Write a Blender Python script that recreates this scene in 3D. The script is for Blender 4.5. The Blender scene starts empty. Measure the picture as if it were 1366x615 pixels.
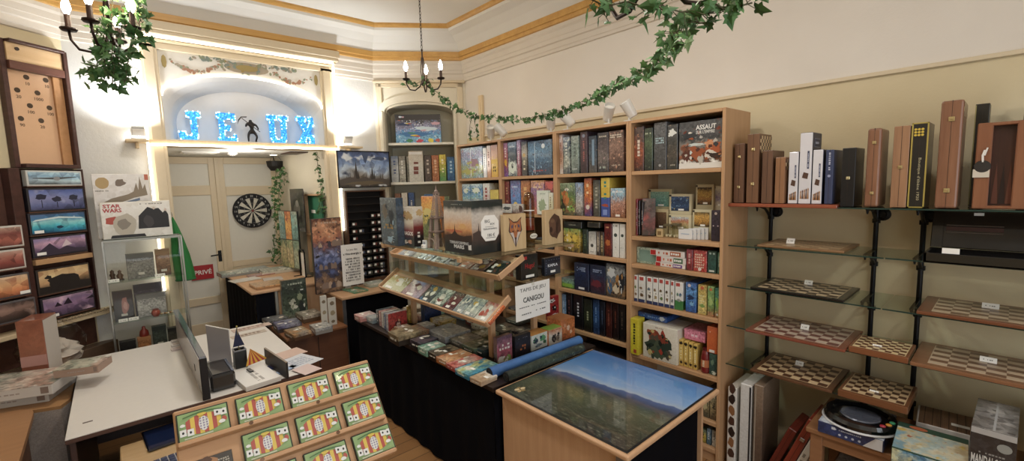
import bpy, bmesh, math, random
from mathutils import Vector, Matrix
random.seed(7)
SC = bpy.context.scene
COL = SC.collection
PI = math.pi
# ---------------------------------------------------------------- camera model (1366x615 frame)
CAM_H = 1.95
FPX = 597.5
_y, _p, _r = [math.radians(a) for a in (41.532, 6.086, -1.648)]
_F = Vector((math.sin(_y)*math.cos(_p), math.cos(_y)*math.cos(_p), -math.sin(_p)))
_R0 = Vector((math.cos(_y), -math.sin(_y), 0))
_U0 = _R0.cross(_F)
_R = _R0*math.cos(_r) + _U0*math.sin(_r)
_U = -_R0*math.sin(_r) + _U0*math.cos(_r)
EYE = Vector((0, 0, CAM_H))
def ray(x, y): return _F + _R*((x-683)/FPX) - _U*((y-307.5)/FPX)
def PX(x, y, X): d = ray(x, y); return EYE + d*(X/d.x)
def PY(x, y, Y): d = ray(x, y); return EYE + d*(Y/d.y)
def PZ(x, y, Z): d = ray(x, y); return EYE + d*((Z-CAM_H)/d.z)
def PD(x, y, D): return EYE + ray(x, y)*D
def PN(x, y, p0, n):
    d = ray(x, y); return EYE + d*((Vector(p0)-EYE).dot(n)/d.dot(n))
cam = bpy.data.cameras.new('camera'); cam.sensor_width = 36; cam.lens = FPX*36/1366; cam.clip_start = .05
camo = bpy.data.objects.new('camera', cam); COL.objects.link(camo)
camo.matrix_world = Matrix(((_R.x, _U.x, -_F.x, 0), (_R.y, _U.y, -_F.y, 0), (_R.z, _U.z, -_F.z, CAM_H), (0, 0, 0, 1)))
SC.camera = camo
SC.view_settings.view_transform = 'Standard'; SC.view_settings.look = 'None'
SC.view_settings.gamma = 1; SC.view_settings.use_curve_mapping = False
SC.view_settings.exposure = 0
# ---------------------------------------------------------------- materials
def lin(c):
    if isinstance(c, str):
        c = c.lstrip('#'); c = [int(c[i:i+2], 16)/255 for i in (0, 2, 4)]
    g = (c[0]*.35+c[1]*.5+c[2]*.15); c = [v*.86+g*.14 for v in c]
    return tuple((v/12.92 if v <= .04045 else ((v+.055)/1.055)**2.4) for v in c) + (1,)
class NT:
    def __init__(s, name):
        s.m = bpy.data.materials.new(name); s.m.use_nodes = True
        s.t = s.m.node_tree; s.n = s.t.nodes; s.b = s.n['Principled BSDF']
    def add(s, typ, **k):
        n = s.n.new(typ)
        for a, v in k.items(): setattr(n, a, v)
        return n
    def link(s, a, b): s.t.links.new(a, b)
    def set(s, k, v): s.b.inputs[k].default_value = v
    def math(s, op, a, b=None, clamp=False):
        n = s.add('ShaderNodeMath', operation=op); n.use_clamp = clamp
        for i, v in enumerate((a, b)):
            if v is None: continue
            if hasattr(v, 'links'): s.link(v, n.inputs[i])
            else: n.inputs[i].default_value = v
        return n.outputs[0]
    def ramp(s, fac, stops, interp='LINEAR'):
        r = s.add('ShaderNodeValToRGB'); cr = r.color_ramp; cr.interpolation = interp
        while len(cr.elements) < len(stops): cr.elements.new(.5)
        for e, (p, c) in zip(cr.elements, stops): e.position = p; e.color = lin(c)
        s.link(fac, r.inputs[0]); return r.outputs[0]
    def noise(s, vec, scale, detail=2, rough=.5):
        n = s.add('ShaderNodeTexNoise'); n.inputs['Scale'].default_value = scale
        n.inputs['Detail'].default_value = detail; n.inputs['Roughness'].default_value = rough
        s.link(vec, n.inputs['Vector']); return n.outputs['Fac']
    def mapping(s, vec, loc=(0, 0, 0), scl=(1, 1, 1)):
        n = s.add('ShaderNodeMapping'); n.inputs['Location'].default_value = loc; n.inputs['Scale'].default_value = scl
        s.link(vec, n.inputs['Vector']); return n.outputs[0]
    def mix(s, fac, a, b):
        n = s.add('ShaderNodeMix', data_type='RGBA')
        for i, v in ((0, fac), (6, a), (7, b)):
            if hasattr(v, 'links'): s.link(v, n.inputs[i])
            else: n.inputs[i].default_value = v if i == 0 else lin(v)
        return n.outputs[2]
    def bump(s, h, strength=.2, dist=.01):
        n = s.add('ShaderNodeBump'); n.inputs['Strength'].default_value = strength; n.inputs['Distance'].default_value = dist
        s.link(h, n.inputs['Height']); s.link(n.outputs[0], s.b.inputs['Normal'])
_mc = {}
def plain(c, rough=.5, metal=0, coat=0, spec=.5):
    k = ('p', c, rough, metal, coat, spec)
    if k not in _mc:
        t = NT('plain'); n = t.add('ShaderNodeTexCoord')
        f = t.noise(n.outputs['Object'], 35, 2)
        b = lin(c); lo = [max(0, v*.94) for v in b[:3]]+[1]
        r = t.add('ShaderNodeValToRGB'); r.color_ramp.elements[0].color = lo; r.color_ramp.elements[1].color = b
        t.link(f, r.inputs[0]); t.link(r.outputs[0], t.b.inputs['Base Color'])
        t.set('Roughness', rough); t.set('Metallic', metal); t.set('Coat Weight', coat); t.set('Coat Roughness', .06); t.set('Specular IOR Level', spec)
        _mc[k] = t.m
    return _mc[k]
def emis(c, strength, base=None):
    k = ('e', c, strength)
    if k not in _mc:
        t = NT('glow'); t.set('Base Color', lin(base or c)); t.set('Emission Color', lin(c)); t.set('Emission Strength', strength)
        _mc[k] = t.m
    return _mc[k]
def glass(c='#eef6f2', rough=.0, mix=.9):
    k = ('g', c, rough, mix)
    if k not in _mc:
        t = NT('glass'); tr = t.add('ShaderNodeBsdfTransparent'); tr.inputs[0].default_value = lin(c)
        gl = t.add('ShaderNodeBsdfGlossy'); gl.inputs['Roughness'].default_value = rough+.01
        fr = t.add('ShaderNodeFresnel'); fr.inputs[0].default_value = 1.45
        ge = t.add('ShaderNodeNewGeometry'); f2 = t.math('MULTIPLY', t.math('MULTIPLY', fr.outputs[0], mix), t.math('SUBTRACT', 1.0, ge.outputs['Backfacing']))
        mx = t.add('ShaderNodeMixShader'); t.link(f2, mx.inputs[0]); t.link(tr.outputs[0], mx.inputs[1]); t.link(gl.outputs[0], mx.inputs[2])
        t.link(mx.outputs[0], t.n['Material Output'].inputs[0]); _mc[k] = t.m
    return _mc[k]
def wood(c1, c2, axis='z', rough=.45, scale=1.0, coat=0):
    k = ('w', c1, c2, axis, rough, scale, coat)
    if k not in _mc:
        t = NT('wood'); n = t.add('ShaderNodeTexCoord')
        s = {'x': (1.5, 26, 26), 'y': (26, 1.5, 26), 'z': (26, 26, 1.5)}[axis]
        v = t.mapping(n.outputs['Object'], (.3, .7, .1), tuple(a*scale for a in s))
        f = t.noise(v, 1.0, 4, .6); f2 = t.noise(v, 5.0, 2, .6)
        g = t.math('ADD', t.math('MULTIPLY', f, .75), t.math('MULTIPLY', f2, .25))
        t.link(t.ramp(g, [(.3, c1), (.7, c2)]), t.b.inputs['Base Color']); t.set('Roughness', rough); t.set('Coat Weight', coat)
        t.bump(f2, .05, .002); _mc[k] = t.m
    return _mc[k]
_seed = [0]
def art(stops, axis='z', amt=.35, scale=22, blots=(), rough=.38, coat=.5, interp='LINEAR', fine=.6):
    """printed cardboard: bands along one axis broken up by noise, with patches of other inks"""
    _seed[0] += 1; sd = _seed[0]*3.17
    t = NT('print'); n = t.add('ShaderNodeTexCoord')
    sep = t.add('ShaderNodeSeparateXYZ'); t.link(n.outputs['Generated'], sep.inputs[0])
    ob = t.mapping(n.outputs['Object'], (sd, sd*.7, sd*1.3))
    f = t.noise(ob, scale, 3, .6)
    v = t.math('ADD', sep.outputs['xyz'.index(axis)], t.math('MULTIPLY', t.math('SUBTRACT', f, .5), amt*2.2), True)
    if not isinstance(stops[0], tuple):
        m = max(1, len(stops)-1); stops = [(i/m, c) for i, c in enumerate(stops)]
    c = t.ramp(v, stops, interp)
    for i, bl in enumerate(blots):
        col, th = bl[0], bl[1]; sc = bl[2] if len(bl) > 2 else scale*1.3
        f2 = t.noise(t.mapping(ob, (7.7*(i+1), 3.1*i, 5.5)), sc, 2, .55)
        mk = t.math('MULTIPLY', t.math('SUBTRACT', f2, th), 14, True)
        c = t.mix(mk, c, col)
    fine = min(fine, .15 if amt <= .1 else 1); lum = [sum(lin(q[1])[:3])/3 for q in stops]
    if sum(lum)/len(lum) > .4: fine = min(fine, .2)
    if fine:
        vo = t.add('ShaderNodeTexVoronoi'); vo.inputs['Scale'].default_value = scale*3.2; t.link(t.mapping(ob, (1.7, 9.1, 4.4)), vo.inputs['Vector'])
        g = t.add('ShaderNodeSeparateColor'); t.link(vo.outputs['Color'], g.inputs[0]); q = t.noise(t.mapping(ob, (2.2, 6.1, 3.4)), scale*2.6, 4, .7)
        w = t.math('ADD', t.math('MULTIPLY', g.outputs[0], .5), t.math('MULTIPLY', q, .5))
        sc_ = t.ramp(w, [(.2, '#5c5c5c'), (.5, '#c8c8c8'), (.62, '#d2d2d2'), (.8, '#ffffff')])
        n3 = t.add('ShaderNodeMix', data_type='RGBA', blend_type='OVERLAY'); n3.inputs[0].default_value = fine; t.link(c, n3.inputs[6]); t.link(sc_, n3.inputs[7]); c = n3.outputs[2]
    t.link(c, t.b.inputs['Base Color']); t.set('Roughness', rough); t.set('Coat Weight', coat); t.set('Coat Roughness', .08)
    return t.m
# ---------------------------------------------------------------- mesh builder
class MB:
    def __init__(s): s.bm = bmesh.new()
    def _mi(s, faces, mi):
        for f in faces: f.material_index = mi
    def box(s, x0, x1, y0, y1, z0, z1, bev=0, mi=0, M=None, seg=1):
        b = s.bm
        vs = [b.verts.new((x, y, z)) for x in (x0, x1) for y in (y0, y1) for z in (z0, z1)]
        q = [(0, 1, 3, 2), (4, 6, 7, 5), (0, 4, 5, 1), (2, 3, 7, 6), (0, 2, 6, 4), (1, 5, 7, 3)]
        fs = [b.faces.new([vs[i] for i in a]) for a in q]
        s._mi(fs, mi)
        if M is not None:
            for v in vs: v.co = M @ v.co
        if bev > 0:
            es = list({e for f in fs for e in f.edges})
            r = bmesh.ops.bevel(b, geom=es, offset=bev, segments=seg, affect='EDGES', profile=.5)
            s._mi(r['faces'], mi)
        return s
    def cyl(s, p0, p1, r0, r1=None, seg=12, mi=0, caps=True):
        return s.tube([p0, p1], [r0, r0 if r1 is None else r1], seg, mi, caps)
    def tube(s, pts, r, seg=8, mi=0, caps=True, closed=False):
        b = s.bm; pts = [Vector(p) for p in pts]; n = len(pts)
        rs = r if isinstance(r, (list, tuple)) else [r]*n
        rings = []; prev = None
        for i, p in enumerate(pts):
            if closed: t = pts[(i+1) % n]-pts[i-1]
            else: t = pts[min(i+1, n-1)]-pts[max(i-1, 0)]
            if t.length < 1e-9: t = Vector((0, 0, 1))
            t.normalize()
            if prev is None:
                a = Vector((0, 0, 1)) if abs(t.z) < .9 else Vector((1, 0, 0))
                u = t.cross(a).normalized()
            else:
                u = (prev - t*prev.dot(t))
                u = u.normalized() if u.length > 1e-6 else t.orthogonal().normalized()
            prev = u; w = t.cross(u)
            rings.append([b.verts.new(p + (u*math.cos(2*PI*k/seg)+w*math.sin(2*PI*k/seg))*rs[i]) for k in range(seg)])
        fs = []
        m = n if closed else n-1
        for i in range(m):
            A, B = rings[i], rings[(i+1) % n]
            for k in range(seg):
                fs.append(b.faces.new((A[k], A[(k+1) % seg], B[(k+1) % seg], B[k])))
        if caps and not closed:
            fs.append(b.faces.new(list(reversed(rings[0])))); fs.append(b.faces.new(rings[-1]))
        s._mi(fs, mi); return s
    def lathe(s, prof, c=(0, 0, 0), seg=20, mi=0, M=None):
        b = s.bm; c = Vector(c); rings = []
        for r, z in prof:
            if r < 1e-6: rings.append([b.verts.new(c+Vector((0, 0, z)))])
            else: rings.append([b.verts.new(c+Vector((r*math.cos(2*PI*k/seg), r*math.sin(2*PI*k/seg), z))) for k in range(seg)])
        fs = []
        for A, B in zip(rings, rings[1:]):
            for k in range(seg):
                l = (k+1) % seg
                if len(A) == 1 and len(B) == 1: continue
                if len(A) == 1: fs.append(b.faces.new((A[0], B[l], B[k])))
                elif len(B) == 1: fs.append(b.faces.new((A[k], A[l], B[0])))
                else: fs.append(b.faces.new((A[k], A[l], B[l], B[k])))
        if M is not None:
            for R in rings:
                for v in R: v.co = M @ v.co
        s._mi(fs, mi); return s
    def poly(s, pts, mi=0, ex=None):
        """a polygon, given thickness by the vector ex"""
        b = s.bm; vs = [b.verts.new(Vector(p)) for p in pts]
        fs = [b.faces.new(vs)]
        if ex is not None:
            ex = Vector(ex); v2 = [b.verts.new(v.co+ex) for v in vs]
            fs.append(b.faces.new(list(reversed(v2)))); n = len(vs)
            for i in range(n): fs.append(b.faces.new((vs[i], v2[i], v2[(i+1) % n], vs[(i+1) % n])))
        s._mi(fs, mi); return s
    def strip(s, A, B, mi=0):
        b = s.bm; a = [b.verts.new(Vector(p)) for p in A]; c = [b.verts.new(Vector(p)) for p in B]
        s._mi([b.faces.new((a[i], a[i+1], c[i+1], c[i])) for i in range(len(a)-1)], mi); return s
    def ball(s, c, r, mi=0, sc=(1, 1, 1), seg=12):
        r_ = bmesh.ops.create_uvsphere(s.bm, u_segments=seg, v_segments=max(6, seg//2), radius=r)
        fs = set()
        for v in r_['verts']:
            v.co = Vector((v.co.x*sc[0], v.co.y*sc[1], v.co.z*sc[2]))+Vector(c)
            fs.update(v.link_faces)
        s._mi(fs, mi); return s
    def build(s, name, mats, parent=None, loc=None, rotz=0, smooth=False, M=None):
        bmesh.ops.recalc_face_normals(s.bm, faces=s.bm.faces[:])
        me = bpy.data.meshes.new(name); s.bm.to_mesh(me); s.bm.free()
        for m in (mats if isinstance(mats, (list, tuple)) else [mats]): me.materials.append(m)
        if smooth:
            for p in me.polygons: p.use_smooth = True
        o = bpy.data.objects.new(name, me); COL.objects.link(o)
        if parent is not None: o.parent = parent
        if M is not None: o.matrix_local = M
        else:
            if loc is not None: o.location = loc
            o.rotation_euler = (0, 0, rotz)
        return o
def tag(o, label=None, cat=None, group=None, kind=None):
    for k, v in (('label', label), ('category', cat), ('group', group), ('kind', kind)):
        if v: o[k] = v
    return o
def thing(name, label, cat, loc=(0, 0, 0), rotz=0, group=None, M=None):
    o = bpy.data.objects.new(name, None); o.empty_display_size = .05; COL.objects.link(o)
    if M is not None: o.matrix_world = M
    else: o.location = loc; o.rotation_euler = (0, 0, rotz)
    return tag(o, label, cat, group)
def struct(o): o['kind'] = 'structure'; return o
def copy_tree(o, parent=None):
    c = o.copy(); COL.objects.link(c)
    if parent is not None: c.parent = parent
    for ch in list(o.children): copy_tree(ch, c)
    return c
def frame(origin, xd, yd):
    xd = Vector(xd).normalized(); yd = Vector(yd); yd = (yd-xd*yd.dot(xd)).normalized(); zd = xd.cross(yd)
    o = Vector(origin)
    return Matrix(((xd.x, yd.x, zd.x, o.x), (xd.y, yd.y, zd.y, o.y), (xd.z, yd.z, zd.z, o.z), (0, 0, 0, 1)))
FACE = {'-x': ((0, -1, 0), (0, 0, 1)), '-y': ((1, 0, 0), (0, 0, 1)), 'top': ((0, -1, 0), (1, 0, 0)), 'topy': ((1, 0, 0), (0, 1, 0)),
        'spine-x': ((0, 0, -1), (0, -1, 0)), 'spineup-x': ((0, 0, 1), (0, 1, 0)), 'spine-y': ((0, 0, -1), (1, 0, 0))}
def text(s, parent, mat, face, origin, w=None, h=None, name='lettering', bold=0, depth=.0008, squash=True):
    """real letters lying on one face of a thing; origin is the centre of the word"""
    cu = bpy.data.curves.new('t', 'FONT'); cu.body = s; cu.align_x = 'CENTER'; cu.align_y = 'CENTER'; cu.extrude = depth/2
    cu.offset = bold; cu.resolution_u = 2
    t = bpy.data.objects.new('t', cu); COL.objects.link(t)
    dg = bpy.context.evaluated_depsgraph_get(); me = bpy.data.meshes.new_from_object(t.evaluated_get(dg))
    bpy.data.objects.remove(t); bpy.data.curves.remove(cu)
    xs = [v.co.x for v in me.vertices]; ys = [v.co.y for v in me.vertices]
    W, H = max(xs)-min(xs), max(ys)-min(ys); cx, cy = (max(xs)+min(xs))/2, (max(ys)+min(ys))/2
    sx = w/W if w else None; sy = h/H if h else None
    if sx is None: sx = sy
    if sy is None: sy = sx
    for v in me.vertices: v.co.x = (v.co.x-cx)*sx; v.co.y = (v.co.y-cy)*sy
    me.materials.clear(); me.materials.append(mat)
    o = bpy.data.objects.new(name, me); COL.objects.link(o)
    if parent is not None: o.parent = parent
    xd, yd = FACE[face] if isinstance(face, str) else face
    o.matrix_local = frame(origin, xd, yd)
    return o
def glyphs(parent, mat, face, origin, w, h, n, rows=1, seed=1, name='print_marks', depth=.0006):
    """lettering too small to read: rows of little strokes on one face"""
    rd = random.Random(seed); m = MB(); rh = h/rows
    for r in range(rows):
        x = -w/2; yc = h/2-rh*(r+.5); step = w/n
        while x < w/2-step*.3:
            gw = step*rd.uniform(.45, .85)
            if rd.random() > .15:
                m.box(x, min(x+gw, w/2), yc-rh*.32*rd.uniform(.8, 1.1), yc+rh*.32*rd.uniform(.8, 1.1), 0, depth)
            x += step
    if not m.bm.verts: m.box(-w/2, w/2, -rh*.3, rh*.3, 0, depth)
    xd, yd = FACE[face] if isinstance(face, str) else face
    return m.build(name, mat, parent, M=frame(origin, xd, yd))
def patch(parent, mat, face, origin, w, h, name='print_panel', depth=.0007, shape='rect', bev=0):
    m = MB()
    if shape == 'rect': m.box(-w/2, w/2, -h/2, h/2, 0, depth)
    else: m.poly([(w/2*math.cos(2*PI*k/24), h/2*math.sin(2*PI*k/24), 0) for k in range(24)], ex=(0, 0, depth))
    xd, yd = FACE[face] if isinstance(face, str) else face
    return m.build(name, mat, parent, M=frame(origin, xd, yd))
def polys(parent, mats, face, origin, shapes, name='print_picture', depth=.0006, sx=1, sy=1):
    """flat printed shapes; shapes = [(material index, [(u,v),...])]"""
    m = MB()
    for i, (mi, pts) in enumerate(shapes):
        m.poly([(u*sx, v*sy, i*.00015) for u, v in pts], mi, (0, 0, depth))
    xd, yd = FACE[face] if isinstance(face, str) else face
    return m.build(name, mats, parent, M=frame(origin, xd, yd))
def blob(cx, cy, rx, ry, n=14, jit=.15, seed=0):
    rd = random.Random(seed)
    return [(cx+rx*math.cos(2*PI*k/n)*(1+rd.uniform(-jit, jit)), cy+ry*math.sin(2*PI*k/n)*(1+rd.uniform(-jit, jit))) for k in range(n)]
# shared colours
BEECH = lambda ax: wood('#b5875b', '#c6986b', ax)
BEECH_L = lambda ax: wood('#c0926a', '#d0a47a', ax)
DARKW = lambda ax: wood('#3a211a', '#4f2e23', ax)
REDW = lambda ax: wood('#6e3420', '#8a4a2e', ax, .35, 1, .3)
BROWNW = lambda ax: wood('#7d5233', '#96673f', ax, .35, 1, .2)
BLACK = plain('#0d0d10', .45); BLACKCLOTH = plain('#0a0a10', .95, spec=.1)
WHITE = plain('#e9e6e0', .45); PAPER = plain('#f1efea', .6); TAGW = plain('#f4f3ee', .4)
IRON = plain('#17171a', .45, .6); CHROME = plain('#c9ccd0', .25, .9)
INK = plain('#22201f', .6); RED = plain('#b5221f', .45)
GLASS = glass()
# ================================================================= THE SETTING
WALLW = 3.42
POLY = [Vector((3.42, 4.67)), Vector((2.5, 5.3)), Vector((-.2, 5.3)), Vector((-2.4, 3.58)), Vector((-2.4, -2.5)), Vector((3.42, -2.5))]
def inset(o):
    out = []; n = len(POLY)
    for i in range(n):
        a, b, c = POLY[i-1], POLY[i], POLY[(i+1) % n]
        d1 = (b-a).normalized(); d2 = (c-b).normalized()
        n1 = Vector((-d1.y, d1.x)); n2 = Vector((-d2.y, d2.x))
        bis = (n1+n2).normalized(); out.append(b+bis*(o/bis.dot(n1)))
    return out
def plaster(c, c2, rough=.85, bump=.25, scale=60):
    t = NT('plaster'); n = t.add('ShaderNodeTexCoord')
    f = t.noise(n.outputs['Object'], 1.7, 3); g = t.noise(n.outputs['Object'], scale, 3, .6)
    t.link(t.ramp(f, [(.3, c), (.7, c2)]), t.b.inputs['Base Color']); t.set('Roughness', rough); t.bump(g, bump, .004)
    return t.m
M_WALL_UP = plaster('#dbd2c6', '#e1d9ce'); M_WALL_LOW = plaster('#d0be96', '#d8c8a2')
M_WALL_WHITE = plaster('#dcdad4', '#e2e0da', .8, .5, 45); M_CEIL = plaster('#dedcd6', '#e4e2dc', .9, .05)
M_CREAM = plain('#d9c6a4', .45); M_CREAM2 = plain('#dfd5bd', .5); M_CORN = plaster('#d3c8b8', '#dad0c2', .7, .04)
M_GOLD = wood('#c08a3c', '#d9a552', 'x', .4, .4); M_TAN = wood('#d9bc8e', '#e2caa0', 'z')
# floor: planks
t = NT('floorboards'); n = t.add('ShaderNodeTexCoord')
br = t.add('ShaderNodeTexBrick'); br.inputs['Scale'].default_value = 1; br.inputs['Brick Width'].default_value = 1.1; br.inputs['Row Height'].default_value = .12
br.inputs['Mortar Size'].default_value = .003
for i, c in (('Color1', '#9a6c3c'), ('Color2', '#8a5d32'), ('Mortar', '#4a311c')): br.inputs[i].default_value = lin(c)
t.link(n.outputs['Object'], br.inputs['Vector']); t.link(br.outputs['Color'], t.b.inputs['Base Color']); t.set('Roughness', .45)
M_FLOOR = t.m
m = MB(); m.poly([(-2.4, -2.5, 0), (3.42, -2.5, 0), (3.42, 7.1, 0), (-2.4, 7.1, 0)], ex=(0, 0, -.1)); struct(m.build('floor', M_FLOOR))
pi_ = inset(.38); m = MB(); m.poly([(p.x, p.y, 3.788) for p in pi_], ex=(0, 0, .1)); struct(m.build('ceiling', M_CEIL))
def sweep(name, prof, mat):
    m = MB(); rings = []
    for o, z in prof: rings.append([m.bm.verts.new((p.x, p.y, z)) for p in inset(o)])
    for A, B in zip(rings, rings[1:]):
        for i in range(len(A)): m.bm.faces.new((A[i], A[(i+1) % len(A)], B[(i+1) % len(A)], B[i]))
    return struct(m.build(name, mat))
sweep('trim_1', [(0, 3.22), (.018, 3.225), (.022, 3.25), (.028, 3.255), (.03, 3.30), (.045, 3.31), (.05, 3.345), (.055, 3.35), (.06, 3.40), (.075, 3.42), (.08, 3.45)], M_CORN)
sweep('trim_2', [(.08, 3.45), (.10, 3.455), (.105, 3.485), (.118, 3.49), (.125, 3.545), (.11, 3.55)], M_GOLD)
sweep('trim_3', [(.11, 3.55), (.17, 3.63), (.25, 3.69), (.335, 3.72), (.345, 3.745)], M_CEIL)
sweep('trim_4', [(.345, 3.745), (.36, 3.75), (.375, 3.768), (.38, 3.79)], M_GOLD)
def wall(name, a, b, z0, z1, mat, th=.1):
    a, b = Vector(a), Vector(b); d = (b-a).normalized(); o = Vector((d.y, -d.x))*th
    m = MB(); m.poly([(a.x, a.y, z0), (b.x, b.y, z0), (b.x+o.x, b.y+o.y, z0), (a.x+o.x, a.y+o.y, z0)], ex=(0, 0, z1-z0))
    return struct(m.build(name, mat))
RAILZ = PX(1106, 109, 3.41).z
def rw(z0, z1, m, mi): m.box(3.42, 3.5, -2.5, 4.67, z0, z1, mi=mi)
m = MB(); rw(0, RAILZ, m, 0); rw(RAILZ, 3.6, m, 1); struct(m.build('wall_right', [M_WALL_LOW, M_WALL_UP]))
m = MB(); m.box(3.402, 3.42, -2.5, 4.3, RAILZ-.012, RAILZ+.012, .003); struct(m.build('trim_5', M_CREAM))
m = MB(); yy = PX(642, 150, 3.4).y; m.box(3.38, 3.42, yy-.035, yy+.035, 0, PX(642, 127, 3.4).z, .006); m.box(3.37, 3.382, yy-.012, yy+.02, 0, PX(642, 128, 3.4).z, .004)
struct(m.build('trim_6', M_TAN))
m = MB(); m.box(-.2, .36, 5.3, 5.4, 0, 3.6); m.box(1.92, 2.5, 5.3, 5.4, 0, 3.6); m.box(.36, 1.92, 5.3, 5.4, 3.2, 3.6); struct(m.build('wall_back', M_WALL_WHITE))
wall('wall_left_corner', (-.2, 5.3), (-2.4, 3.58), 0, 3.6, M_WALL_LOW)
wall('wall_left', (-2.4, 3.58), (-2.4, -2.5), 0, 3.6, M_WALL_LOW)
m = MB(); m.box(-2.4, -1.6, -2.6, -2.5, 0, 3.6); m.box(2.4, 3.42, -2.6, -2.5, 0, 3.6); m.box(-1.6, 2.4, -2.6, -2.5, 0, .5); m.box(-1.6, 2.4, -2.6, -2.5, 2.9, 3.6)
struct(m.build('wall_front', M_WALL_LOW))
m = MB(); m.box(-1.6, 2.4, -2.58, -2.57, .5, 2.9); w_ = struct(m.build('window_1', GLASS))  # unseen window behind the camera, added for its light
m = MB()
for x in (-1.6, -.28, 1.04, 2.36): m.box(x, x+.05, -2.6, -2.54, .5, 2.9)
m.box(-1.6, 2.4, -2.6, -2.54, .5, .55); m.box(-1.6, 2.4, -2.6, -2.54, 2.85, 2.9); m.build('window_frame', M_TAN, w_)
# ---- corner wall with the arched niche
NC = Vector((2.5, 5.3, 0)); ND = Vector((.92, -.63, 0)).normalized(); NN = Vector((-.63, -.92, 0)).normalized()   # along, into the room
NL = Vector((.92, -.63, 0)).length
def nu(px, py, off=0):
    p = PN(px, py, NC+NN*off, NN); return (p-NC).dot(ND), p.z
u0 = nu(518, 200)[0]; u1 = nu(606, 200)[0]; zt = nu(562, 139)[1]; zs_ = nu(522, 151)[1]
NM = frame(NC, ND, (0, 0, 1))           # local x along the wall, y up, z into the room
print('niche', u0, u1, zt, zs_)
def arch_pts(x0, x1, zs, zt, n=18):
    c = (x0+x1)/2; r = (x1-x0)/2
    return [(c-r*math.cos(PI*k/n), zs+(zt-zs)*math.sin(PI*k/n)**.8) for k in range(n+1)]
ap = arch_pts(u0, u1, zs_, zt)
m = MB()
m.box(-.02, u0, 0, 3.6, -.1, 0); m.box(u1, NL+.02, 0, 3.6, -.1, 0)
m.strip([(x, z, 0) for x, z in ap], [(x, 3.6, 0) for x, z in ap]); m.strip([(x, z, 0) for x, z in ap], [(x, z, -.4) for x, z in ap])
struct(m.build('wall_corner', M_CREAM2, M=NM))
m = MB(); m.box(u0, u1, 0, zt+.02, -.42, -.4); m.box(u0-.02, u0, 0, zt, -.4, 0); m.box(u1, u1+.02, 0, zt, -.4, 0); m.box(u0-.02, u1+.02, zt, zt+.02, -.4, -.001)
struct(m.build('wall_niche', plain('#cfc8b0', .6), M=NM))
m = MB()
for a, b in ((u0-.02, u0-.085), (u1+.01, u1+.05)):
    m.box(min(a, b), max(a, b), 0, zs_+.02, 0, .03, .008); m.box(min(a, b)+.02, max(a, b)-.015, 0, zs_+.02, .028, .045, .006)
o1 = arch_pts(u0-.02, u1+.02, zs_, zt+.03); o2 = arch_pts(u0-.085, u1+.06, zs_+.02, zt+.12)
m.strip([(x, z, .03) for x, z in o1], [(x, z, .03) for x, z in o2]); m.strip([(x, z, 0) for x, z in o1], [(x, z, .03) for x, z in o1]); m.strip([(x, z, 0) for x, z in o2], [(x, z, .03) for x, z in o2])
struct(m.build('trim_7', M_CREAM2, M=NM))
zp0 = zt+.14; zp1 = 3.2
m = MB()
for a in ((.03, NL-.03, zp1-.05, zp1), (.03, .1, .1, zp1), (NL-.1, NL-.03, zp0-.2, zp1)): m.box(a[0], a[1], a[2], a[3], 0, .025, .006)
m.box(.0, NL, zp1, zp1+.03, 0, .05, .008)
struct(m.build('trim_8', M_CREAM, M=NM))
NSH = [nu(562, y, -.0)[1] for y in (190, 242.5, 296)]
r = thing('niche_shelf_unit', 'white painted shelf boards fitted inside the arched corner niche', 'shelves', M=NM)
for z in NSH+[NSH[-1]-.33, NSH[-1]-.66]: MB().box(u0+.002, u1-.002, z-.03, z, -.395, -.01, .003).build('shelf', plain('#e6e2d2', .5), r)
# ---- the portal with its arched lunette
PY0 = 5.22
m = MB()
m.box(.29, .42, PY0, 5.31, 0, 3.28, .006); m.box(1.85, 1.98, PY0, 5.31, 0, 3.28, .006)
m.box(.315, .395, PY0-.012, PY0, 0, 3.25, .004); m.box(1.875, 1.955, PY0-.012, PY0, 0, 3.25, .004)
m.box(.29, 1.98, PY0, 5.31, 3.24, 3.3, .006)
for i, (d, z0, z1) in enumerate(((.03, 3.3, 3.325), (.05, 3.325, 3.35), (.085, 3.35, 3.385), (.1, 3.385, 3.46))): m.box(.29-d*.6, 1.98+d*.6, PY0-d, 5.31, z0, z1, .006)
struct(m.build('trim_9', M_CREAM))
def ell(cx, cz, rx, rz, zb, n=28):
    return [(cx-rx, zb)]+[(cx-rx*math.cos(PI*k/n), cz+rz*math.sin(PI*k/n)) for k in range(n+1)]+[(cx+rx, zb)]
OUT = ell(1.135, 2.83, .715, .25, 2.43); INN = ell(1.135, 2.62, .60, .36, 2.43)
m = MB()
arc = OUT[1:-1]
m.strip([(x, 5.25, z) for x, z in arc], [(x, 5.25, 3.26) for x, z in arc], 0)
prof = [(0, 5.25), (.12, 5.27), (.35, 5.31), (.62, 5.37), (.85, 5.44), (1, 5.5)]
for (a, ya), (b, yb) in zip(prof, prof[1:]):
    m.strip([(o[0]*(1-a)+i[0]*a, ya, o[1]*(1-a)+i[1]*a) for o, i in zip(OUT, INN)], [(o[0]*(1-b)+i[0]*b, yb, o[1]*(1-b)+i[1]*b) for o, i in zip(OUT, INN)], 1)
m.poly([(x, 5.5, z) for x, z in INN], 1)
struct(m.build('wall_lunette', [plain('#dfdad0', .6), plain('#dcd8d4', .6)]))
m = MB(); m.box(.29, 1.98, PY0-.03, 5.52, 2.385, 2.43, .004); struct(m.build('trim_10', M_TAN))
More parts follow.
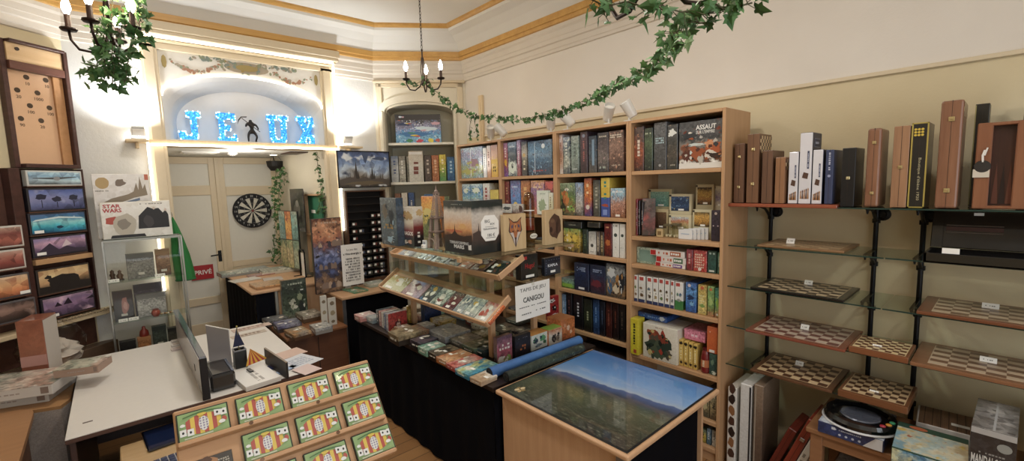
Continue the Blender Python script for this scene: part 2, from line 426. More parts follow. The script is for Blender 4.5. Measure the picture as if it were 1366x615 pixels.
for nm, x0, x1, lb in (('a', .13, .288, 'small tan ledge left of the lit arch, carrying a white floodlight'), ('b', 1.982, 2.25, 'small tan ledge right of the lit arch, above the castle poster')):
    r = thing('wall_ledge', lb, 'shelf', ((x0+x1)/2, 5.3, 2.4)); hw = (x1-x0)/2
    MB().box(-hw, hw, -.17, 0, 0, .022, .004).build('board', M_TAN, r)
    MB().box(-.012, .012, -.12, 0, -.05, 0, .003).build('bracket', M_TAN, r)
# painted frieze of flowers over the arch
def frieze():
    g = ['#8d9577', '#b07e62', '#a08a4e', '#a89a86', '#7f8d84']; mats = [plain(c, .7) for c in g]; sh = []; rd = random.Random(4)
    for k in range(230):
        sg = rd.choice((-1, 1)); q_ = rd.random()
        if q_ < .45: s = rd.uniform(.36, .95); v = -.088*math.sin(PI*(s-.36)/.6)+rd.gauss(0, .011); mi = rd.choice([1, 1, 1, 3, 0])
        elif q_ < .8: s = rd.uniform(.15, .72); v = .045-.05*abs(s-.4)+rd.gauss(0, .012); mi = rd.choice([0, 0, 4, 4, 3])
        else: s = rd.uniform(0, .34); v = rd.gauss(0, .025); mi = rd.choice([2, 3, 4, 0])
        u = sg*s
        a = rd.uniform(0, PI); L = rd.uniform(.009, .02); W = L*rd.uniform(.4, .8)
        pts = [(u*.66+L*math.cos(q)*math.cos(a)-W*math.sin(q)*math.sin(a), v+L*math.cos(q)*math.sin(a)+W*math.sin(q)*math.cos(a)) for q in [2*PI*j/8 for j in range(8)]]
        sh.append((mi, pts))
    sh.insert(0, (3, [(.2*math.cos(2*PI*j/20), .055*math.sin(2*PI*j/20)) for j in range(20)])); sh.append((2, [(.1*math.cos(2*PI*j/20), .03*math.sin(2*PI*j/20)) for j in range(20)]))
    for sx in (-1, 1): sh.append((2, [(sx*.67+.02*math.cos(2*PI*j/8), -.03+.06*math.sin(2*PI*j/8)) for j in range(8)]))
    o = polys(None, mats, '-y', (1.135, 5.249, 3.172), [(mi, p) for mi, p in sh], 'painted_frieze', .0004)
    # keep the stacked layers close to the plaster
    for v in o.data.vertices: v.co.z *= .2
    tag(o, 'painted garland of flowers and scrolls above the lit arch', 'mural'); return o
frieze()
# ---- alcove behind the portal
YD = 7.1
m = MB(); m.box(.32, .42, 5.31, YD, 0, 2.5); struct(m.build('wall_alcove_left', M_CREAM2))
wall('wall_alcove_right', (1.90, 5.4), (1.80, YD), 0, 2.5, M_CREAM2)
m = MB(); m.box(.3, 2.05, YD+.06, YD+.12, 0, 2.5); struct(m.build('wall_alcove_back', M_CREAM))
m = MB(); m.box(.3, 2.05, 5.31, YD+.1, 2.405, 2.45); struct(m.build('ceiling_alcove', M_CEIL))
def xa(px): return PY(px, 300, YD).x
def za(py, px=300): return PY(px, py, YD).z
def panel_door(name, x0, x1, rails, mat_f, mat_p):
    r = MB(); st = .075
    r.box(x0, x0+st, YD, YD+.05, .01, 2.4, .004); r.box(x1-st, x1, YD, YD+.05, .01, 2.4, .004)
    for a, b in rails: r.box(x0+st, x1-st, YD, YD+.05, a, b, .004)
    d = struct(r.build(name, mat_f))
    p = MB()
    for (a, b), (c, e) in zip(rails, rails[1:]): p.box(x0+st-.005, x1-st+.005, YD+.02, YD+.04, b-.005, c+.005)
    p.build('door_panel', mat_p, d); return d
M_PANEL = plain('#dcd8cb', .5)
rl = [(.01, .18), (.80, .9), (za(258), za(250)), (2.3, 2.4)]
d1 = panel_door('door_1', .45, xa(294), [(.01, .2), (za(403, 262)-.06, za(403, 262)+.04), (za(258, 250)-.03, za(250, 250)+.02), (2.31, 2.4)], M_CREAM, M_PANEL)
m = MB(); hx = xa(293)-.03; hz = za(339, 293)
m.cyl((hx, YD, hz), (hx, YD-.05, hz), .01); m.cyl((hx+.01, YD-.05, hz), (hx-.11, YD-.05, hz-.008), .009); m.box(hx-.02, hx+.02, YD-.006, YD, hz-.1, hz+.05, .003); m.build('door_handle', IRON, d1)
d2 = panel_door('door_2', xa(297), 1.80, [(.01, .2), (.78, .9), (za(350, 340)-.03, za(350, 340)+.05), (za(258, 340)-.02, za(250, 340)+.02), (2.31, 2.4)], M_CREAM, M_PANEL)
m = MB(); m.box(xa(293)+.0, xa(298), YD-.02, YD+.01, 0, 2.4, .004); struct(m.build('trim_11', M_CREAM))
# sign on the door
sx0, sx1 = PY(257, 360, YD).x, PY(284, 360, YD).x; sz0, sz1 = PY(268, 373, YD).z, PY(268, 354, YD).z
sg = thing('door_sign', 'red sign with white capital letters on the cream door', 'sign', ((sx0+sx1)/2, YD, (sz0+sz1)/2))
MB().box(-(sx1-sx0)/2-.02, (sx1-sx0)/2+.006, -.006, 0, -(sz1-sz0)/2, (sz1-sz0)/2, .002).build('plate', plain('#b3161c', .4), sg)
text('PRIVÉ', sg, WHITE, '-y', (.0, -.007, .008), (sx1-sx0)*.86, None, bold=.02)
# alcove fittings
m = MB(); lx = PY(362, 206, 6.6); r = thing('recessed_downlight', 'small round downlight set into the alcove ceiling', 'ceiling light', (lx.x, 6.5, 2.405))
MB().lathe([(.045, -.006), (.06, -.004), (.06, 0)], seg=20).build('ring', WHITE, r); MB().lathe([(0, -.004), (.045, -.004)], seg=20).build('lens', emis('#fff0d8', 12), r)
vx = PY(266, 203, 6.3).x
r = thing('ceiling_vent', 'flat pale ventilation grille in the alcove ceiling above the door', 'vent', (vx, 6.3, 2.405)); MB().box(-.18, .18, -.12, .12, -.015, 0, .004).build('cover', WHITE, r)
m = MB()
for k in range(7): m.box(-.15, .15, -.1+.03*k, -.088+.03*k, -.019, -.014)
m.build('slats', plain('#c9c5bc'), r)
r = thing('smoke_detector', 'small white round detector on the alcove ceiling', 'detector', (PY(310, 205, 6.3).x, 6.3, 2.405)); MB().lathe([(.055, 0), (.055, -.02), (.03, -.035), (0, -.035)]).build('housing', WHITE, r); MB().lathe([(.02, -.035), (.012, -.045), (0, -.045)]).build('sensor', plain('#777777'), r)
m = MB(); m.box(-.16, .14, -.3, .1, -.012, 0, .003); tag(m.build('ceiling_hatch', DARKW('y'), loc=(PY(395, 206, 6.2).x, 6.2, 2.405)), 'dark brown hatch board in the alcove ceiling above the ivy', 'hatch')
# LED strips
LED = emis('#fff3dc', 5); LEDP = plain('#e8e2d2', .4)
def led(label, pts, r=.011):
    o = MB().tube(pts, r, 6).build('led_strip', LED); return tag(o, label, 'light strip')
yl = PY0-.02
led('glowing strip framing the left side, top and right side of the portal', [(.282, yl, 1.05), (.282, yl, 2.4), (.284, yl, 3.31), (.29, yl-.03, 3.335), (1.135, yl-.03, 3.335), (1.98, yl-.03, 3.335), (1.988, yl, 3.31), (1.984, yl, 2.4), (1.984, yl, 1.45)])
led('glowing strip following the arch above the blue letters', [(x, 5.24, z+.005) for x, z in OUT[1:-1]])
rd = random.Random(3)
led('glowing strip along the ledge under the blue letters', [(.3+1.68*k/14, yl-.02, 2.385+rd.uniform(-.006, .006)) for k in range(15)])
# ================================================================= THE WALL BOOKCASE (four units)
XF = 2.9
def zx(px, py): return PX(px, py, XF).z
ZTOP = zx(900, 152.5)
Y3 = PX(838.5, 260, XF).y; Y2 = PX(740, 225, XF).y; Y1 = PX(666.5, 225, XF).y; Y0 = PX(610, 225, XF).y; Y4 = PX(966, 260, XF).y
TH = .022
ROW4 = [zx(902, y) for y in (226, 320, 360, 415)]+[zx(902, 489), zx(945, 562), .1]
ROW3 = [zx(790, y) for y in (230.5, 289.5, 341, 393, 447)]+[zx(790, 447)-.29, zx(790, 447)-.58]
print('rows', ROW4, ROW3, Y0, Y1, Y2, Y3, Y4, ZTOP)
def bookcase(ya, yb, rows, label, back):
    r = thing('bookcase', label, 'bookcase', (XF, (ya+yb)/2, 0), 0, 'beech bookcase units along the wall')
    h = (yb-ya)/2; D = .39
    for s in (-1, 1):
        y0 = s*h-(TH if s > 0 else 0)
        MB().box(0, D, y0+.0005, y0+TH-.0005, 0, ZTOP, .002).build('side_panel', BEECH('z'), r)
    MB().box(0, D, -h+TH, h-TH, ZTOP-TH, ZTOP, .002).build('top_panel', BEECH('y'), r)
    for z in rows: MB().box(.003, D, -h+TH+.0005, h-TH-.0005, z-.028, z, .002).build('shelf', BEECH('y'), r)
    MB().box(D-.008, D, -h+TH, h-TH, .02, ZTOP-TH).build('back_panel', back, r)
    MB().box(.02, .03, -h+TH, h-TH, 0, .07).build('plinth', BEECH('y'), r)
    return r
BACKD = wood('#5d4330', '#6d5039', 'z')
bookcase(Y1, Y0, ROW3, 'beech bookcase unit next to the corner niche, pale forest box on its top shelf', BACKD)
bookcase(Y2, Y1, ROW3, 'beech bookcase unit with a big blue shiny box at the end of its top shelf', BACKD)
bookcase(Y3, Y2, ROW3, 'beech bookcase unit with the tall yellow and blue box on its second shelf', BACKD)
bookcase(Y4, Y3, ROW4, 'beech bookcase unit at the wooden box end, small framed pictures on its second shelf', plain('#cfc6ae', .6))

def marks(o, ms, w, h, face='-x', off=None, seed=1):
    """prints on the front of a box: w, h = size of that face, off = its distance from the root"""
    fx = {'-x': lambda u, v: (-off-.0003, -u, v), '-y': lambda u, v: (u, -off-.0003, v)}[face]
    for i, mk in enumerate(ms):
        k = mk[0]; sd = seed*7+i
        if k == 'v':      # title running up the spine
            _, c, cz, fh, fw = mk; glyphs(o, plain(c, .5), 'spine'+face, fx(0, h*cz), h*fh, w*fw, max(4, int(h*fh/(w*fw)*1.3)), 1, sd, 'title_print')
        elif k == 'h':    # title across
            _, c, cz, fw, hh, n, rows = mk; glyphs(o, plain(c, .5), face, fx(0, h*cz), w*fw, h*hh, n, rows, sd, 'title_print')
        elif k == 'e': _, c, cx, cz, d = mk; patch(o, plain(c, .5), face, fx(w*cx, h*cz), d*w, d*w, 'emblem', shape='disc')
        elif k == 'b': _, c, a, b = mk; patch(o, plain(c, .45), face, fx(0, h*(a+b)/2), w*.985, h*(b-a), 'print_band')
        elif k == 'r': _, c, cx, cz, fw, fh = mk; patch(o, plain(c, .45), face, fx(w*cx, h*cz), w*fw, h*fh, 'print_panel', depth=.001)
        elif k == 'p':    # printed shapes [(colour, cx, cz, rx, rz)]
            cs = list(dict.fromkeys(s[0] for s in mk[1]))
            rd = random.Random(sd); CL = lambda P: [(max(-w*.485, min(w*.485, x)), max(h*.01, min(h*.985, y))) for x, y in P]; polys(o, [plain(c, .5) for c in cs], face, fx(0, 0), [(cs.index(s[0]), CL(blob(s[1]*w, s[2]*h, s[3]*w, s[4]*h, 20, .34, sd+j))) for j, s in enumerate(mk[1])]+[(rd.randrange(len(cs)), CL(blob((s[1]+rd.uniform(-.9, .9)*s[3])*w, (s[2]+rd.uniform(-.9, .9)*s[4])*h, s[3]*w*.28, s[4]*h*.28, 9, .4, sd+9*j+q))) for j, s in enumerate(mk[1]) if s[3] > .1 for q in range(3)])
        elif k == 't': _, s, c, cx, cz, fw, fh = mk; text(s, o, plain(c, .5), face, fx(w*cx, h*cz), w*fw if fw else None, h*fh if fh else None, 'title_lettering', bold=.02)
        elif k == 'T': _, s, c, cz, fh, fw = mk; text(s, o, plain(c, .5), 'spine'+face, fx(0, h*cz), h*fh, w*fw, 'title_lettering', bold=.01)
def solid(name, label, cat, size, mat, loc, rotz=0, group=None, M=None, bev=.0025, lid=None, lidh=.35, axis='z'):
    """a box as a mesh root, origin at the middle of its underside; an optional lid over the top or the front"""
    x, y, z = size
    m = MB().box(-x/2, x/2, -y/2, y/2, 0, z, bev)
    o = m.build(name, mat)
    if M is not None: o.matrix_world = M
    else: o.location = Vector(loc)+Vector((0, 0, .0012)); o.rotation_euler = (0, 0, rotz)
    tag(o, label, cat, group)
    if lid is not None:
        e = .0018; l = MB().box(-x/2-e, x/2+e, -y/2-e, y/2+e, z*(1-lidh), z+.001, bev); l.build('lid', lid, o)
    return o
_n = [0]
def clampy(ya, yb, xf=3):
    if xf < 2.88: return ya, yb
    c = (ya+yb)/2
    for a, b in ((Y4, Y3), (Y3, Y2), (Y2, Y1), (Y1, Y0)):
        if a < c < b: return max(ya, a+TH+.002), min(yb, b-TH-.002)
    return ya, yb
def shelf_box(row, pL, pR, pT, stops, label, ms=(), blots=(), pB=None, xf=2.935, dep=.24, group=None, amt=.3, scale=30, name='game_box', cat='game box', lean=0, interp='LINEAR', coat=.5):
    _n[0] += 1
    z0 = row if pB is None else PX((pL+pR)/2, pB, xf).z
    pm = pT+25
    ya, yb = clampy(PX(pR, pm, xf).y, PX(pL, pm, xf).y, xf); zt = PX((pL+pR)/2, pT, xf).z
    w, h = yb-ya-.003, zt-z0-.002
    mat = art(stops, 'z', amt, scale, blots, coat=coat, interp=interp)
    o = solid(name, label, cat, (dep, w, h), mat, (xf+dep/2, (ya+yb)/2, z0), 0, group)
    marks(o, ms, w, h, '-x', dep/2, _n[0])
    return o
R = ROW3[0]
G1 = 'game boxes on the top row of the wall bookcase'
S = lambda *a, **k: shelf_box(*a, **k)
def V(c, cz=.55, fh=.5, fw=.5): return ('v', c, cz, fh, fw)
def E(c, cz=.15, d=.5, cx=0): return ('e', c, cx, cz, d)
S(R, 611.5, 643.5, 196.5, ['#7fa5b8', '#a9b25e', '#8ba8c0', '#8f8fb5', '#a9c6dc'], 'wide shiny box with a pale blue and green forest picture, top row beside the niche', [('p', [('#b4b25c', -.1, .22, .3, .09), ('#a27f8d', .1, .5, .3, .12)]), ('r', '#eef6fa', -.02, .5, .018, .9)], [('#b48f9a', .6), ('#d8e6ee', .62)])  # the narrow pale strip is a reflection painted on the front
S(R, 644.3, 649, 197, ['#d7dade', '#eceff0'], 'thin white box between the forest picture box and a pink brown box', [V('#8d97a3')])
S(R, 649.5, 654.6, 194, ['#c4926d', '#d7a48f', '#dcd2cc'], 'thin pink brown box next to the yellow one in the top row by the niche', [V('#7c4a3d')])
S(R, 655.2, 664, 193, ['#d9a93a', '#e6bb44', '#d9a68a', '#c99a86'], 'yellow box with a pinkish top ending the niche side top row', [('b', '#efc75c', .42, .55), ('h', '#5d4a1c', .25, .5, .2, 2, 2)])
S(R, 670.5, 677, 190.5, ['#6a4ea0', '#9a4b57', '#b1626a', '#a57aa8'], 'slim purple red box with a yellow figure, first in its bay', [('p', [('#e3b23c', 0, .4, .35, .1)]), V('#e9d8d8', .7, .3)])
S(R, 677.6, 688.8, 189, ['#3a4a52', '#cfd6d0', '#2c3a44', '#3c4e60', '#8fa6c0'], 'blue grey box with a dark oval emblem on a pale patch', [('p', [('#d7e0d2', 0, .28, .42, .17), ('#27352f', .02, .3, .12, .07)]), ('h', '#dfe8ef', .86, .7, .07, 5, 1)])
S(R, 689.4, 694, 186.5, ['#8d4a4a', '#a0687e', '#b9a2c4'], 'narrow tall mauve red box in front of a dark blue neighbour', [V('#e9dfe4')])
S(R, 695.6, 703, 188.5, ['#2b2830', '#5e5648', '#a79f92', '#2d3038'], 'dark box with a pale golden ship on its spine', [V('#d8cfae', .3, .3), E('#c9a565', .6, .5)])
S(R, 704.2, 736.6, 187, ['#2a3348', '#31506e', '#4a7396', '#5a86a8', '#39506c'], 'large square shiny blue box with a bright reflection and red lettering low down', [('h', '#b8463c', .13, .55, .06, 9, 1), ('e', '#e8f2f8', .15, .83, .14), ('r', '#d5e6f0', -.2, .5, .015, .9)], [('#7aa3bf', .6), ('#1f2c40', .62)])  # pale disc and strip are the reflection, painted as colour
S(R, 743, 750.6, 179.5, ['#d0cac4', '#d2a283', '#b9968c', '#d5cfcf'], 'pale pink box with an orange smear at the start of the dark row', [V('#8a5a44')], [('#c9713f', .6)])
S(R, 751.2, 759.6, 182.5, ['#3d4650', '#aeb4a6', '#40505c', '#8f9aa8'], 'pale and dark mottled box next to the grey green one', [V('#d9dccf', .5, .7)], [('#c9cfc4', .55)])
S(R, 761.8, 771.8, 181, ['#4d5a58', '#8a9a90', '#76887f', '#9aa49c'], 'grey green box with pale lettering near its foot', [('h', '#cdd6d0', .12, .7, .06, 4, 1), V('#5a665f', .6, .4)])
S(R, 774, 783.4, 175.5, ['#3a2b30', '#4a333a', '#53404a'], 'tall dark plum box with red lettering up its spine', [('v', '#b0675f', .5, .55, .3), E('#8a93a8', .9, .4)])
S(R, 785, 795.6, 181, ['#5a5148', '#3c4a58', '#2f3d4d'], 'dark slate box set back beside the tall plum box', [('r', '#7d98b0', .1, .55, .3, .7)], [('#8a8578', .63)], xf=2.938)
S(R, 797, 811.4, 176.5, ['#2d3338', '#6d625e', '#55494c', '#3d3c42'], 'dark grey box with a pinkish glow in the middle', [('h', '#c8bda8', .9, .7, .06, 6, 1), ('h', '#9fb0a2', .12, .6, .08, 4, 1)], [('#b08c92', .64)])
S(R, 812, 832, 174, ['#3b2d2b', '#6a4c42', '#8a6a5c', '#4c3a38'], 'broad dark brown box with pale lettering, last before the end unit', [('h', '#d8cdb8', .87, .8, .1, 7, 2), ('h', '#bfae9a', .16, .6, .05, 7, 1)], [('#b98a72', .62)])
R = ROW4[0]
S(R, 842, 858.6, 169, ['#3e2a28', '#7a3a2a', '#94492f', '#5b4642', '#4a3c3c'], 'brown red box with a pale curling title up its spine', [('v', '#d9c9b8', .5, .4, .4)], [('#c7825a', .64)])
S(R, 859.2, 870.6, 170.5, ['#1d2322', '#2c3b30', '#4f6045', '#2b3330'], 'dark green box with a misty figure, between brown red and grey boxes', [('h', '#b9c2a4', .87, .7, .06, 4, 1)], [('#8c9a78', .66)])
S(R, 872, 889.2, 163, ['#39393b', '#46474a', '#505255', '#5f6165'], 'tall dark grey box with a pale blue title block', [('h', '#a8c4cc', .62, .7, .14, 5, 3), E('#9a9a9a', .1, .2)])
S(R, 889.8, 904, 166, ['#2a2f2e', '#4b443c', '#393a3a', '#4a4b4c'], 'dark grey box with a white oval logo at the top, beside the battle picture box', [('p', [('#d9dad4', 0, .82, .36, .07)]), ('h', '#a09a8c', .1, .6, .05, 5, 1)], [('#8c7a66', .66)])
o = S(R, 905.6, 964, 160.5, ['#dfddd6', '#5b3a2c', '#8d4a2c', '#6f6d68', '#3a3c40', '#4e4f52', '#4a4c50'], 'big square battle picture box with white title letters, end of the top row',
      [('r', '#d9d6cf', 0, .06, .985, .115), ('p', [('#a04e28', -.12, .32, .2, .14), ('#b5562c', .3, .42, .2, .17), ('#d08a5a', .22, .5, .1, .08), ('#d8cfc2', .22, .28, .13, .09), ('#c9d4d2', -.1, .5, .2, .03), ('#3a2a24', .36, .25, .14, .05), ('#5a2a1c', -.3, .28, .12, .12), ('#b9b2a6', .02, .2, .06, .1), ('#33363a', -.25, .7, .2, .08)]),
       ('t', 'ASSAUT', '#e6e6e2', .13, .86, .46, .1), ('t', "SUR L'EMPIRE", '#d5d5d0', .12, .76, .42, .07), ('h', '#4a4a4c', .04, .16, .03, 5, 1)], [('#7d2f1c', .62), ('#a8a49c', .66)], amt=.5, scale=18)
# second row
R = ROW3[1]
G2 = 'matching green and blue boxes side by side'
S(R, 612, 627.5, 245.5, ['#88a050', '#9db65e', '#7fb0c6', '#5a8cc0', '#bcd4d8'], 'light green and blue box, nearer the niche of two alike on the second shelf', [('p', [('#dfe8d8', 0, .75, .3, .1), ('#6a9a4a', .2, .3, .2, .15)])], [('#e0e6c8', .62)], group=G2)
S(R, 628.2, 643.5, 245, ['#88a050', '#9db65e', '#7fb0c6', '#5a8cc0', '#bcd4d8'], 'light green and blue box, farther from the niche of two alike on the second shelf', [('p', [('#dfe8d8', 0, .75, .3, .1), ('#6a9a4a', .2, .3, .2, .15)])], [('#e0e6c8', .62)], group=G2)
S(R, 644.6, 653.4, 244.5, ['#a35a50', '#c9a49c', '#d8d8d6', '#d9dcd8'], 'white box with red print beside the two green and blue boxes', [V('#a03a34', .6, .5)], [('#b8584e', .6)])
S(R, 654.2, 665.6, 253, ['#d0ba4a', '#dcc85c', '#cdb454'], 'low yellow box with a dark soft toy shape above it', [('h', '#8a7a2a', .5, .7, .2, 4, 2)])
S(R, 671, 679.6, 241.5, ['#5a1e22', '#6e262a', '#7a2f30'], 'dark red box starting the second shelf behind the mars box', [V('#b78a6a')])
S(R, 681, 694.4, 240.5, ['#5a6aa0', '#4a7ab8', '#6a8ac0', '#5a5a90'], 'bright blue box with a yellow dot, second shelf behind the fox plaque', [E('#e0c050', .25, .4), ('h', '#c8d8f0', .8, .6, .08, 5, 1)], [('#8f6a9a', .6)])
S(R, 695, 707, 240.5, ['#8a4a2a', '#b06a3a', '#a8683e'], 'orange brown box next to the bright blue one', [V('#e0b070', .5, .6)])
S(R, 708, 726, 240.5, ['#c9784a', '#a85a72', '#8c6a9c', '#d39a66'], 'purple and orange box on the second shelf, above white bear packs', [('h', '#f0d8b0', .8, .6, .08, 6, 1)], [('#d8a24e', .6)])
S(R, 727, 738.6, 241.5, ['#6a5a54', '#3a2c34', '#c05a5a'], 'dark box with a pink red corner at the end of that shelf', [('p', [('#d0605a', .1, .85, .35, .1)])], [('#b9b0a4', .62)])
S(R, 716, 731.5, 254, ['#d9ddd2', '#e2e4da', '#cfd8c8'], 'white box with pale green print standing before the purple and orange box', [('p', [('#9fb08c', 0, .4, .3, .25)]), ('h', '#7c8a78', .86, .6, .05, 5, 1)], xf=2.89, dep=.035)
S(R, 731.8, 739, 257, ['#b9a888', '#d4cfa8', '#cfd0c0'], 'cream box with grey print beside the white and green box', [V('#8a7a5a')], xf=2.89, dep=.035)
S(R, 668.5, 683, 272, ['#a8a8a4', '#d0d0cc', '#c4c6c4'], 'grey white box with a dark landscape print standing behind the fox plaque', [('p', [('#4a5050', 0, .5, .35, .18)])], xf=2.89, dep=.035)
S(R, 683.8, 698, 272, ['#6a4a44', '#b8b4ac', '#c8c4bc'], 'grey white box with a brown end standing between fox plaque and capsule bottle', [('p', [('#5a3a34', .3, .5, .15, .4)])], xf=2.89, dep=.035)
for ri, a, b, tp, st, lb in [(2, 672, 684, 322, ['#4a5a3a', '#7a8a5a', '#5a6a4a'], 'mossy green box on the second bay, seen beside the black box with the red scrawl'), (2, 685, 700, 320, ['#3a2c28', '#6a4a3c'], 'brown box on the second bay behind the black box with the red scrawl'), (2, 716, 738, 318, ['#2a3038', '#4a5058'], 'slate box on the second bay between the two black boxes'),
    (3, 670, 684, 365, ['#8a3a30', '#a8483a', '#6a2a24'], 'dull red box on the second bay, low behind the hanging sign'), (3, 685, 700, 362, ['#c0b8a8', '#8a8474'], 'pale box on the second bay hidden behind the hanging sign'), (4, 672, 690, 410, ['#3a4048', '#5a6068'], 'grey blue box on the second bay near the upright of the stand')]:
    S(ROW3[ri], a, b, tp, st, lb, [V('#c8c0b0', .5, .5)])
S(R, 745.4, 767, 244, ['#46523a', '#8a5a34', '#5d7a3e', '#5c7050', '#8a9a7a'], 'jungle picture box in greens with an orange animal shape', [('p', [('#a85a2c', -.15, .55, .22, .22), ('#c8793c', -.02, .5, .12, .2), ('#7da84a', .2, .22, .22, .08), ('#d9d8c8', -.02, .8, .14, .05), ('#2a3324', -.3, .2, .16, .16)])], [('#a9b86a', .64), ('#2f3a28', .62)])
S(R, 767.6, 776.8, 243.5, ['#5a564e', '#b0a89c', '#a8b0b8', '#7f9cc0'], 'blue and white box side next to the jungle picture', [('h', '#4a5a74', .75, .7, .1, 4, 2)], [('#7a6a5a', .6)])
S(R, 779.2, 788.6, 237.5, ['#4a3a6a', '#8a4a5a', '#c0622e', '#d07a3a', '#a04a3a'], 'tall orange and purple box with white emblem low on the spine', [E('#d8ccc0', .24, .55), V('#f0d0a0', .65, .4)], [('#e2a05a', .64)])
S(R, 791, 800, 240, ['#3c3a34', '#56544a', '#6d6a5c', '#3b3a36'], 'dark olive grey box between the orange and the yellow box', [V('#b0ac98', .5, .6)])
S(R, 801.4, 813, 237, ['#3a4f9a', '#3f58a8', '#d9b53e', '#e2c14a', '#e4c24c'], 'tall yellow box with teal letters and a blue foot', [('v', '#2f8a84', .66, .5, .45), ('p', [('#b0492e', 0, .3, .42, .035)]), ('r', '#7a90d0', 0, .12, .5, .14)], interp='CONSTANT', amt=.03)
S(R, 814.2, 834, 251, ['#8a5a3e', '#a8705a', '#b88a78', '#8fb4cc', '#9cc4d8'], 'short picture box with a light blue sky and a brown crowd', [('h', '#e6eef2', .88, .75, .1, 6, 1), ('r', '#e8e6e0', .0, .07, .3, .07)], [('#d0a890', .6), ('#6a3a34', .64)])
# third shelf, middle unit
R = ROW3[2]
o = S(R, 752, 774, 305, ['#3a3326', '#a88a34', '#c0a03c', '#6a8a4a'], 'yellow and green box lying under a black box, third shelf', [('p', [('#e0c050', -.2, .55, .16, .2), ('#d8d4c0', -.1, .25, .12, .1), ('#d8b840', .2, .6, .12, .15)])], [('#2f2c22', .6)])
S(R, 752, 776, 295.5, ['#1c1c1c', '#2a2c28', '#3a3a34'], 'flat black box resting on the yellow and green box', [('h', '#8a8a7a', .5, .4, .25, 6, 1)], pB=304.6)
S(R, 777, 784, 306, ['#20281e', '#2c3a28', '#26302a'], 'narrow dark green box beside the yellow and green box', [V('#5a6a4a')])
S(R, 785, 794.8, 309, ['#c8c4ba', '#dcd9d0', '#b9b5ac', '#8f8c86'], 'white box with a dark emblem standing under a small framed box', [E('#4a4a44', .4, .4), ('h', '#6a6a62', .12, .5, .05, 3, 1)])
S(R, 783.5, 800, 296, ['#3c342a', '#4a4236', '#6a604c'], 'small dark box with a gold border laid across the tops of two spines', [('r', '#2a2a28', 0, .5, .7, .55), ('h', '#a89a72', .5, .5, .25, 6, 1)], pB=304, dep=.2)
S(R, 795.6, 800, 309, ['#2a2426', '#8a7a6a', '#4a3a36'], 'thin dark spine with pale print, third shelf', [V('#d0c0a4', .5, .7)])
S(R, 800.6, 805.4, 309.5, ['#2c2620', '#6a5a3a', '#3a2c2a'], 'thin dark spine with golden print, third shelf', [V('#c8b080', .5, .7)])
S(R, 806, 816, 298, ['#3a1214', '#7a2a1c', '#5e1a1c', '#6a2020'], 'tall dark red box with an orange glow', [('p', [('#b8622c', 0, .42, .3, .08)]), ('h', '#d8a070', .88, .6, .06, 4, 1)])
G3 = 'white boxes with a dark emblem'
S(R, 816.8, 825.6, 298, ['#d2d0c8', '#dedcd4', '#e2e0da'], 'white box with a dark emblem next to the tall dark red box', [E('#3e4a44', .66, .5), ('h', '#5a5a54', .93, .7, .05, 4, 1), ('h', '#8a8a84', .3, .5, .05, 3, 1)], group=G3)
S(R, 826.4, 834, 298.5, ['#d2d0c8', '#dedcd4', '#e2e0da'], 'white box with a dark emblem at the end of the shelf against the divider', [E('#3e4a44', .66, .5), ('h', '#8a8a84', .3, .5, .05, 3, 1)], group=G3)
# fourth
R = ROW3[3]
S(R, 748, 765.4, 371, ['#3a5a24', '#5a8a34', '#6a8a7a', '#5a6a6a'], 'low bright green box at the shadowy start of the fourth shelf', [('r', '#7aa83a', 0, .3, .8, .3)])
S(R, 766, 785.6, 351, ['#141a30', '#1a2440', '#1c2a4c', '#1a2238'], 'square navy box with pale title lines, left of a second navy box', [('h', '#8fa0c0', .78, .6, .16, 6, 3), ('r', '#d5d8da', .0, .1, .4, .07)])
S(R, 787, 807.6, 354, ['#1a1c30', '#3a1c2c', '#24304c', '#141c34'], 'square navy box with a red glow in its picture', [('h', '#98a8c8', .8, .6, .12, 6, 2), ('p', [('#6a2430', -.1, .35, .3, .12)])])
S(R, 808.4, 833.6, 352, ['#3a3430', '#8a6a44', '#4a5a6a', '#8a8c88', '#3e4248'], 'patchwork box with white, blue and amber fields', [('p', [('#c0c4c4', -.2, .75, .2, .14), ('#a8763c', .15, .45, .16, .2), ('#3c5a7c', -.3, .3, .12, .2), ('#c8b89c', .05, .25, .16, .13), ('#20242c', .36, .5, .14, .3)])], [('#2a2c30', .6)])
# fifth: dark spines
R = ROW3[4]
for (a, b, tp, st, mc, lb) in [
    (748.4, 754.6, 392, ['#7a98b8', '#5a7898'], '#d0e0f0', 'pale blue spine starting the dark shelf behind the counter'),
    (755.4, 763, 390, ['#101014', '#1c1820'], '#7a4a44', 'black spine with faint red print beside the pale blue one'),
    (765, 777.6, 393.5, ['#0c0c10', '#16161c'], '#c8c8d0', 'black spine with small white marks near its top'),
    (778.6, 789.6, 399, ['#14140f', '#2a3020', '#181a16'], '#9aa07a', 'black spine with a green glow, dark shelf'),
    (791, 799, 399.5, ['#1a2a4a', '#2a4a7a', '#22385c'], '#6a90c0', 'dark blue spine, the bluest of the dark shelf'),
    (800, 806.8, 402, ['#10121c', '#181c2a'], '#4a5a7a', 'near black navy spine beside the dark blue one'),
    (808, 816, 403, ['#30100e', '#4a1c16', '#2a100e'], '#8a4a3a', 'dark red spine, dark shelf'),
    (817, 825, 404.5, ['#1a1010', '#2a1614'], '#7a3a2a', 'blackish brown spine right after the dark red one'),
    (826, 833.6, 405, ['#141214', '#201c1c'], '#6a5a4a', 'black spine at the divider end of the dark shelf')]:
    S(R, a, b, tp, st, lb, [('v', mc, .55, .45, .3)])
R = ROW3[5]
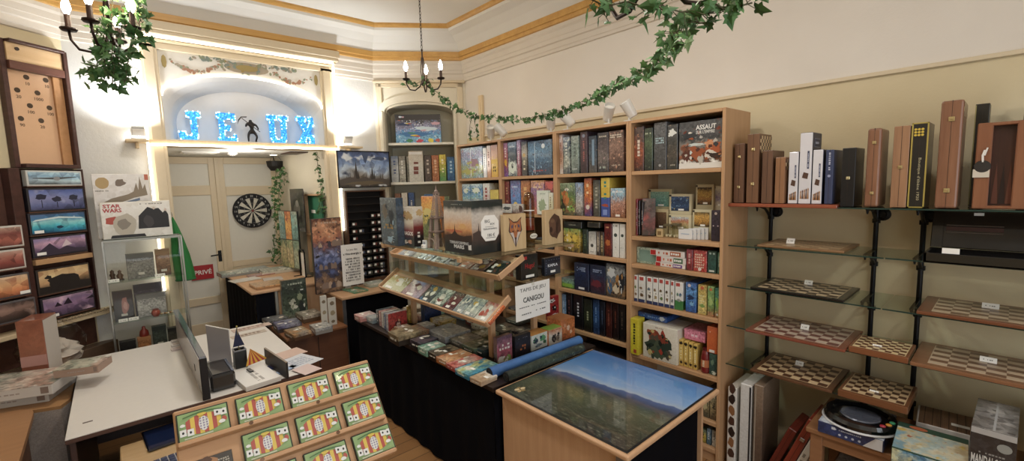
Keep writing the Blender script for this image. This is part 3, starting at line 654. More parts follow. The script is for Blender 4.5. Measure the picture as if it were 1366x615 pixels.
for (a, b, tp, st, lb) in [(766, 776, 466, ['#5a5a58', '#a8a8a4', '#3a3a3a'], 'grey box just showing above the landscape table, lowest visible shelf'),
                           (777, 800, 467, ['#2a2624', '#8a8076', '#3a3030'], 'dark speckled box beside the grey one above the landscape table'),
                           (801, 833, 474, ['#241a18', '#3a2a24'], 'dark brown box nearest the divider above the landscape table')]:
    S(R, a, b, tp, st, lb, [('h', '#c0b8a8', .75, .6, .1, 6, 1)])
# ---- end unit, second shelf: small pictures
R = ROW4[1]
def pic(pL, pR, pT, pB, fc, st, lb, xf, base, ms=(), blots=()):
    pm = (pT+pB)/2; ya, yb = clampy(PX(pR, pm, xf).y, PX(pL, pm, xf).y); zt = PX((pL+pR)/2, pT, xf).z
    w, h = yb-ya, zt-base; dep = .03
    r = solid('picture_box', lb, 'boxed picture', (dep, w, h), plain(fc, .5), (xf+dep/2, (ya+yb)/2, base))
    zb = PX((pL+pR)/2, pB, xf).z-base
    m = MB(); m.box(-w*.4, w*.4, zb+(h-zb)*.13, h-(h-zb)*.13, 0, .0008)
    m.build('picture', art(st, 'y', .35, 60, blots, coat=.2), r, M=frame((-dep/2-.0003, 0, 0), *FACE['-x']))
    patch(r, plain('#3a342c', .5), '-x', (-dep/2-.0006, w*.44, h-.012), w*.1, .014, 'corner_mark')
    patch(r, TAGW, '-x', (-dep/2-.001, -w*.05, zb+(h-zb)*.2), w*.25, .012, 'price_label')
    return r
pic(865, 896, 252.5, 279, '#b9ae88', ['#5a8a84', '#6a9a8e', '#7fa898'], 'cream boxed picture of a pale green map, upper left of the small pictures', 3.12, ROW4[1])
pic(892.5, 922.5, 259, 285, '#c9bf9c', ['#1c2a44', '#2c4870', '#24406a', '#33507c'], 'cream boxed picture of a dark blue night landscape', 3.09, ROW4[1], blots=[('#c8b860', .66, 40), ('#6f93b8', .6, 50)])
pic(928, 952, 246, 277.5, '#c4b894', ['#2a1a14', '#8a5a24', '#b08a3a', '#3a2418'], 'tall cream boxed picture of a golden draped figure shape', 3.12, ROW4[1])
pic(953, 965, 248, 280, '#d2cab4', ['#d5cdb8', '#6a5a8a', '#cfc8b4'], 'cream boxed picture with a purple shape, half hidden by the end panel', 3.14, ROW4[1])
pic(871, 891, 279.5, 308, '#b5a47c', ['#4a3424', '#5a4230', '#6a4c34'], 'cream boxed picture of a round brown medallion', 3.06, ROW4[1])
pic(892, 921.6, 287, 308, '#c8be9a', ['#7a7a4a', '#b09a6a', '#a8684a', '#a8bcc0'], 'cream boxed picture of red village roofs below the night landscape', 3.03, ROW4[1])
pic(923.8, 949, 280, 306, '#c8c09c', ['#3a3020', '#a87834', '#c89a4a', '#5a4a2c'], 'cream boxed picture of golden flowers below the draped figure', 3.05, ROW4[1])
def small(name, lb, cat, pL, pR, pT, xf, base, dep, mat, group=None):
    pm = pT+6; ya = PX(pR, pm, xf).y; yb = PX(pL, pm, xf).y; zt = PX((pL+pR)/2, pT, xf).z
    return solid(name, lb, cat, (dep, yb-ya, zt-base), mat, (xf+dep/2, (ya+yb)/2, base), 0, group, bev=.0015), yb-ya, zt-base
o, w, h = small('wooden_cube', 'tiny tan wooden cube box on the picture shelf', 'box', 875.5, 883.6, 306, 2.97, R, .03, wood('#b89c6a', '#c9ae7c', 'y')); patch(o, plain('#7a6038'), '-x', (-.0155, 0, h/2), w*.6, h*.5, 'engraving')
for i, (a, b, tp, lb) in enumerate([(884, 895, 299, 'clear box of bone dice nearest the wooden cube'), (895.5, 904.5, 298, 'clear box of bone dice beside the fan of white packs')]):
    xf = 2.975; z1 = PX(a, tp, xf).z; ya = PX(b, 310, xf).y; yb = PX(a, 310, xf).y; w = yb-ya
    r = thing('dice_box', lb, 'dice box', (xf+.03, (ya+yb)/2, R+.0015))
    MB().box(-.025, .025, -w/2, w/2, 0, z1-R, .001).build('clear_case', glass('#f4f4ee'), r)
    for j in range(4): MB().box(-.018+.019*(j//2), -.002+.019*(j//2), -w*.4+w*.42*(j % 2), -w*.4+w*.42*(j % 2)+.016, .003, .019, .002).build('die', plain('#d9cfae', .4), r)
    MB().box(-.024, .024, -w*.48, w*.48, z1-R-.016, z1-R-.002).build('label_card', plain('#6a6048'), r)
for i in range(5):
    a = 905+i*6.6; xf = 2.955+.014*i; z1 = PX(a+9, 306.5-.6*i, xf).z; ya = PX(a+18-i*1.2, 310, xf).y; yb = PX(a, 310, xf).y
    o = solid('card_pack', ['white pack in front of the fan of five, lying against the clear boxes', 'white pack second from the front of the fan', 'white pack in the middle of the fan', 'white pack second from the back of the fan', 'white pack at the back of the fan beside the dark bottle box'][i], 'card pack', (.011, yb-ya, z1-R), plain('#d5d7d8', .3, coat=.5), (xf+.006, (ya+yb)/2, R), 0, 'fan of white packs', bev=.001)
    patch(o, plain('#9fb4cc'), '-x', (-.0057, 0, (z1-R)*.55), (yb-ya)*.6, .006, 'print_line')
o, w, h = small('bottle_box', 'dark purple bottle box leaning by the end panel of the picture shelf', 'box', 949, 961, 281, 2.97, R, .05, art(['#221a2a', '#2e2438', '#3a3040'], 'z')); patch(o, plain('#b9a8a0'), '-x', (-.0255, 0, h*.9), w*.3, w*.3, 'seal', shape='disc')
for yy in (-.25, .25): patch(o, plain('#c8b8c0'), '-x', (-.0255, w*yy, h*.5), w*.14, w*.14, 'stud_print', shape='disc')
# leaning books on that shelf
for i, (a, b, st, lb) in enumerate([(842, 846, ['#7a1e2a', '#8a2430'], 'thin red book leaning first on the picture shelf'), (846.5, 850, ['#1a1618', '#2a2426'], 'thin black book leaning second on the picture shelf'), (850.5, 854, ['#201a1c', '#2a2022'], 'thin black book leaning third, behind the glossy cover')]):
    xf = 2.95; yb = PX(a, 300, xf).y; z1 = PX(a, 266+2*i, xf).z; hh = z1-R
    M = Matrix.Translation((xf+.1, min(yb-.035, Y3-TH-.012-.017*i), R+.003)) @ Matrix.Rotation(math.radians(0), 4, 'X')
    o = solid('book', lb, 'book', (.19, .014, hh), art(st, 'z'), None, M=M, group=None)
    glyphs(o, plain('#c9b9b0'), 'spine-x', (-.0953, 0, hh*.5), hh*.5, .006, 9, 1, i, 'title_print')
q = PX(862.5, 300, 3.0); z1 = PX(858, 265, 2.98).z
M = Matrix.Translation((2.97, q.y-.036, R+.004)) @ Matrix.Rotation(math.radians(28), 4, 'Z') @ Matrix.Rotation(math.radians(8), 4, 'Y')
o = solid('book', 'glossy dark brown book with a red picture leaning face out on the picture shelf', 'book', (.012, .095, (z1-R)*1.0), art(['#2c2224', '#6a3034', '#4a3a3c', '#5a4e4c'], 'z', .6, 14, [('#8a3a3a', .62)], coat=1), None, M=M)
M = None
# ---- end unit, third shelf
R = ROW4[2]
easel = shelf_box(R, 844.6, 878, 330, ['#8aa08c', '#9db2a0', '#a9b9a6'], 'pale green map box lying against the unit side, third shelf of the end unit', [('r', '#7a9a8c', .02, .5, .8, .7)], xf=2.97, dep=.03)
Z_ = [R]
for (a, b, tp, lb, mc) in [(874, 914, 351.5, 'red and white game box at the bottom of the stack of three', '#6a3a8a'), (875, 915, 343, 'red and white game box in the middle of the stack of three', '#4a6a4a'), (867, 913, 334.5, 'red and white game box on top of the stack of three', '#b0603a')]:
    xf = 2.94; z1 = PX((a+b)/2, tp, xf).z; ya = PX(b, tp+4, xf).y; yb = PX(a, tp+4, xf).y; hh = z1-Z_[0]; w = yb-ya
    o = solid('game_box', lb, 'game box', (.2, w, hh-.001), plain('#d8cfc8', .35, coat=.4), (xf+.1, (ya+yb)/2, Z_[0]), 0, 'stack of red and white boxes')
    patch(o, RED, '-x', (-.1003, w*.4, hh/2), w*.16, hh*.8, 'red_corner'); glyphs(o, plain('#c05a3a'), '-x', (-.1003, w*.1, hh*.5), w*.3, hh*.6, 4, 1, 3, 'title_print'); patch(o, plain(mc), '-x', (-.1003, -w*.25, hh*.5), w*.3, hh*.75, 'picture_print'); glyphs(o, WHITE, '-x', (-.101, -w*.25, hh*.5), w*.25, hh*.5, 4, 1, 5, 'title_print')
    Z_[0] = z1
S(R, 915.2, 923.8, 332.5, ['#6a2428', '#8a3034', '#8a3a44'], 'dark red upright box beside the stack of three', [V('#c89a90')])
S(R, 924.4, 942.6, 334, ['#a02a28', '#b03c36', '#9a3a3c'], 'bright red patterned box, third shelf of the end unit', [('h', '#d8b8a0', .5, .75, .7, 5, 6), E('#d8d0c8', .12, .25)], [('#d0907a', .6, 90)])
S(R, 943.4, 955.6, 334.5, ['#24443c', '#2a5048', '#234038'], 'dark green upright box with two round marks', [('e', '#9ab0a4', -.2, .88, .25), ('e', '#9ab0a4', .22, .88, .25), ('r', '#c0c8c0', 0, .1, .6, .08)])
S(R, 956.4, 961.5, 336.5, ['#3a5a4a', '#466a54'], 'thin green box at the panel end of the third shelf', [V('#a8b49a')])
# ---- end unit, fourth shelf: science kits
R = ROW4[3]
G4 = 'white boxes with a red badge and navy foot'
names = ['first from the divider', 'second from the divider', 'third from the divider, after a dark gap', 'fourth from the divider', 'fifth from the divider', 'sixth from the divider', 'slimmest, seventh from the divider']
ed = [(842.2, 850.4, 366.6), (851.4, 860.2, 368), (862.4, 870.2, 369.5), (870.6, 877.8, 370.5), (878.2, 885.6, 371.5), (886.4, 893.2, 373), (894, 899.2, 374.5)]
pc = ['#5a7a3a', '#8a6a4a', '#4a5a6a', '#7a5a3a', '#6a4a2a', '#4a3a2a', '#a08a5a']
for i, (a, b, tp) in enumerate(ed):
    S(R, a, b, tp, ['#d4d2cb', '#dddbd4'], 'white box with red badge and navy foot, '+names[i], [('b', '#2a3560', .0, .12), ('r', '#b8463e', 0, .9, .62, .13), ('p', [(pc[i], -.1, .55, .22, .05), ('#6a6a58', .12, .42, .12, .015), (pc[(i+3) % 7], .05, .28, .25, .06)]), E('#e6e2dc', .9, .35)], group=G4, amt=.1)
S(R, 900, 911, 376.5, ['#3a7a3a', '#d8d6d0', '#dedcd6', '#dcdad2'], 'white box with a red badge and green foot, next to the blue box', [('b', '#3c7a40', 0, .12), ('r', '#b8463e', -.12, .91, .5, .12), ('p', [('#6a8a6a', -.15, .55, .14, .06), ('#4a6a8a', .2, .55, .14, .06), ('#9a9a8a', 0, .35, .3, .05)])], interp='CONSTANT', amt=.02)
S(R, 914.2, 928.8, 377, ['#2a4a8a', '#3a6ab0', '#5a90c8', '#3a5c9c'], 'blue picture box on the shelf of white boxes', [E('#d0c0c0', .9, .3, -.15), ('p', [('#203058', 0, .5, .35, .08), ('#7ab0d8', .1, .3, .2, .08)])], [('#223a6a', .6)])
S(R, 930.6, 942.4, 380, ['#b8a050', '#c9b468', '#c0a858', '#b89a50'], 'mustard yellow box with a round badge beside the blue one', [E('#c85a3a', .9, .4), ('h', '#e0d8a0', .5, .6, .35, 4, 4), ('p', [('#7a9a4a', 0, .3, .3, .06)])])
S(R, 943.4, 952.4, 382, ['#a86a44', '#6a8a4a', '#7aa05a', '#8aa868'], 'green box with an orange badge, second last of its shelf', [E('#c86a3a', .9, .45), ('p', [('#a8c070', 0, .5, .3, .12)])], [('#4a6a34', .6)])
S(R, 953.2, 960.4, 384.5, ['#b0744a', '#5a9060', '#4a8a6a', '#3a7a64'], 'green and orange box, last of its shelf by the end panel', [E('#d8d0c0', .1, .45), ('p', [('#8ab84a', 0, .5, .3, .15)])], [('#8aa84a', .6)])
# ---- end unit, fifth shelf
R = ROW4[4]
o = S(R, 836.5, 851.5, 424.5, ['#c9b820', '#d2c22a', '#d0c028'], 'bright yellow box sticking out at the divider with a dark vertical title', [('v', '#3a3a14', .56, .62, .4), ('r', '#a8482e', .1, .1, .35, .1)], xf=2.885, dep=.09, amt=.05)
S(R, 852.4, 857, 427, ['#9ab0c0', '#d8dcdc', '#4a80b0', '#3a6aa0'], 'thin blue and white spine between the yellow box and the bird picture box', [V('#f0f0f0', .75, .4)], xf=2.99)
BB = S(R, 857.5, 903.6, 435, ['#cfc8b4', '#d9d3c2', '#ddd8c8'], 'big cream box with a red and green bird picture and white brush title', [('p', [('#3a4a3c', -.12, .42, .26, .3), ('#9a4a30', -.2, .72, .17, .17), ('#1e2a24', -.25, .3, .13, .14), ('#4c5a44', .0, .3, .22, .24), ('#a83a2a', .09, .74, .07, .13), ('#2a3a30', .16, .48, .2, .26), ('#8c3a28', .12, .62, .12, .1), ('#5a5040', .26, .22, .1, .12), ('#c0b070', .3, .2, .04, .04)]),
      ('t', 'Team', '#f0eee6', .14, .52, .24, .1), ('t', 'Braun', '#f0eee6', .12, .42, .3, .1), ('h', '#8a4a3a', .93, .25, .03, 5, 1)], xf=2.91, amt=.1)
xf = 2.93; zb = PX(866, 431, xf).z; ya = PX(893, 424, xf).y; yb = PX(844, 420, xf).y
BLU = S(BB.location.z+BB.dimensions.z+.001, 846, 889, 418, ['#1c3a78', '#2a5aa8', '#2450a0', '#16305c'], 'blue box with a white cloud print lying above the bird picture box', [('p', [('#c8d4e0', .36, .5, .1, .3)]), ('h', '#7aa8e0', .5, .6, .3, 8, 1)], [('#4a8ad0', .62)], xf=2.99)
for i in range(4):
    S(R, 905.3+i*6.3, 911.3+i*6.3, 453+i*2.1, ['#c09a44', '#d2b058', '#d0ac50'], ['yellow and black box touching the bird picture box, row of four', 'yellow and black box second in the row of four', 'yellow and black box third in the row of four', 'yellow and black box last in the row of four beside the red bottle'][i], [('v', '#f0e8c0', .5, .5, .4), ('p', [('#2a2218', 0, .88, .4, .06), ('#3a2a1c', .1, .15, .3, .05)])], group='row of four yellow and black boxes', amt=.1)
xf = 2.95; z0 = PX(917, 455.5, xf).z
S(R, 912, 941, 441, ['#c86a80', '#d8809a', '#d07890'], 'flat pink box lying on the row of yellow and black boxes', [('h', '#f0d8e0', .5, .3, .3, 5, 1)], pB=455, xf=2.965, dep=.2)
# red pot-bellied box
xf = 2.92; ya = PX(944.6, 480, xf).y; yb = PX(932.6, 480, xf).y; w = yb-ya; zt = PX(938, 466, xf).z; h = zt-R
r = thing('bottle_shaped_tin', 'dark red rounded tin with a pale label beside the orange box', 'tin', (xf+w/2, (ya+yb)/2, R+.0015))
MB().lathe([(0, 0), (w*.42, 0), (w*.5, h*.08), (w*.5, h*.6), (w*.42, h*.8), (w*.3, h*.93), (w*.3, h), (0, h)], seg=20).build('body', plain('#7a1a1c', .3, coat=.5), r, smooth=False)
MB().lathe([(w*.505, h*.25), (w*.505, h*.55)], seg=20).build('label_band', plain('#b8683c'), r); MB().lathe([(w*.32, h*.92), (w*.32, h*1.01), (0, h*1.02)], seg=20).build('cap', plain('#5a1214', .4), r)
glyphs(r, plain('#e0c8a8'), 'spine-x', (-w*.508, 0, h*.4), h*.26, w*.35, 6, 1, 5, 'title_print')
xf = 2.935; 
S(R, 945.4, 956.5, 472, ['#2a4038', '#34524a', '#3c5a50'], 'dark green box with a white triangle under the orange box', [('p', [('#c8d0c0', .1, .12, .3, .08), ('#6a8a70', -.1, .6, .2, .12)])], [('#5a7a68', .62)])
z0 = PX(950, 472, 2.93).z
S(R, 942.5, 957.2, 436, ['#c0562a', '#cc6232', '#c85c2e'], 'bright orange box standing on the dark green box by the end panel', [('r', '#e0ddd6', -.0, .08, .5, .1), E('#e8c8b0', .8, .12, -.2)], pB=471.6, xf=2.93, dep=.2, amt=.06)
R = ROW4[5]
S(R, 935, 946, 524, ['#4a4434', '#8a7a54', '#6a6a5a'], 'speckled brown green box low in the end unit beside the table', [('p', [('#c0b080', 0, .5, .3, .2)])], [('#3a4a44', .6)])
S(R, 946.6, 956, 522, ['#5a4a34', '#a89468', '#5a6a64'], 'mottled tan box low in the end unit against the panel', [('h', '#d8cca8', .8, .6, .1, 4, 1)], [('#3a3a34', .6)])
R = ROW4[6]
S(R, 934, 941.4, 573, ['#7a6a2a', '#b8a03c', '#5a7a6a'], 'yellow spine at floor level in the end unit', [V('#2a2a1a')])
S(R, 942, 948.4, 572, ['#3a5a6a', '#5a7a8a', '#7a90a0'], 'blue grey spine at floor level in the end unit', [V('#d0d8d8')])
S(R, 949, 955.6, 574, ['#a8a494', '#c0bcae', '#8a8878'], 'pale spine at floor level in the end unit', [V('#4a4a44')])
# ================================================================= PIPE SHELVING ON THE RIGHT WALL
PXW = 3.385
LEV = [1.765, 1.506, 1.235, .967, .704]
py_ = [PX(1029, 277, PXW).y, PX(1170, 280, PXW).y, PX(1233, 290, PXW).y, -.75]
pl = ['black pipe post nearest the bookcase end, carrying glass shelves', 'second black pipe post from the bookcase, where two glass shelves meet', 'third black pipe post, left end of the open black game case', 'fourth black pipe post at the far right of the glass shelves']
for i, y in enumerate(py_):
    r = thing('pipe_post', pl[i], 'shelf support', (PXW, y, 0), 0, 'black pipe shelf posts')
    MB().cyl((0, 0, 0), (0, 0, 1.745), .0125, seg=14).lathe([(.0, 0), (.04, 0), (.04, .008), (.018, .012), (.018, .03), (.0125, .03)], seg=16).build('pipe', IRON, r)
    m = MB(); M = Matrix.Translation((.034, -.025, 1.70)) @ Matrix.Rotation(-PI/2, 4, 'Y')
    m.lathe([(0, 0), (.038, 0), (.038, .01), (.02, .015), (.018, .03), (0, .03)], seg=18, M=M); m.build('wall_flange', IRON, r)
    for L in LEV:
        a = MB(); a.cyl((0, 0, L-.115), (0, 0, L-.09), .02, seg=12)
        a.tube([(-.012, 0, L-.1), (-.06, 0, L-.07), (-.12, 0, L-.035), (-.2, 0, L-.02)], [.011, .009, .008, .007], 8)
        a.box(-.27, .005, -.008, .008, L-.021, L-.0095, .002); a.cyl((-.255, 0, L-.021), (-.255, 0, L-.045), .008, .004, 8)
        a.build('bracket_arm', IRON, r)
GT = .008
GS = NT('glass_edge'); GS.set('Base Color', lin('#1d3a34')); GS.set('Roughness', .15)
GE = GS.m
def glass_shelf(label, y0, y1, L, x0=2.98, x1=3.37, mat=None):
    m = MB(); m.box(x0, x1, y0, y1, L-GT, L-.0005, 0, 0)
    for f in m.bm.faces:
        if abs(f.normal.z) < .5 and f.calc_center_median().x < x0+.01: f.material_index = 1
    o = m.build('glass_shelf', [mat or GLASS, GE]); return tag(o, label, 'glass shelf', 'glass shelves on the pipe posts')
LN = ['top', 'second', 'third', 'fourth', 'lowest']
for i, L in enumerate(LEV):
    if i: glass_shelf('%s glass shelf next to the bookcase end' % LN[i], .442, 1.245, L)
    if 0 < i < 4: glass_shelf('%s glass shelf right of the panes by the bookcase' % LN[i], -.95, .436, L)
glass_shelf('top dark glass shelf under the big wooden game cases', -.95, .648, LEV[0], 2.965, 3.37, plain('#14211f', .08, coat=1))
m = MB(); m.box(2.965, 3.37, .652, 1.245, LEV[0]-.008, LEV[0]+.013, .003); tag(m.build('shelf_board', wood('#8a3f28', '#a35236', 'y', .3, 1, .4)), 'red brown wooden shelf board carrying the small chess boxes', 'shelf')
# ---- chess boards
def chessboard(label, cx, cy, z, s, th, cf, cl, cd, border=.09, rot=0, sy=None, group='chess boards on the glass shelves', name='chessboard'):
    r = thing(name, label, 'chessboard', (cx, cy, z+.0008), rot, group)
    h = s/2; hy = (sy or s)/2
    MB().box(-h, h, -hy, hy, 0, th, .004, seg=2).build('frame', cf, r)
    n = 8; a = h*(1-border*2); b = hy*(1-border*2); L = MB(); D = MB()
    for i in range(n):
        for j in range(n):
            x0 = -a+2*a*i/n; y0 = -b+2*b*j/n
            (L if (i+j) % 2 else D).box(x0, x0+2*a/n, y0, y0+2*b/n, th-.002, th+.0008)
    L.build('light_squares', cl, r); D.build('dark_squares', cd, r)
    MB().box(-a-.004, a+.004, -b-.004, b+.004, th-.002, th+.0004).build('inlay_line', cl, r)
    return r
lw = wood('#c9a878', '#dcc096', 'y', .3); dw = wood('#4a2a1c', '#5e3826', 'y', .3); mh = wood('#7a3a28', '#8f4a34', 'y', .25, 1, .4); pl_ = wood('#b8a08c', '#cdb8a4', 'y', .3)
wal = wood('#5a3a26', '#70492f', 'y', .3, 1, .3)
XC = lambda s: 3.365-s/2
chessboard('pale brown chessboard on the second shelf, nearest the top', 3.0+.18, .84, LEV[1], .37, .014, wood('#7d5a38', '#946c46', 'y', .3), wood('#b89a70', '#c8aa80', 'y', .3), wood('#8a6a48', '#987654', 'y', .3), .08, sy=.45)
chessboard('black framed chessboard on the third shelf', 3.165, .845, LEV[2], .39, .015, plain('#15110f', .3, coat=.4), wood('#b09a78', '#c4ae8a', 'y', .3), wood('#2e2019', '#3a2a20', 'y', .3), .08, sy=.49)
chessboard('large mahogany chessboard with pinkish squares on the fourth shelf', 3.145, .835, LEV[3], .44, .016, mh, pl_, wood('#6a3c36', '#7a4a42', 'y', .3), .08, sy=.52)
chessboard('small thick chessboard with honey squares, fourth shelf beside the mahogany board', 3.09, .442, LEV[3], .26, .034, wood('#7a4426', '#8d5432', 'y', .3, 1, .3), wood('#d9bd88', '#e8d0a0', 'y', .3), wood('#5e301c', '#703c24', 'y', .3), .07, sy=.25)
chessboard('brown chessboard with cream squares on the lowest shelf', 3.155, .85, LEV[4], .41, .016, wal, lw, dw, .08, sy=.44)
chessboard('small thick chessboard with many dark squares, lowest shelf beside the brown board', 3.11, .453, LEV[4], .33, .04, wood('#6b3d22', '#7d4c2c', 'y', .3, 1, .3), lw, dw, .07, sy=.30)
chessboard('large walnut chessboard on the right third shelf, below the open black case', 3.165, -.01, LEV[2], .4, .018, wood('#6b3a22', '#824b2e', 'y', .3, 1, .3), wood('#b9a184', '#c9b292', 'y', .3), wood('#6b5038', '#7a5c42', 'y', .3), .09, sy=.62)
chessboard('large brown chessboard on the right fourth shelf, lowest on that side', 3.16, -.02, LEV[3], .41, .02, wood('#7d5034', '#93623f', 'y', .3, 1, .3), wood('#c0a68a', '#d0b89a', 'y', .3), wood('#6f4c36', '#805a40', 'y', .3), .1, sy=.66)
def price(label, px, py, z, w=.04, d=.03, tent=False):
    p = PZ(px, py, z)
    r = thing('price_tag', label, 'price tag', (p.x, p.y, z+.001), 0, 'price tags on the chessboards')
    M = frame((0, 0, 0), (0, -1, 0), (.5, 0, .866))
    m = MB(); m.box(-w/2, w/2, 0, d, -.0008, .0008, .0003)
    m.build('card', TAGW, r, M=M); MB().box(-.001, .012, -w/2, w/2, 0, .0012).build('foot', glass('#f4f4f4'), r)
    glyphs(r, plain('#8f8d88'), ((0, -1, 0), (.5, 0, .866)), (-.0008+.25*d, 0, .433*d), w*.6, d*.3, 5, 1, 3, 'price_print')
price('white price tag on the pale brown chessboard', 1054, 325, LEV[1]+.0155, .045, .035); price('white price tag on the black framed chessboard', 1078, 380, LEV[2]+.0165, .045, .03)
price('white price tag on the mahogany chessboard', 1073, 440, LEV[3]+.0175, .045, .034); price('white price tag on the brown lowest chessboard', 1066, 488, LEV[4]+.0175, .045, .03)
price('white price tag on the small thick honey chessboard', 1170, 462, LEV[3]+.0355, .04, .008); price('white price tag on the lowest small thick chessboard', 1166, 523, LEV[4]+.0415, .04, .008)
price('white price tag on the large walnut chessboard', 1321, 412, LEV[2]+.0195, .06, .028); price('white price tag on the large brown chessboard at right', 1318, 484, LEV[3]+.0215, .06, .028)
# ---- open black games case on the right second shelf
r = thing('games_case', 'open black lacquer backgammon case lying on the second right shelf', 'games case', (0, 0, LEV[1]+.001))
lac = plain('#0c0c0d', .25, coat=.6); felt = plain('#1d1614', .8)
m = MB(); x0, x1, y0, y1 = 2.93, 3.16, -.6, .285
m.box(x0, x1, y0, y1, 0, .008); m.box(x0, x0+.012, y0, y1, 0, .048, .002); m.box(x1-.012, x1, y0, y1, 0, .048, .002); m.box(x0, x1, y0, y0+.012, 0, .048, .002); m.box(x0, x1, y1-.012, y1, 0, .048, .002); m.box(x0, x1, -.16, -.14, 0, .04)
m.build('tray', lac, r); MB().box(x0+.013, x1-.013, y0+.013, y1-.013, .009, .011).build('felt_lining', felt, r)
Mh = Matrix.Translation((3.165, 0, .05)) @ Matrix.Rotation(math.radians(14), 4, 'Y')
m = MB(); m.box(0, .022, y0, y1, 0, .2, .003); l = m.build('lid', lac, r, M=Mh)
m = MB()
for y in (y0, .24): m.box(-.012, .0, y, y+.04 if y > 0 else y+.02, 0, .2)
m.box(-.012, 0, y0, y1, .185, .2); m.build('lid_rim', lac, l)
polys(l, [plain('#6b5a48', .5), plain('#1a1412', .5), plain('#4a241e', .5)], '-x', (-.001, -.12, .1), [(0, [(-.07, 0), (0, .035), (.07, 0), (0, -.035)]), (1, [(-.055, 0), (0, .026), (.055, 0), (0, -.026)]), (0, [(-.025, 0), (0, .012), (.025, 0), (0, -.012)])], 'inlay')
polys(l, [plain('#4a2a24', .5), plain('#5a4a40', .5)], '-x', (-.001, .13, .1), [(0, [(-.1, -.012), (.1, -.012), (.1, .008), (-.1, .008)]), (1, [(-.1, .014), (.1, .014), (.1, .018), (-.1, .018)]), (1, [(-.1, -.022), (.1, -.022), (.1, -.018), (-.1, -.018)])], 'inlay_stripe')
yt = PX(1268, 340, 2.94).y; q = thing('price_tag', 'white price tag standing on the rim of the black games case', 'price tag', (2.936, yt, LEV[1]+.05), 0, 'price tags on the chessboards'); MB().box(-.001, .001, -.03, .03, 0, .026, .0004).build('card', TAGW, q); MB().box(0, .01, -.03, .03, 0, .001).build('foot', glass('#f4f4f4'), q)
MB().box(-.002, 0, .1, .135, .168, .182).build('price_label', TAGW, l)
# ---- boxes along the top board
TB = LEV[0]+.014; TG = LEV[0]+.001
def wood_box(pL, pR, pT, mat, label, clasps=(), base=TB, dep=.2, xf=3.0, name='wooden_game_box', pB=269, ms=(), clc='#c9b27a', rnd=0, checker=None, cat='wooden box'):
    pm = (pT+pB)/2; ya = PX(pR, pm, xf).y; yb = PX(pL, pm, xf).y; zt = PX((pL+pR)/2, pT, xf).z; w, h = yb-ya-.002, zt-base
    m = MB(); m.box(-dep/2, dep/2, -w/2, w/2, 0, h, .003+rnd, seg=2)
    o = tag(m.build(name, mat, None, (xf+dep/2, (ya+yb)/2, base+.001)), label, cat, 'boxes along the top pipe shelf')
    MB().box(-dep/2-.0004, dep/2+.0004, -.0008, .0008, .002, h+.0004).build('lid_seam', plain('#2a1a12'), o)
    for cz in clasps:
        c = MB(); s = min(.03, w*.28); c.box(-dep/2-.006, -dep/2, -s/2, s/2, h*cz-s/2, h*cz+s/2, .002); c.cyl((-dep/2-.009, -s*.2, h*cz), (-dep/2-.009, s*.2, h*cz), .003, seg=8)
        c.build('clasp', plain(clc, .3, .6), o)
    if checker:
        a = MB(); b = MB(); c0, zz0, n = checker; q = .021
        for i in range(int(dep/q)):
            for j in range(n):
                (a if (i+j) % 2 else b).box(-dep/2+.01+i*q, -dep/2+.01+(i+1)*q-.0005, -w/2-.0012, -w/2-.0002, h-.012-(j+1)*q, h-.012-j*q-.0005)
        a.build('light_squares', lw, o); b.build('dark_squares', dw, o)
    marks(o, ms, w, h, '-x', dep/2, 9); return o
W1 = wood('#5f4130', '#74513c', 'z', .4); W2 = wood('#6d4a33', '#80593e', 'z', .4); W3 = wood('#8a5d3c', '#9c6d49', 'z', .4); W4 = wood('#7a4c33', '#946346', 'z', .35, 1, .2); W5 = wood('#916546', '#a87b58', 'z', .35, 1, .2)
wood_box(979, 992.6, 192, W1, 'dark wooden chess box with two clasps, nearest the bookcase', (.27, .78))
wood_box(996, 1012.6, 179, W2, 'taller wooden chess box with two clasps and a checkered lid, second from the bookcase', (.28, .78), checker=(0, 0, 5))
wood_box(1016, 1030.4, 201, W1, 'dark plain wooden box, third from the bookcase', (), xf=2.985)
wood_box(1033.6, 1046.8, 210, W3, 'light wooden box with a checkered side, just left of the white boxes', (), xf=2.985, checker=(0, 0, 3))
KW = plain('#dad8de', .35, coat=.3)
def kit(pL, pR, pT, lb):
    o = wood_box(pL, pR, pT, [KW], lb, (), name='chess_set_box', dep=.17, cat='game box')
    w = o.dimensions.y; h = o.dimensions.z; d = -.17/2-.0005
    for c in o.children: bpy.data.objects.remove(c)
    MB().box(-.08, .0855, -w/2-.0012, -w/2+.004, .002, h*.996).build('navy_side', plain('#272d45', .4), o)
    MB().box(-.084, .0855, -w/2+.002, w/2-.002, h-.001, h+.0012).build('navy_top', plain('#2a3048', .4), o)
    patch(o, plain('#3b4262'), '-x', (d, -w*.22, h*.62), w*.16, h*.25, 'title_strip'); glyphs(o, plain('#c8cbe0'), 'spine-x', (d-.0008, -w*.22, h*.62), h*.22, w*.1, 12, 1, 4, 'title_print')
    polys(o, [plain('#5a3c2e'), plain('#3c2a22')], '-x', (d, 0, h*.4), [(0, [(-w*.25, -.012), (w*.2, -.02), (w*.28, .012), (-w*.12, .02)])], 'board_picture')
    sh = []
    for j in range(5): u = -w*.3+w*.15*j; sh.append((j % 2, [(u-.004, 0), (u+.004, 0), (u+.002, h*.07+.004*j), (u+.003, h*.1+.004*j), (u, h*.12+.004*j), (u-.003, h*.1+.004*j), (u-.002, h*.07+.004*j)]))
    polys(o, [plain('#a5703f'), plain('#5a3a2a')], '-x', (d, 0, h*.07), sh, 'pieces_picture')
    return o
kit(1051.6, 1064.6, 203, 'short white chess set box with navy side, left of the tall white one'); o = kit(1066, 1082.8, 177.5, 'tall white chess set box with navy side'); kit(1083.4, 1097, 200, 'short white chess set box pushed before the tall one')
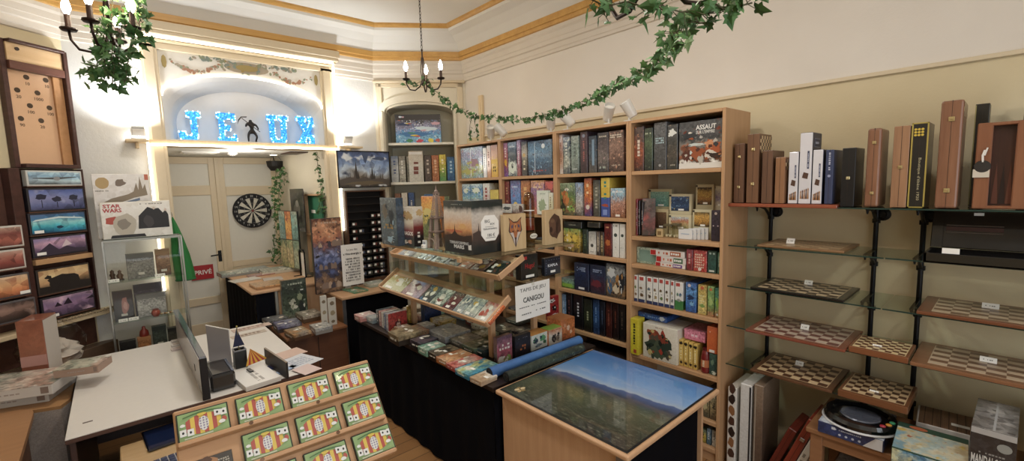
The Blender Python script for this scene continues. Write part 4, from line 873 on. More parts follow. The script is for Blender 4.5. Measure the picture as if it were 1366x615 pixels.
h = o.dimensions.z; w = o.dimensions.y; patch(o, plain('#8f93a8'), '-y', (0, -w/2-.0018, h*.86), .1, .05, 'side_frame'); patch(o, plain('#2b3049'), '-y', (0, -w/2-.0027, h*.86), .094, .044, 'side_panel'); glyphs(o, plain('#a9adbf'), '-y', (0, -w/2-.0036, h*.86), .08, .022, 6, 1, 2, 'title_print')
wood_box(1100.4, 1111.4, 200, plain('#3a4468', .4), 'navy blue box with a vertical title, between the white boxes and the black one', (), ms=[('v', '#c3c8dc', .78, .33, .35), ('e', '#9aa0c0', 0, .52, .4)], name='chess_set_box', cat='game box')
wood_box(1122, 1141, 197.6, plain('#15161b', .35), 'matt black box with one gold clasp', (.49,), base=TB if False else TG, pB=273, clc='#d8cb9a')
wood_box(1154.6, 1174.4, 171.5, W4, 'reddish wooden case with two square clasps and a rounded top, right of the black box', (.18, .82), base=TG, pB=277, rnd=.008)
wood_box(1189.5, 1212, 168.5, W5, 'light brown wooden case with one square clasp, touching the black and gold box', (.5,), base=TG, pB=279)
o = wood_box(1213, 1236.5, 164, plain('#111013', .35, coat=.4), 'black box with a gold border and a gold vertical inscription', (), base=TG, pB=281, name='game_box', cat='game box')
w, h = o.dimensions.y, o.dimensions.z; g = plain('#b5a04a', .4, .3); d = -.1-.0006
m = MB(); t_ = .006
for a in ((-w/2, -w/2+t_, 0, h), (w/2-t_, w/2, 0, h), (-w/2, w/2, 0, t_), (-w/2, w/2, h-t_, h)): m.box(a[0], a[1], a[2], a[3], 0, .0008)
m.build('gold_border', g, o, M=frame((d, 0, 0), *FACE['-x']))
text('Boutique d\'ébène 1920', o, plain('#b9b08a', .5), ((0, 0, -1), (0, -1, 0)), (d, -.004, h*.34), h*.5, w*.22, 'inscription')
polys(o, [plain('#d8b83a', .4)], '-x', (d, .004, h*.89), [(0, blob(x, y, .006, .006, 6, 0)) for x in (-.013, 0, .013) for y in (-.014, 0, .014)], 'crown_print')
wood_box(1250.5, 1281.5, 134.5, W4, 'tallest reddish wooden case with two square clasps, its side checkered', (.17, .83), base=TG, pB=284, rnd=.006, checker=(0, 0, 3), xf=2.99)
wood_box(1296, 1316, 139, plain('#17140f', .4, coat=.3), 'dark box with a gold edge standing behind the open wooden case', (), base=TG, pB=275, xf=3.24, dep=.12, ms=[('r', '#a89a5a', -.46, .5, .08, .98)], name='game_box', cat='game box')
# open wooden backgammon case, standing
xf = 3.0; ya = PX(1380, 225, xf).y; yb = PX(1300, 225, xf).y; zt = PX(1330, 163, xf).z; h = zt-TG; w = yb-ya
r = thing('backgammon_case', 'open reddish wooden backgammon case standing on edge with a round tag', 'games case', (xf, (ya+yb)/2, TG+.001))
m = MB(); cw = wood('#80492f', '#96603f', 'z', .35, 1, .2)
for a in ((-w/2, -w/2+.06), (w/2-.05, w/2)): m.box(0, .05, a[0], a[1], 0, h, .004)
m.box(0.001, .05, -w/2+.002, w/2-.002, h-.015, h-.0005, .003); m.box(0.001, .05, -w/2+.002, w/2-.002, 0.0005, .015, .003); m.build('case_frame', cw, r)
MB().box(.04, .048, -w/2+.05, w/2-.045, .012, h-.012).build('inside_panel', wood('#3c2019', '#512c22', 'z', .4), r)
polys(r, [plain('#2a1612'), plain('#6b3a2a')], '-x', (.039, 0, h*.5), [(k % 2, [(-w*.3+k*w*.12, -h*.44), (-w*.3+(k+1)*w*.12, -h*.44), (-w*.3+(k+.5)*w*.12, h*.05)]) for k in range(5)], 'playing_points')
tg = thing('hang_tag', 'round dark tag with a white ribbon hanging on the open wooden case', 'tag', (xf-.004, yb-.025, TG+h*.5))
MB().lathe([(0, 0), (.026, 0), (.028, .002), (.026, .004), (0, .004)], seg=24, M=Matrix.Rotation(-PI/2, 4, 'Y')).build('disc', plain('#2a2522', .5), tg)
MB().box(-.003, -.001, -.024, .03, -.05, -.012, .0005).build('card', plain('#cfc5b4'), tg); m = MB(); m.tube([(-.002, 0, .02), (-.003, .002, .05), (-.002, -.004, .075)], .004, 6).tube([(-.002, -.004, .05), (-.003, -.012, .085)], .003, 6); m.build('ribbon', WHITE, tg)
wood_box(1362, 1390, 108, plain('#141113', .4), 'tall black case standing at the far right behind the open wooden case', (), base=TG, pB=275, xf=3.12, dep=.12)
# ================================================================= BENCH AND FLOOR ITEMS, LOWER RIGHT
BZ = .52
q0 = PZ(1060, 564, BZ); qy1 = q0.y
bw = wood('#8a5c3a', '#9d6c46', 'y', .4)
r = thing('bench', 'brown wooden bench with a lower shelf under the chessboards', 'bench', (3.1, qy1-.805, 0))
bx0 = q0.x-3.1; BL = .75
MB().box(bx0, .24, -BL, BL, BZ-.03, BZ, .006, seg=2).build('bench_top', bw, r)
for x in (bx0+.015, .17):
    for y in (-BL+.02, BL-.08): MB().box(x, x+.06, y, y+.06, 0, BZ-.0305, .004).build('leg', bw, r)
MB().box(bx0+.03, .22, -BL+.08, BL-.08, .2, .22, .003).build('lower_shelf', bw, r); MB().box(bx0+.02, bx0+.04, -BL+.08, BL-.08, BZ-.09, BZ-.031, .002).build('apron', bw, r)
def put(px, py, z): return PZ(px, py, z)
# blue boxed electronic game with round console on it
pL, pR = put(1093, 578, BZ), put(1183, 602, BZ)
gx = (pL.x+pR.x)/2; ang = math.atan2(pL.y-pR.y, pL.x-pR.x)-PI/2
gw = (pL-pR).length
o = solid('game_box', 'navy and white box of an electronic game under a round black console', 'game box', (.36, gw, .065), art(['#27345f', '#2c3c70', '#22305c'], 'y', .2), (gx+.17, (pL.y+pR.y)/2+.01, BZ))
ob = o
polys(o, [plain('#d8dce4', .4), plain('#c8d0dc', .4)], '-x', (-.1805, 0, .033), [(0, [(gw*.2, -.03), (gw*.48, -.03), (gw*.48, .03), (gw*.38, .03)]), (1, [(-gw*.28, .006), (-gw*.22, .006), (-gw*.22, .02), (-gw*.28, .02)])], 'print_shapes')
for k in range(4): patch(o, plain('#c0c8dc'), '-x', (-.181, gw*.15-k*gw*.1, .02-.0*k), .012, .012, 'badge', shape='disc')
glyphs(o, plain('#b9c2dc'), '-x', (-.181, gw*.02, .045), gw*.4, .012, 14, 1, 3, 'title_print')
MB().box(-.179, .179, -gw/2+.002, gw/2-.002, .0645, .0665).build('top_print', art(['#c8d0dc', '#3c5a9c', '#24346a'], 'x', .4, 10), o)
cxp = put(1146, 555, BZ+.11)
r = thing('electronic_game', 'round black electronic game console with red, yellow and green buttons', 'electronic game', (cxp.x+.03, cxp.y, BZ+.0682))
Rr_ = .165
MB().lathe([(0, 0), (Rr_*.9, 0), (Rr_, .012), (Rr_, .03), (Rr_*.93, .048), (Rr_*.78, .05), (Rr_*.72, .036), (0, .036)], seg=40).build('housing', plain('#0f1013', .18, coat=.8), r)
MB().lathe([(Rr_*1.0, .0), (Rr_*1.05, .006), (Rr_*1.02, .014), (Rr_*.98, .01)], seg=40).build('white_rim', plain('#d4d6da', .3), r)
MB().lathe([(0, .0365), (Rr_*.55, .0365), (Rr_*.52, .042), (0, .042)], seg=30).build('dial', plain('#5a6070', .2, .2, .8), r)
for k, (c, nm) in enumerate((('#b52a3a', 'red button'), ('#d08a2a', 'yellow button'), ('#2c8a5a', 'green button'))):
    a = math.radians(232+k*16); b = MB().ball((Rr_*.84*math.cos(a), Rr_*.84*math.sin(a), .05), .014, sc=(1, 1, .5)).build('button', plain(c, .2, coat=.6), r, smooth=True); b['label'] = nm
# tan shaggy box on lower shelf
pz = put(1120, 612, .32)
o = solid('cardboard_box', 'rough tan box on the lower shelf of the bench', 'box', (.24, .3, .1), art(['#6a5848', '#9a8a78', '#7a6858'], 'y', .6, 40, rough=.8, coat=0), (2.93, qy1-.33, .22)); MB().box(-.12, .12, -.006, .006, .1, .1006).build('tape', plain('#a59a84', .3), o)
# map box
pa = put(1197, 594, BZ+.12)
o = solid('game_box', 'dark green box with a pale world map lid on the bench', 'game box', (.3, .26, .12), plain('#2a4a3c', .4), (pa.x+.13, pa.y-.105, BZ), math.radians(3))
MB().box(-.148, .148, -.128, .128, .119, .1215).build('lid_print', art(['#c8b48a', '#d4cdb0', '#a8c0c0', '#cfc4a0', '#7fa8b8'], 'y', .8, 14, [('#d2b458', .6, 22), ('#b86a4a', .66, 26), ('#8fb0b0', .62, 18)]), o)
MB().box(.095, .149, -.129, .129, .1205, .1225).build('green_band', plain('#2f5040', .4), o); patch(o, plain('#c0603a', .4), 'top', (.118, .05, .1226), .07, .035, 'emblem', shape='disc')
MB().box(-.1515, -.1495, -.105, .128, .006, .112).build('side_print', art(['#c0b08c', '#8fb4c4', '#5a8ca8', '#b0b08a'], 'y', .7, 20, [('#3c6a8a', .6)]), o)
# white box with wooden slats
pb = put(1226, 565, BZ+.03)
o = solid('game_box', 'flat white box with a brown plank picture behind the map box', 'game box', (.24, .3, .09), plain('#dcd8d4', .4), (3.245, pb.y-.14, BZ), math.radians(4))
m = MB(); M = None
m.box(-.115, .122, -.14, .142, .0895, .0915); m.build('plank_picture', wood('#5a3c2c', '#8a6448', 'x', .4, 1.2), o)
m = MB()
for k in range(9): m.box(-.115, .122, -.138+.032*k, -.135+.032*k, .0912, .0922)
m.build('dark_gaps', plain('#2c1c16'), o); patch(o, TAGW, 'top', (-.04, -.02, .0925), .07, .03, 'price_label')
# big boxed game wrapped in film, in front
pa = put(1275, 560, BZ+.33)
MBX = art(['#1a1a1d', '#232327', '#2c2c30', '#1c1c20'], 'z', .3, 18, [('#5a5f66', .66)], coat=1)
o = solid('game_box', 'tall black film wrapped game box with large white capitals, standing on the bench', 'game box', (.36, .138, .3), MBX, (2.935, .0, BZ), math.radians(-1))
MB().box(-.181, -.1795, -.068, .068, .272, .2985).build('pale_edge', plain('#a9a9a8', .25, coat=1), o)
MB().box(-.179, .179, -.0685, .0685, .2995, .3015).build('top_print', art(['#6f6c6a', '#9a9896', '#8a8684', '#7a7672'], 'y', .5, 12, coat=1), o)
MB().box(-.17, .178, .0692, .0704, .01, .285).build('side_print', art(['#8f8578', '#b4aa9c', '#5a4a40', '#a89c8e'], 'z', .7, 16, [('#4a3830', .6)], coat=1), o)
MB().box(-.179, .179, -.004, .004, .3012, .3022).build('film_seam', plain('#c4c6c8', .15, coat=1), o)
text('MANDALORIAN', o, plain('#c9c9c6', .4), '-x', (-.1808, .0, .155), .124, .045, 'title_lettering', bold=.02)
glyphs(o, plain('#8c8c8a'), '-x', (-.1808, .0, .19), .08, .01, 8, 1, 3, 'small_print'); patch(o, plain('#8f918c', .5), '-x', (-.181, -.035, .232), .045, .04, 'moon_print', shape='disc')
o = solid('game_box', 'dark framed picture box at the far right end of the bench', 'game box', (.3, .16, .27), art(['#2a2c2c', '#3a3c3c', '#4a4c4c'], 'z', .3, 20, coat=1), (3.16, -.23, BZ), math.radians(-2))
m = MB()
for a in ((-.08, -.068, 0, .27), (.068, .08, 0, .27), (-.08, .08, 0, .012), (-.08, .08, .258, .27)): m.box(-.1515, -.15, a[0], a[1], a[2], a[3])
m.build('grey_border', plain('#7c8488', .3, coat=1), o); patch(o, plain('#a08a50'), '-x', (-.1508, .02, .1), .06, .04, 'gold_print', shape='disc')
# long boxes standing on the floor by the bookcase end
for i, (a, b, tp, st, lb) in enumerate([(970.5, 982.5, 517, ['#c9c5be', '#d4d0c8'], 'long white box with brown pictures down its front, standing against the bookcase'), (987, 1002.5, 513, ['#c4c2be', '#d0cecb'], 'long plain white box standing second from the bookcase'), (1005, 1018, 514, ['#4a3a30', '#6a5444', '#8a7460'], 'long brown grained box standing third from the bookcase')]):
    xf = 2.95; ya = PX(b, 540, xf).y; yb = PX(a, 540, xf).y; zt = PX((a+b)/2, tp, xf).z; w = yb-ya-.002
    o = solid('long_box', lb, 'box', (.3, w, zt), art(st, 'z', .2, 30, coat=.3, fine=.15), (xf+.15, (ya+yb)/2, 0), bev=.004)
    if i == 0: polys(o, [plain('#4a2e22'), plain('#8a5a34'), plain('#2c1e18')], '-x', (-.1505, .0, .3), [(k % 3, blob(0, -.2+.075*k, w*.36, .034, 9, .2, k)) for k in range(7)])
    if i == 1: patch(o, plain('#2a2628'), '-x', (-.1505, -w*.38, zt*.5), w*.16, zt*.96, 'dark_edge')
    if i == 2: patch(o, plain('#a89a88'), '-x', (-.1505, w*.3, zt*.5), w*.1, zt*.95, 'pale_edge')
for i, (dy, L, wd, mt, lb) in enumerate([(0, .42, .05, wood('#5a1c14', '#72281c', 'z', .35, 1, .3), 'red brown game case leaning nearest the white boxes'), (-.075, .52, .055, wood('#7a2a1c', '#913a28', 'z', .35, 1, .3), 'red brown game case with clasps leaning between another case and a white slab'), (-.135, .40, .045, plain('#cdc7ba', .5), 'off white slab leaning beside the red brown cases')]):
    M = Matrix.Translation((3.08, .967+dy*.9, .02)) @ Matrix.Rotation(math.radians(21), 4, 'X')
    o = solid('leaning_case', lb, 'game case', (.26, wd*.92, L), mt, None, M=M, bev=.004)
    if i < 2:
        MB().box(-.1305, .1305, -.001, .001, .003, L).build('lid_seam', plain('#2a100c'), o)
        for z in (.28, .72):
            if i: MB().box(-.136, -.13, -.012, .012, L*z-.012, L*z+.012, .002).build('clasp', CHROME, o)
    else: glyphs(o, plain('#8a8274'), '-x', (-.1305, 0, L*.5), .02, L*.7, 1, 6, 4)
# ================================================================= DISPLAY COUNTER
CZ = .755; CX0, CX1, CY0, CY1 = 1.565, 2.53, 1.975, 3.95
def cloth(x0, x1, y0, y1, z1, sides, amp=.006, z0=.012):
    """hanging cloth round some sides of a counter, with soft folds"""
    m = MB(); k = 0
    runs = {'-x': ((x0, y1), (x0, y0), (-1, 0)), '-y': ((x0, y0), (x1, y0), (0, -1)), '+x': ((x1, y0), (x1, y1), (1, 0)), '+y': ((x1, y1), (x0, y1), (0, 1))}
    for s in sides:
        a, b, nrm = runs[s]; L = math.dist(a, b); n = int(L/.03)+2
        rows = []
        for z, f in ((z1, .15), (z1-.1, .5), (z1*.5, .9), (z0, 1.2)):
            rows.append([(a[0]+(b[0]-a[0])*i/n+nrm[0]*amp*f*(1+math.sin(i*.9+.5*math.sin(i*.31))), a[1]+(b[1]-a[1])*i/n+nrm[1]*amp*f*(1+math.sin(i*.9+.5*math.sin(i*.31))), z) for i in range(n+1)])
        for A, B in zip(rows, rows[1:]): m.strip(A, B)
    return m
r = thing('display_counter', 'long display counter with a black cloth skirt in the middle of the shop', 'counter', ((CX0+CX1)/2, (CY0+CY1)/2, 0))
hx, hy = (CX1-CX0)/2, (CY1-CY0)/2
MB().box(-hx, hx, -hy, hy, CZ-.03, CZ, .003).build('counter_top', wood('#1c1210', '#2a1b16', 'y', .4), r)
for x in (-hx+.05, hx-.1):
    for y in (-hy+.05, hy-.1): MB().box(x, x+.05, y, y+.05, 0, CZ-.0305, .003).build('leg', DARKW('z'), r)
cloth(-hx+.012, hx-.012, -hy+.012, hy-.012, CZ-.031, ('-x', '+y', '+x', '-y')).build('cloth_skirt', BLACKCLOTH, r, smooth=True)
# ---- A-frame stand with trays and glass
SY0, SY1 = 2.12, 3.5; TZ = 1.5; MZ = 1.29
ST = thing('display_stand', 'beech display stand with sloping trays and two glass tops on the counter', 'display stand', (2.06, 2.8, CZ+.001))
def L_(x, y, z): return (x-2.06, y-2.8, z-CZ-.001)
bl = BEECH_L('y'); blz = BEECH_L('z'); blx = BEECH_L('x')
for yc in (2.345, 3.42):
    for xc in (1.865, 2.27):
        a = L_(xc, yc, 0); MB().box(a[0]-.02, a[0]+.02, a[1]-.02, a[1]+.02, .0005, (1.362 if xc < 2 else TZ-.05)-CZ, .004).build('upright', blz, ST)
    a = L_(1.61, yc, TZ-.048); b = L_(2.51, yc, TZ-.012); MB().box(a[0], b[0], a[1]-.018, a[1]+.018, a[2], b[2], .003).build('cross_rail', blx, ST)
for xa_ in (1.625, 2.475):
    a = L_(xa_, SY0+.02, TZ-.034); b = L_(xa_+.025, SY1-.02, TZ-.0085); MB().box(a[0], b[0], a[1], b[1], a[2], b[2], .003).build('long_rail', bl, ST)
def tray(xl, zl, xb, zb, y0, y1, nm, side=1):
    """a sloping tray: floor, lip and two end boards"""
    f = MB(); a = L_(xl, y0, zl); b = L_(xb, y1, zb)
    d = Vector((b[0]-a[0], 0, b[2]-a[2])).normalized(); nrm = Vector((-d.z, 0, d.x))*(1 if d.x > 0 else -1)
    f.poly([(a[0], a[1], a[2]), (b[0], a[1], b[2]), (b[0], b[1], b[2]), (a[0], b[1], a[2])], ex=-nrm*.009); f.build(nm, bl, ST)
    l = MB(); M = Matrix(((d.x, 0, nrm.x, a[0]), (0, 1, 0, 0), (d.z, 0, nrm.z, a[2]), (0, 0, 0, 1)))
    l.box(-.014, -.0005, a[1], b[1], -.014, .028, .003, M=M); l.build('tray_lip', bl, ST)
    for y in (a[1]-.012, b[1]+.0005):
        e = MB(); L = math.dist((a[0], a[2]), (b[0], b[2])); e.box(-.01, L, y, y+.0115, -.009, .035, .003, M=M); e.build('end_board', blx, ST)
    return d, nrm
UT = (1.785, 1.352, 1.99, 1.45); LT = (1.655, 1.085, 1.84, 1.215)
dU, nU = tray(*UT, 2.14, 3.6, 'upper_tray'); dL, nL = tray(*LT, 2.115, 3.58, 'lower_tray')
a = L_(1.595, SY0, TZ-.008); b = L_(2.525, SY1, TZ); m = MB().box(a[0], b[0], a[1], b[1], a[2], b[2]); m.build('glass_top', [GLASS], ST)
a = L_(1.60, 2.115, MZ-.008); b = L_(2.49, 3.6, MZ); MB().box(a[0], b[0], a[1], b[1], a[2], b[2]).build('middle_glass', [GLASS], ST)
# ---- packs lying on the trays (near side)
def tray_pack(t, d, nrm, pL, pR, py, st, label, hgt, i, lett='#e8e4d8', blots=(), group='small game packs leaning on the sloping trays', th=.02):
    xl, zl = t[0], t[1]
    ya = PX(pR, py, xl+.02).y; yb = PX(pL, py, xl+.02).y; w = yb-ya-.003
    M = Matrix(((d.x, 0, nrm.x, xl), (0, 1, 0, (ya+yb)/2), (d.z, 0, nrm.z, zl), (0, 0, 0, 1))) @ Matrix.Translation((.0015, 0, .0012))
    m = MB(); m.box(0, hgt, -w/2, w/2, 0, th, .0015)
    o = m.build('game_pack', art(st, 'x', .5, 40, blots, coat=1, rough=.25), M=M); tag(o, label, 'game pack', group)
    fr = ((0, -1, 0), (1, 0, 0)); rd = random.Random(i)
    cs = [plain(lett, .4), plain(st[-1], .4), plain(rd.choice(['#c8a24a', '#7a2a24', '#3a5a6a', '#d8d4c8']), .4)]
    polys(o, cs, fr, (hgt*.5, 0, th+.0003), [(j % 3, blob(rd.uniform(-.25, .25)*w, rd.uniform(-.3, .3)*hgt, w*rd.uniform(.1, .22), hgt*rd.uniform(.08, .16), 9, .25, i+j)) for j in range(4)])
    patch(o, TAGW, fr, (hgt*.12, rd.uniform(-.2, .2)*w, th+.0012), w*.34, hgt*.13, 'price_label')
    return o
for i, (a, b, py, st, lb, bo) in enumerate([
    (514.5, 538.5, 395, ['#c8c8a0', '#d8d4b0', '#a8a860', '#c08a4a'], 'shiny pale green and yellow pack at the far end of the lower tray', [('#f0f0e4', .6, 30)]),
    (539, 562, 398, ['#a08088', '#b8949c', '#a88088', '#8a6a74'], 'dusty pink pack second from the far end of the lower tray', [('#7a4a54', .62, 50)]),
    (563, 577, 403, ['#2c3038', '#3a3c40', '#4c4a48', '#3c4448'], 'narrow dark pack with a pale figure print on the lower tray', [('#c8b8a0', .66, 50)]),
    (577.5, 593.5, 406, ['#6a7a70', '#c0c4b4', '#4a5c54', '#d0d0c4'], 'green and white mottled pack on the lower tray', [('#20302c', .58, 50)]),
    (594, 607.5, 410, ['#5a2a30', '#7a3c40', '#54262c'], 'dark red pack in the middle of the lower tray', [('#b8a0a0', .66, 60)]),
    (608, 620, 412, ['#8a98a0', '#b8c0c0', '#707c88', '#a8acb0'], 'pale grey blue pack left of its near twin on the lower tray', [('#dcdcd4', .6, 50)]),
    (620.5, 636, 416, ['#98a0a0', '#c8ccc4', '#808c94', '#b4b8a8'], 'pale grey and cream shiny pack beside the orange white pack', [('#e4e4dc', .58, 50), ('#4a5458', .66, 60)])]):
    tray_pack(LT, dL, nL, a, b, py, st, lb, .155, i, blots=bo)
o = tray_pack(LT, dL, nL, 637, 652, 420, ['#d8d4cc', '#d0ccc4', '#c8b8b0', '#b8685a'], 'white pack with red lettering near the end of the lower tray', .15, 40, '#b84a3a')
o = tray_pack(LT, dL, nL, 652.5, 658, 424, ['#c05a2c', '#cc6a38', '#c86030'], 'bright orange pack with white letters at the near end of the lower tray', .15, 41, '#f0e8dc')
text('UNO', o, WHITE, ((1, 0, 0), (0, 1, 0)), (.09, 0, .0212), .06, .022, 'title_lettering', bold=.02)
for i, (a, b, py, st, lb, bo) in enumerate([
    (534, 551, 343, ['#b8b8c0', '#c8c8d0', '#8a90a8'], 'pale lilac pack at the far end of the upper tray', [('#e8e8ec', .6, 40)]),
    (552, 566, 346, ['#a8b0b0', '#c4c8c0', '#8a9898'], 'pale grey shiny pack second on the upper tray', [('#e4e8e4', .58, 40)]),
    (567, 577, 349, ['#2c3438', '#3c4448'], 'narrow dark pack third on the upper tray', [('#8a9490', .64, 60)]),
    (578, 594, 351, ['#3a4840', '#7a8478', '#2c3630'], 'dark green pack with white print on the upper tray', [('#c4c8bc', .6, 60)]),
    (595, 613, 354, ['#242c34', '#343c48', '#1e2630'], 'dark blue grey pack in the middle of the upper tray', [('#8c98a4', .66, 60)]),
    (614, 629, 358, ['#a04a2a', '#c0643c', '#8a3a24'], 'rusty orange pack on the upper tray', [('#e0b090', .62, 50)]),
    (630, 647, 361, ['#7a5a50', '#a88a80', '#5a3c38'], 'brown pink pack second from the near end of the upper tray', [('#d4c4bc', .62, 50)]),
    (648, 665, 364, ['#1c2a28', '#2c403c', '#18201e'], 'dark teal pack with a red patch at the near end of the upper tray', [('#8a3a2c', .64, 40)])]):
    tray_pack(UT, dU, nU, a, b, py, st, lb, .15, 60+i, blots=bo, group='small game packs on the upper tray')
# ---- things on the glass top
def top_box(pL, pM, pR, pT, pB, stx, sty, label, msx=(), msy=(), name='game_box', z=TZ, blx_=(), bly_=(), amt=.3, dep=None, wy=None, top=None):
    """upright box seen on two faces: pL..pM its -x face, pM..pR its -y face, nearest corner foot at (pM, pB)"""
    c = PZ(pM, pB, z)
    w = PX(pL, pB-3, c.x).y-c.y; d = (PY(pR, pB-3, c.y).x-c.x) if dep is None else dep
    w = wy or w; zt = PY(pM, pT, c.y).z; h = zt-z-.001
    m = MB(); m.box(-d/2, d/2, -w/2, w/2, 0, h, .002)
    for f in m.bm.faces:
        if f.normal.y < -.5 or f.normal.y > .5: f.material_index = 1
    m.bm.normal_update()
    for f in m.bm.faces: f.material_index = 1 if abs(f.normal.y) > .7 else 0
    o = m.build(name, [art(stx, 'z', amt, 22, blx_, coat=1), art(sty, 'z', amt, 22, bly_, coat=1)], loc=(c.x+d/2, c.y+w/2, z+.001))
    if top: MB().box(-d/2+.001, d/2-.001, -w/2+.001, w/2-.001, h-.001, h+.001).build('lid', plain(top, .4, coat=.4), o)
    tag(o, label, 'game box'); marks(o, msx, w, h, '-x', d/2, int(pM)); marks(o, msy, d, h, '-y', w/2, int(pM)+3)
    return o, d, w, h
top_box(510, 531, 534.5, 264, 329, ['#22384c', '#3a5468', '#48606c', '#3a4a58', '#4c5c68'], ['#1e2c3c', '#2c4054'], 'tall slate blue box with a gold title at the far end of the glass top', [('h', '#a8843c', .4, .6, .12, 6, 2), ('p', [('#6a6458', -.2, .7, .16, .14), ('#8fb0c4', .1, .12, .25, .07), ('#27323c', .2, .6, .15, .2)])], blx_=[('#6f7f88', .6)], dep=.06)
o, d, w, h = top_box(536, 553, 566, 276, 330, ['#17161a', '#17161a', '#8a2a2a', '#d8cfb8', '#dcd4c2', '#d8d0c0'], ['#121114', '#141316', '#7a2424', '#ccc4b4', '#d0c8b8'], 'cream and black dice game box beside the tower model', [('t', 'DRAGOS', '#e4e0d8', 0, .33, .85, .1), ('p', [('#e0dcd4', -.2, .1, .18, .05), ('#d0a08a', .2, .12, .16, .04), ('#b89a6a', .05, .78, .36, .1), ('#5a4634', -.1, .74, .08, .04)])], [('v', '#d8d4c8', .22, .3, .4), ('p', [('#c0a06a', .1, .85, .3, .08)])], amt=.02)
o, d, w, h = top_box(553, 578, 584, 263, 322, ['#5a6a3a', '#6a7a4a', '#c8b050', '#e0a040', '#d87a2c'], ['#a05a24', '#c07030'], 'orange and yellow puzzle box behind the tower model', [('p', [('#4a5438', .1, .3, .3, .25), ('#d8c878', -.2, .6, .2, .1)])], dep=.05)
o.location.x += .14; o.location.y += .1
# big space box
o, d, w, h = top_box(594, 631, 672.5, 268, 341, ['#14181a', '#1c2224', '#2c2420', '#6a4230', '#dc9c60', '#e4b88c', '#dcc8b8', '#dcd4ca', '#2c3430', '#242c2a'], ['#14181a', '#1c2224', '#443834', '#8a6a58', '#b8a494', '#c0b4a8', '#c4bcb2', '#28302c', '#242c2a'], 'big film wrapped box with a red planet landscape and a hand written white tag', amt=.06)
text('TERRAFORMING', o, plain('#d0d4d4'), '-x', (-d/2-.0006, -.01, h*.2), w*.68, h*.055, 'title_lettering'); text('MARS', o, plain('#dce0e0'), '-x', (-d/2-.0006, -.01, h*.125), w*.36, h*.075, 'title_lettering', bold=.02)
polys(o, [plain('#e0b070'), plain('#3a2a24'), plain('#c06a48'), plain('#d8dcdc')], '-x', (-d/2-.0004, 0, 0), [(0, blob(w*.18, h*.52, w*.12, h*.05, 12, .1, 2)), (2, blob(-w*.1, h*.42, w*.3, h*.03, 12, .2, 3)), (1, [(-w*.48, h*.26), (w*.48, h*.26), (w*.48, h*.37), (w*.2, h*.33), (w*.0, h*.36), (-w*.08, h*.42), (-w*.1, h*.56), (-w*.12, h*.42), (-w*.2, h*.36), (-w*.48, h*.32)]), (3, [(w*.36, h*.09), (w*.46, h*.09), (w*.46, h*.19), (w*.36, h*.17)])], 'planet_print')
polys(o, [plain('#4a3a34')], '-y', (0, -w/2-.0004, 0), [(0, [(-d*.48, h*.26), (d*.48, h*.26), (d*.48, h*.3), (-d*.1, h*.36), (-d*.28, h*.44), (-d*.3, h*.58), (-d*.32, h*.44), (-d*.48, h*.4)])], 'planet_print')
glyphs(o, plain('#8c9490'), '-x', (-d/2-.0006, 0, h*.93), w*.4, h*.02, 8, 1, 2, 'small_print')
cx_, cz_ = PY(653, 302, 2.24), None
tg = thing('paper_tag', 'white eight sided hand lettered card on the space box', 'card', (PY(653.5, 304, o.location.y-w/2-.004).x, o.location.y-w/2-.004, PY(653.5, 304, o.location.y-w/2).z))
pw = .073; ph = .083
MB().poly([(x*pw, 0, z*ph) for x, z in ((-.55, 1), (.55, 1), (1, .5), (1, -.5), (.55, -1), (-.55, -1), (-1, -.5), (-1, .5))], ex=(0, -.002, 0)).build('card', PAPER, tg)
for s, x, z, ww in (('BIG', -.022, .045, .04), ('BOX', .02, .026, .036), ('TERRAFORMING', 0, -.005, .115), ('180 €', .008, -.045, .06)): text(s, tg, plain('#3a3a3c'), '-y', (x, -.0025, z), ww, None, 'lettering')
MB().box(-.04, .03, -.0025, -.002, .008, .01).build('underline', plain('#5a5a5c'), tg)
MB().box(-.035, .045, -.0025, -.002, -.064, -.061).build('underline', plain('#5a5a5c'), tg)
# wooden plaques with a fox and a lion
def plaque(pL, pR, pT, pB, label):
    c = PZ((pL+pR)/2, pB, TZ); w = PY(pR, pB-10, c.y).x-PY(pL, pB-10, c.y).x; h = PY((pL+pR)/2, pT, c.y).z-TZ
    o = solid('wooden_plaque_box', label, 'boxed puzzle', (w, .035, h), wood('#c2a273', '#d2b486', 'z', .5), (c.x, c.y+.0175, TZ)); MB().box(-w/2+.004, w/2-.004, -.0172, .0172, h-.002, h+.001).build('lid', wood('#b39262', '#c3a475', 'x'), o); return o, w, h
o, w, h = plaque(673.5, 703, 286, 334, 'pale wooden box with an orange fox head print')
fx = [(2, [(-.30, .30), (-.34, .42), (-.1, .30), (.1, .30), (.34, .42), (.30, .30), (.36, .05), (.2, -.12), (0, -.42), (-.2, -.12), (-.36, .05)]),
      (0, [(-.28, .26), (-.31, .38), (-.1, .27), (.1, .27), (.31, .38), (.28, .26), (.3, .06), (.14, -.08), (0, -.2), (-.14, -.08), (-.3, .06)]),
      (1, [(-.29, .0), (-.12, .0), (-.03, -.2), (-.04, -.36), (-.16, -.12)]), (1, [(.29, .0), (.12, .0), (.03, -.2), (.04, -.36), (.16, -.12)]),
      (2, [(-.06, -.14), (.06, -.14), (.03, -.22), (-.03, -.22)]), (2, [(-.2, .04), (-.08, .0), (-.1, .06)]), (2, [(.2, .04), (.08, .0), (.1, .06)]), (3, [(-.05, .24), (.05, .24), (.07, .1), (0, .02), (-.07, .1)]), (2, [(-.03, .2), (.03, .2), (0, .08)]), (4, [(-.22, .2), (-.12, .22), (-.14, .13), (-.22, .12)]), (4, [(.22, .2), (.12, .22), (.14, .13), (.22, .12)])]
polys(o, [plain('#b0683c'), plain('#c9bcb4'), plain('#4a3434'), plain('#c88a54'), plain('#5a5470')], '-y', (0, -.0179, h*.5), fx, 'fox_print', sx=w*.84, sy=h)
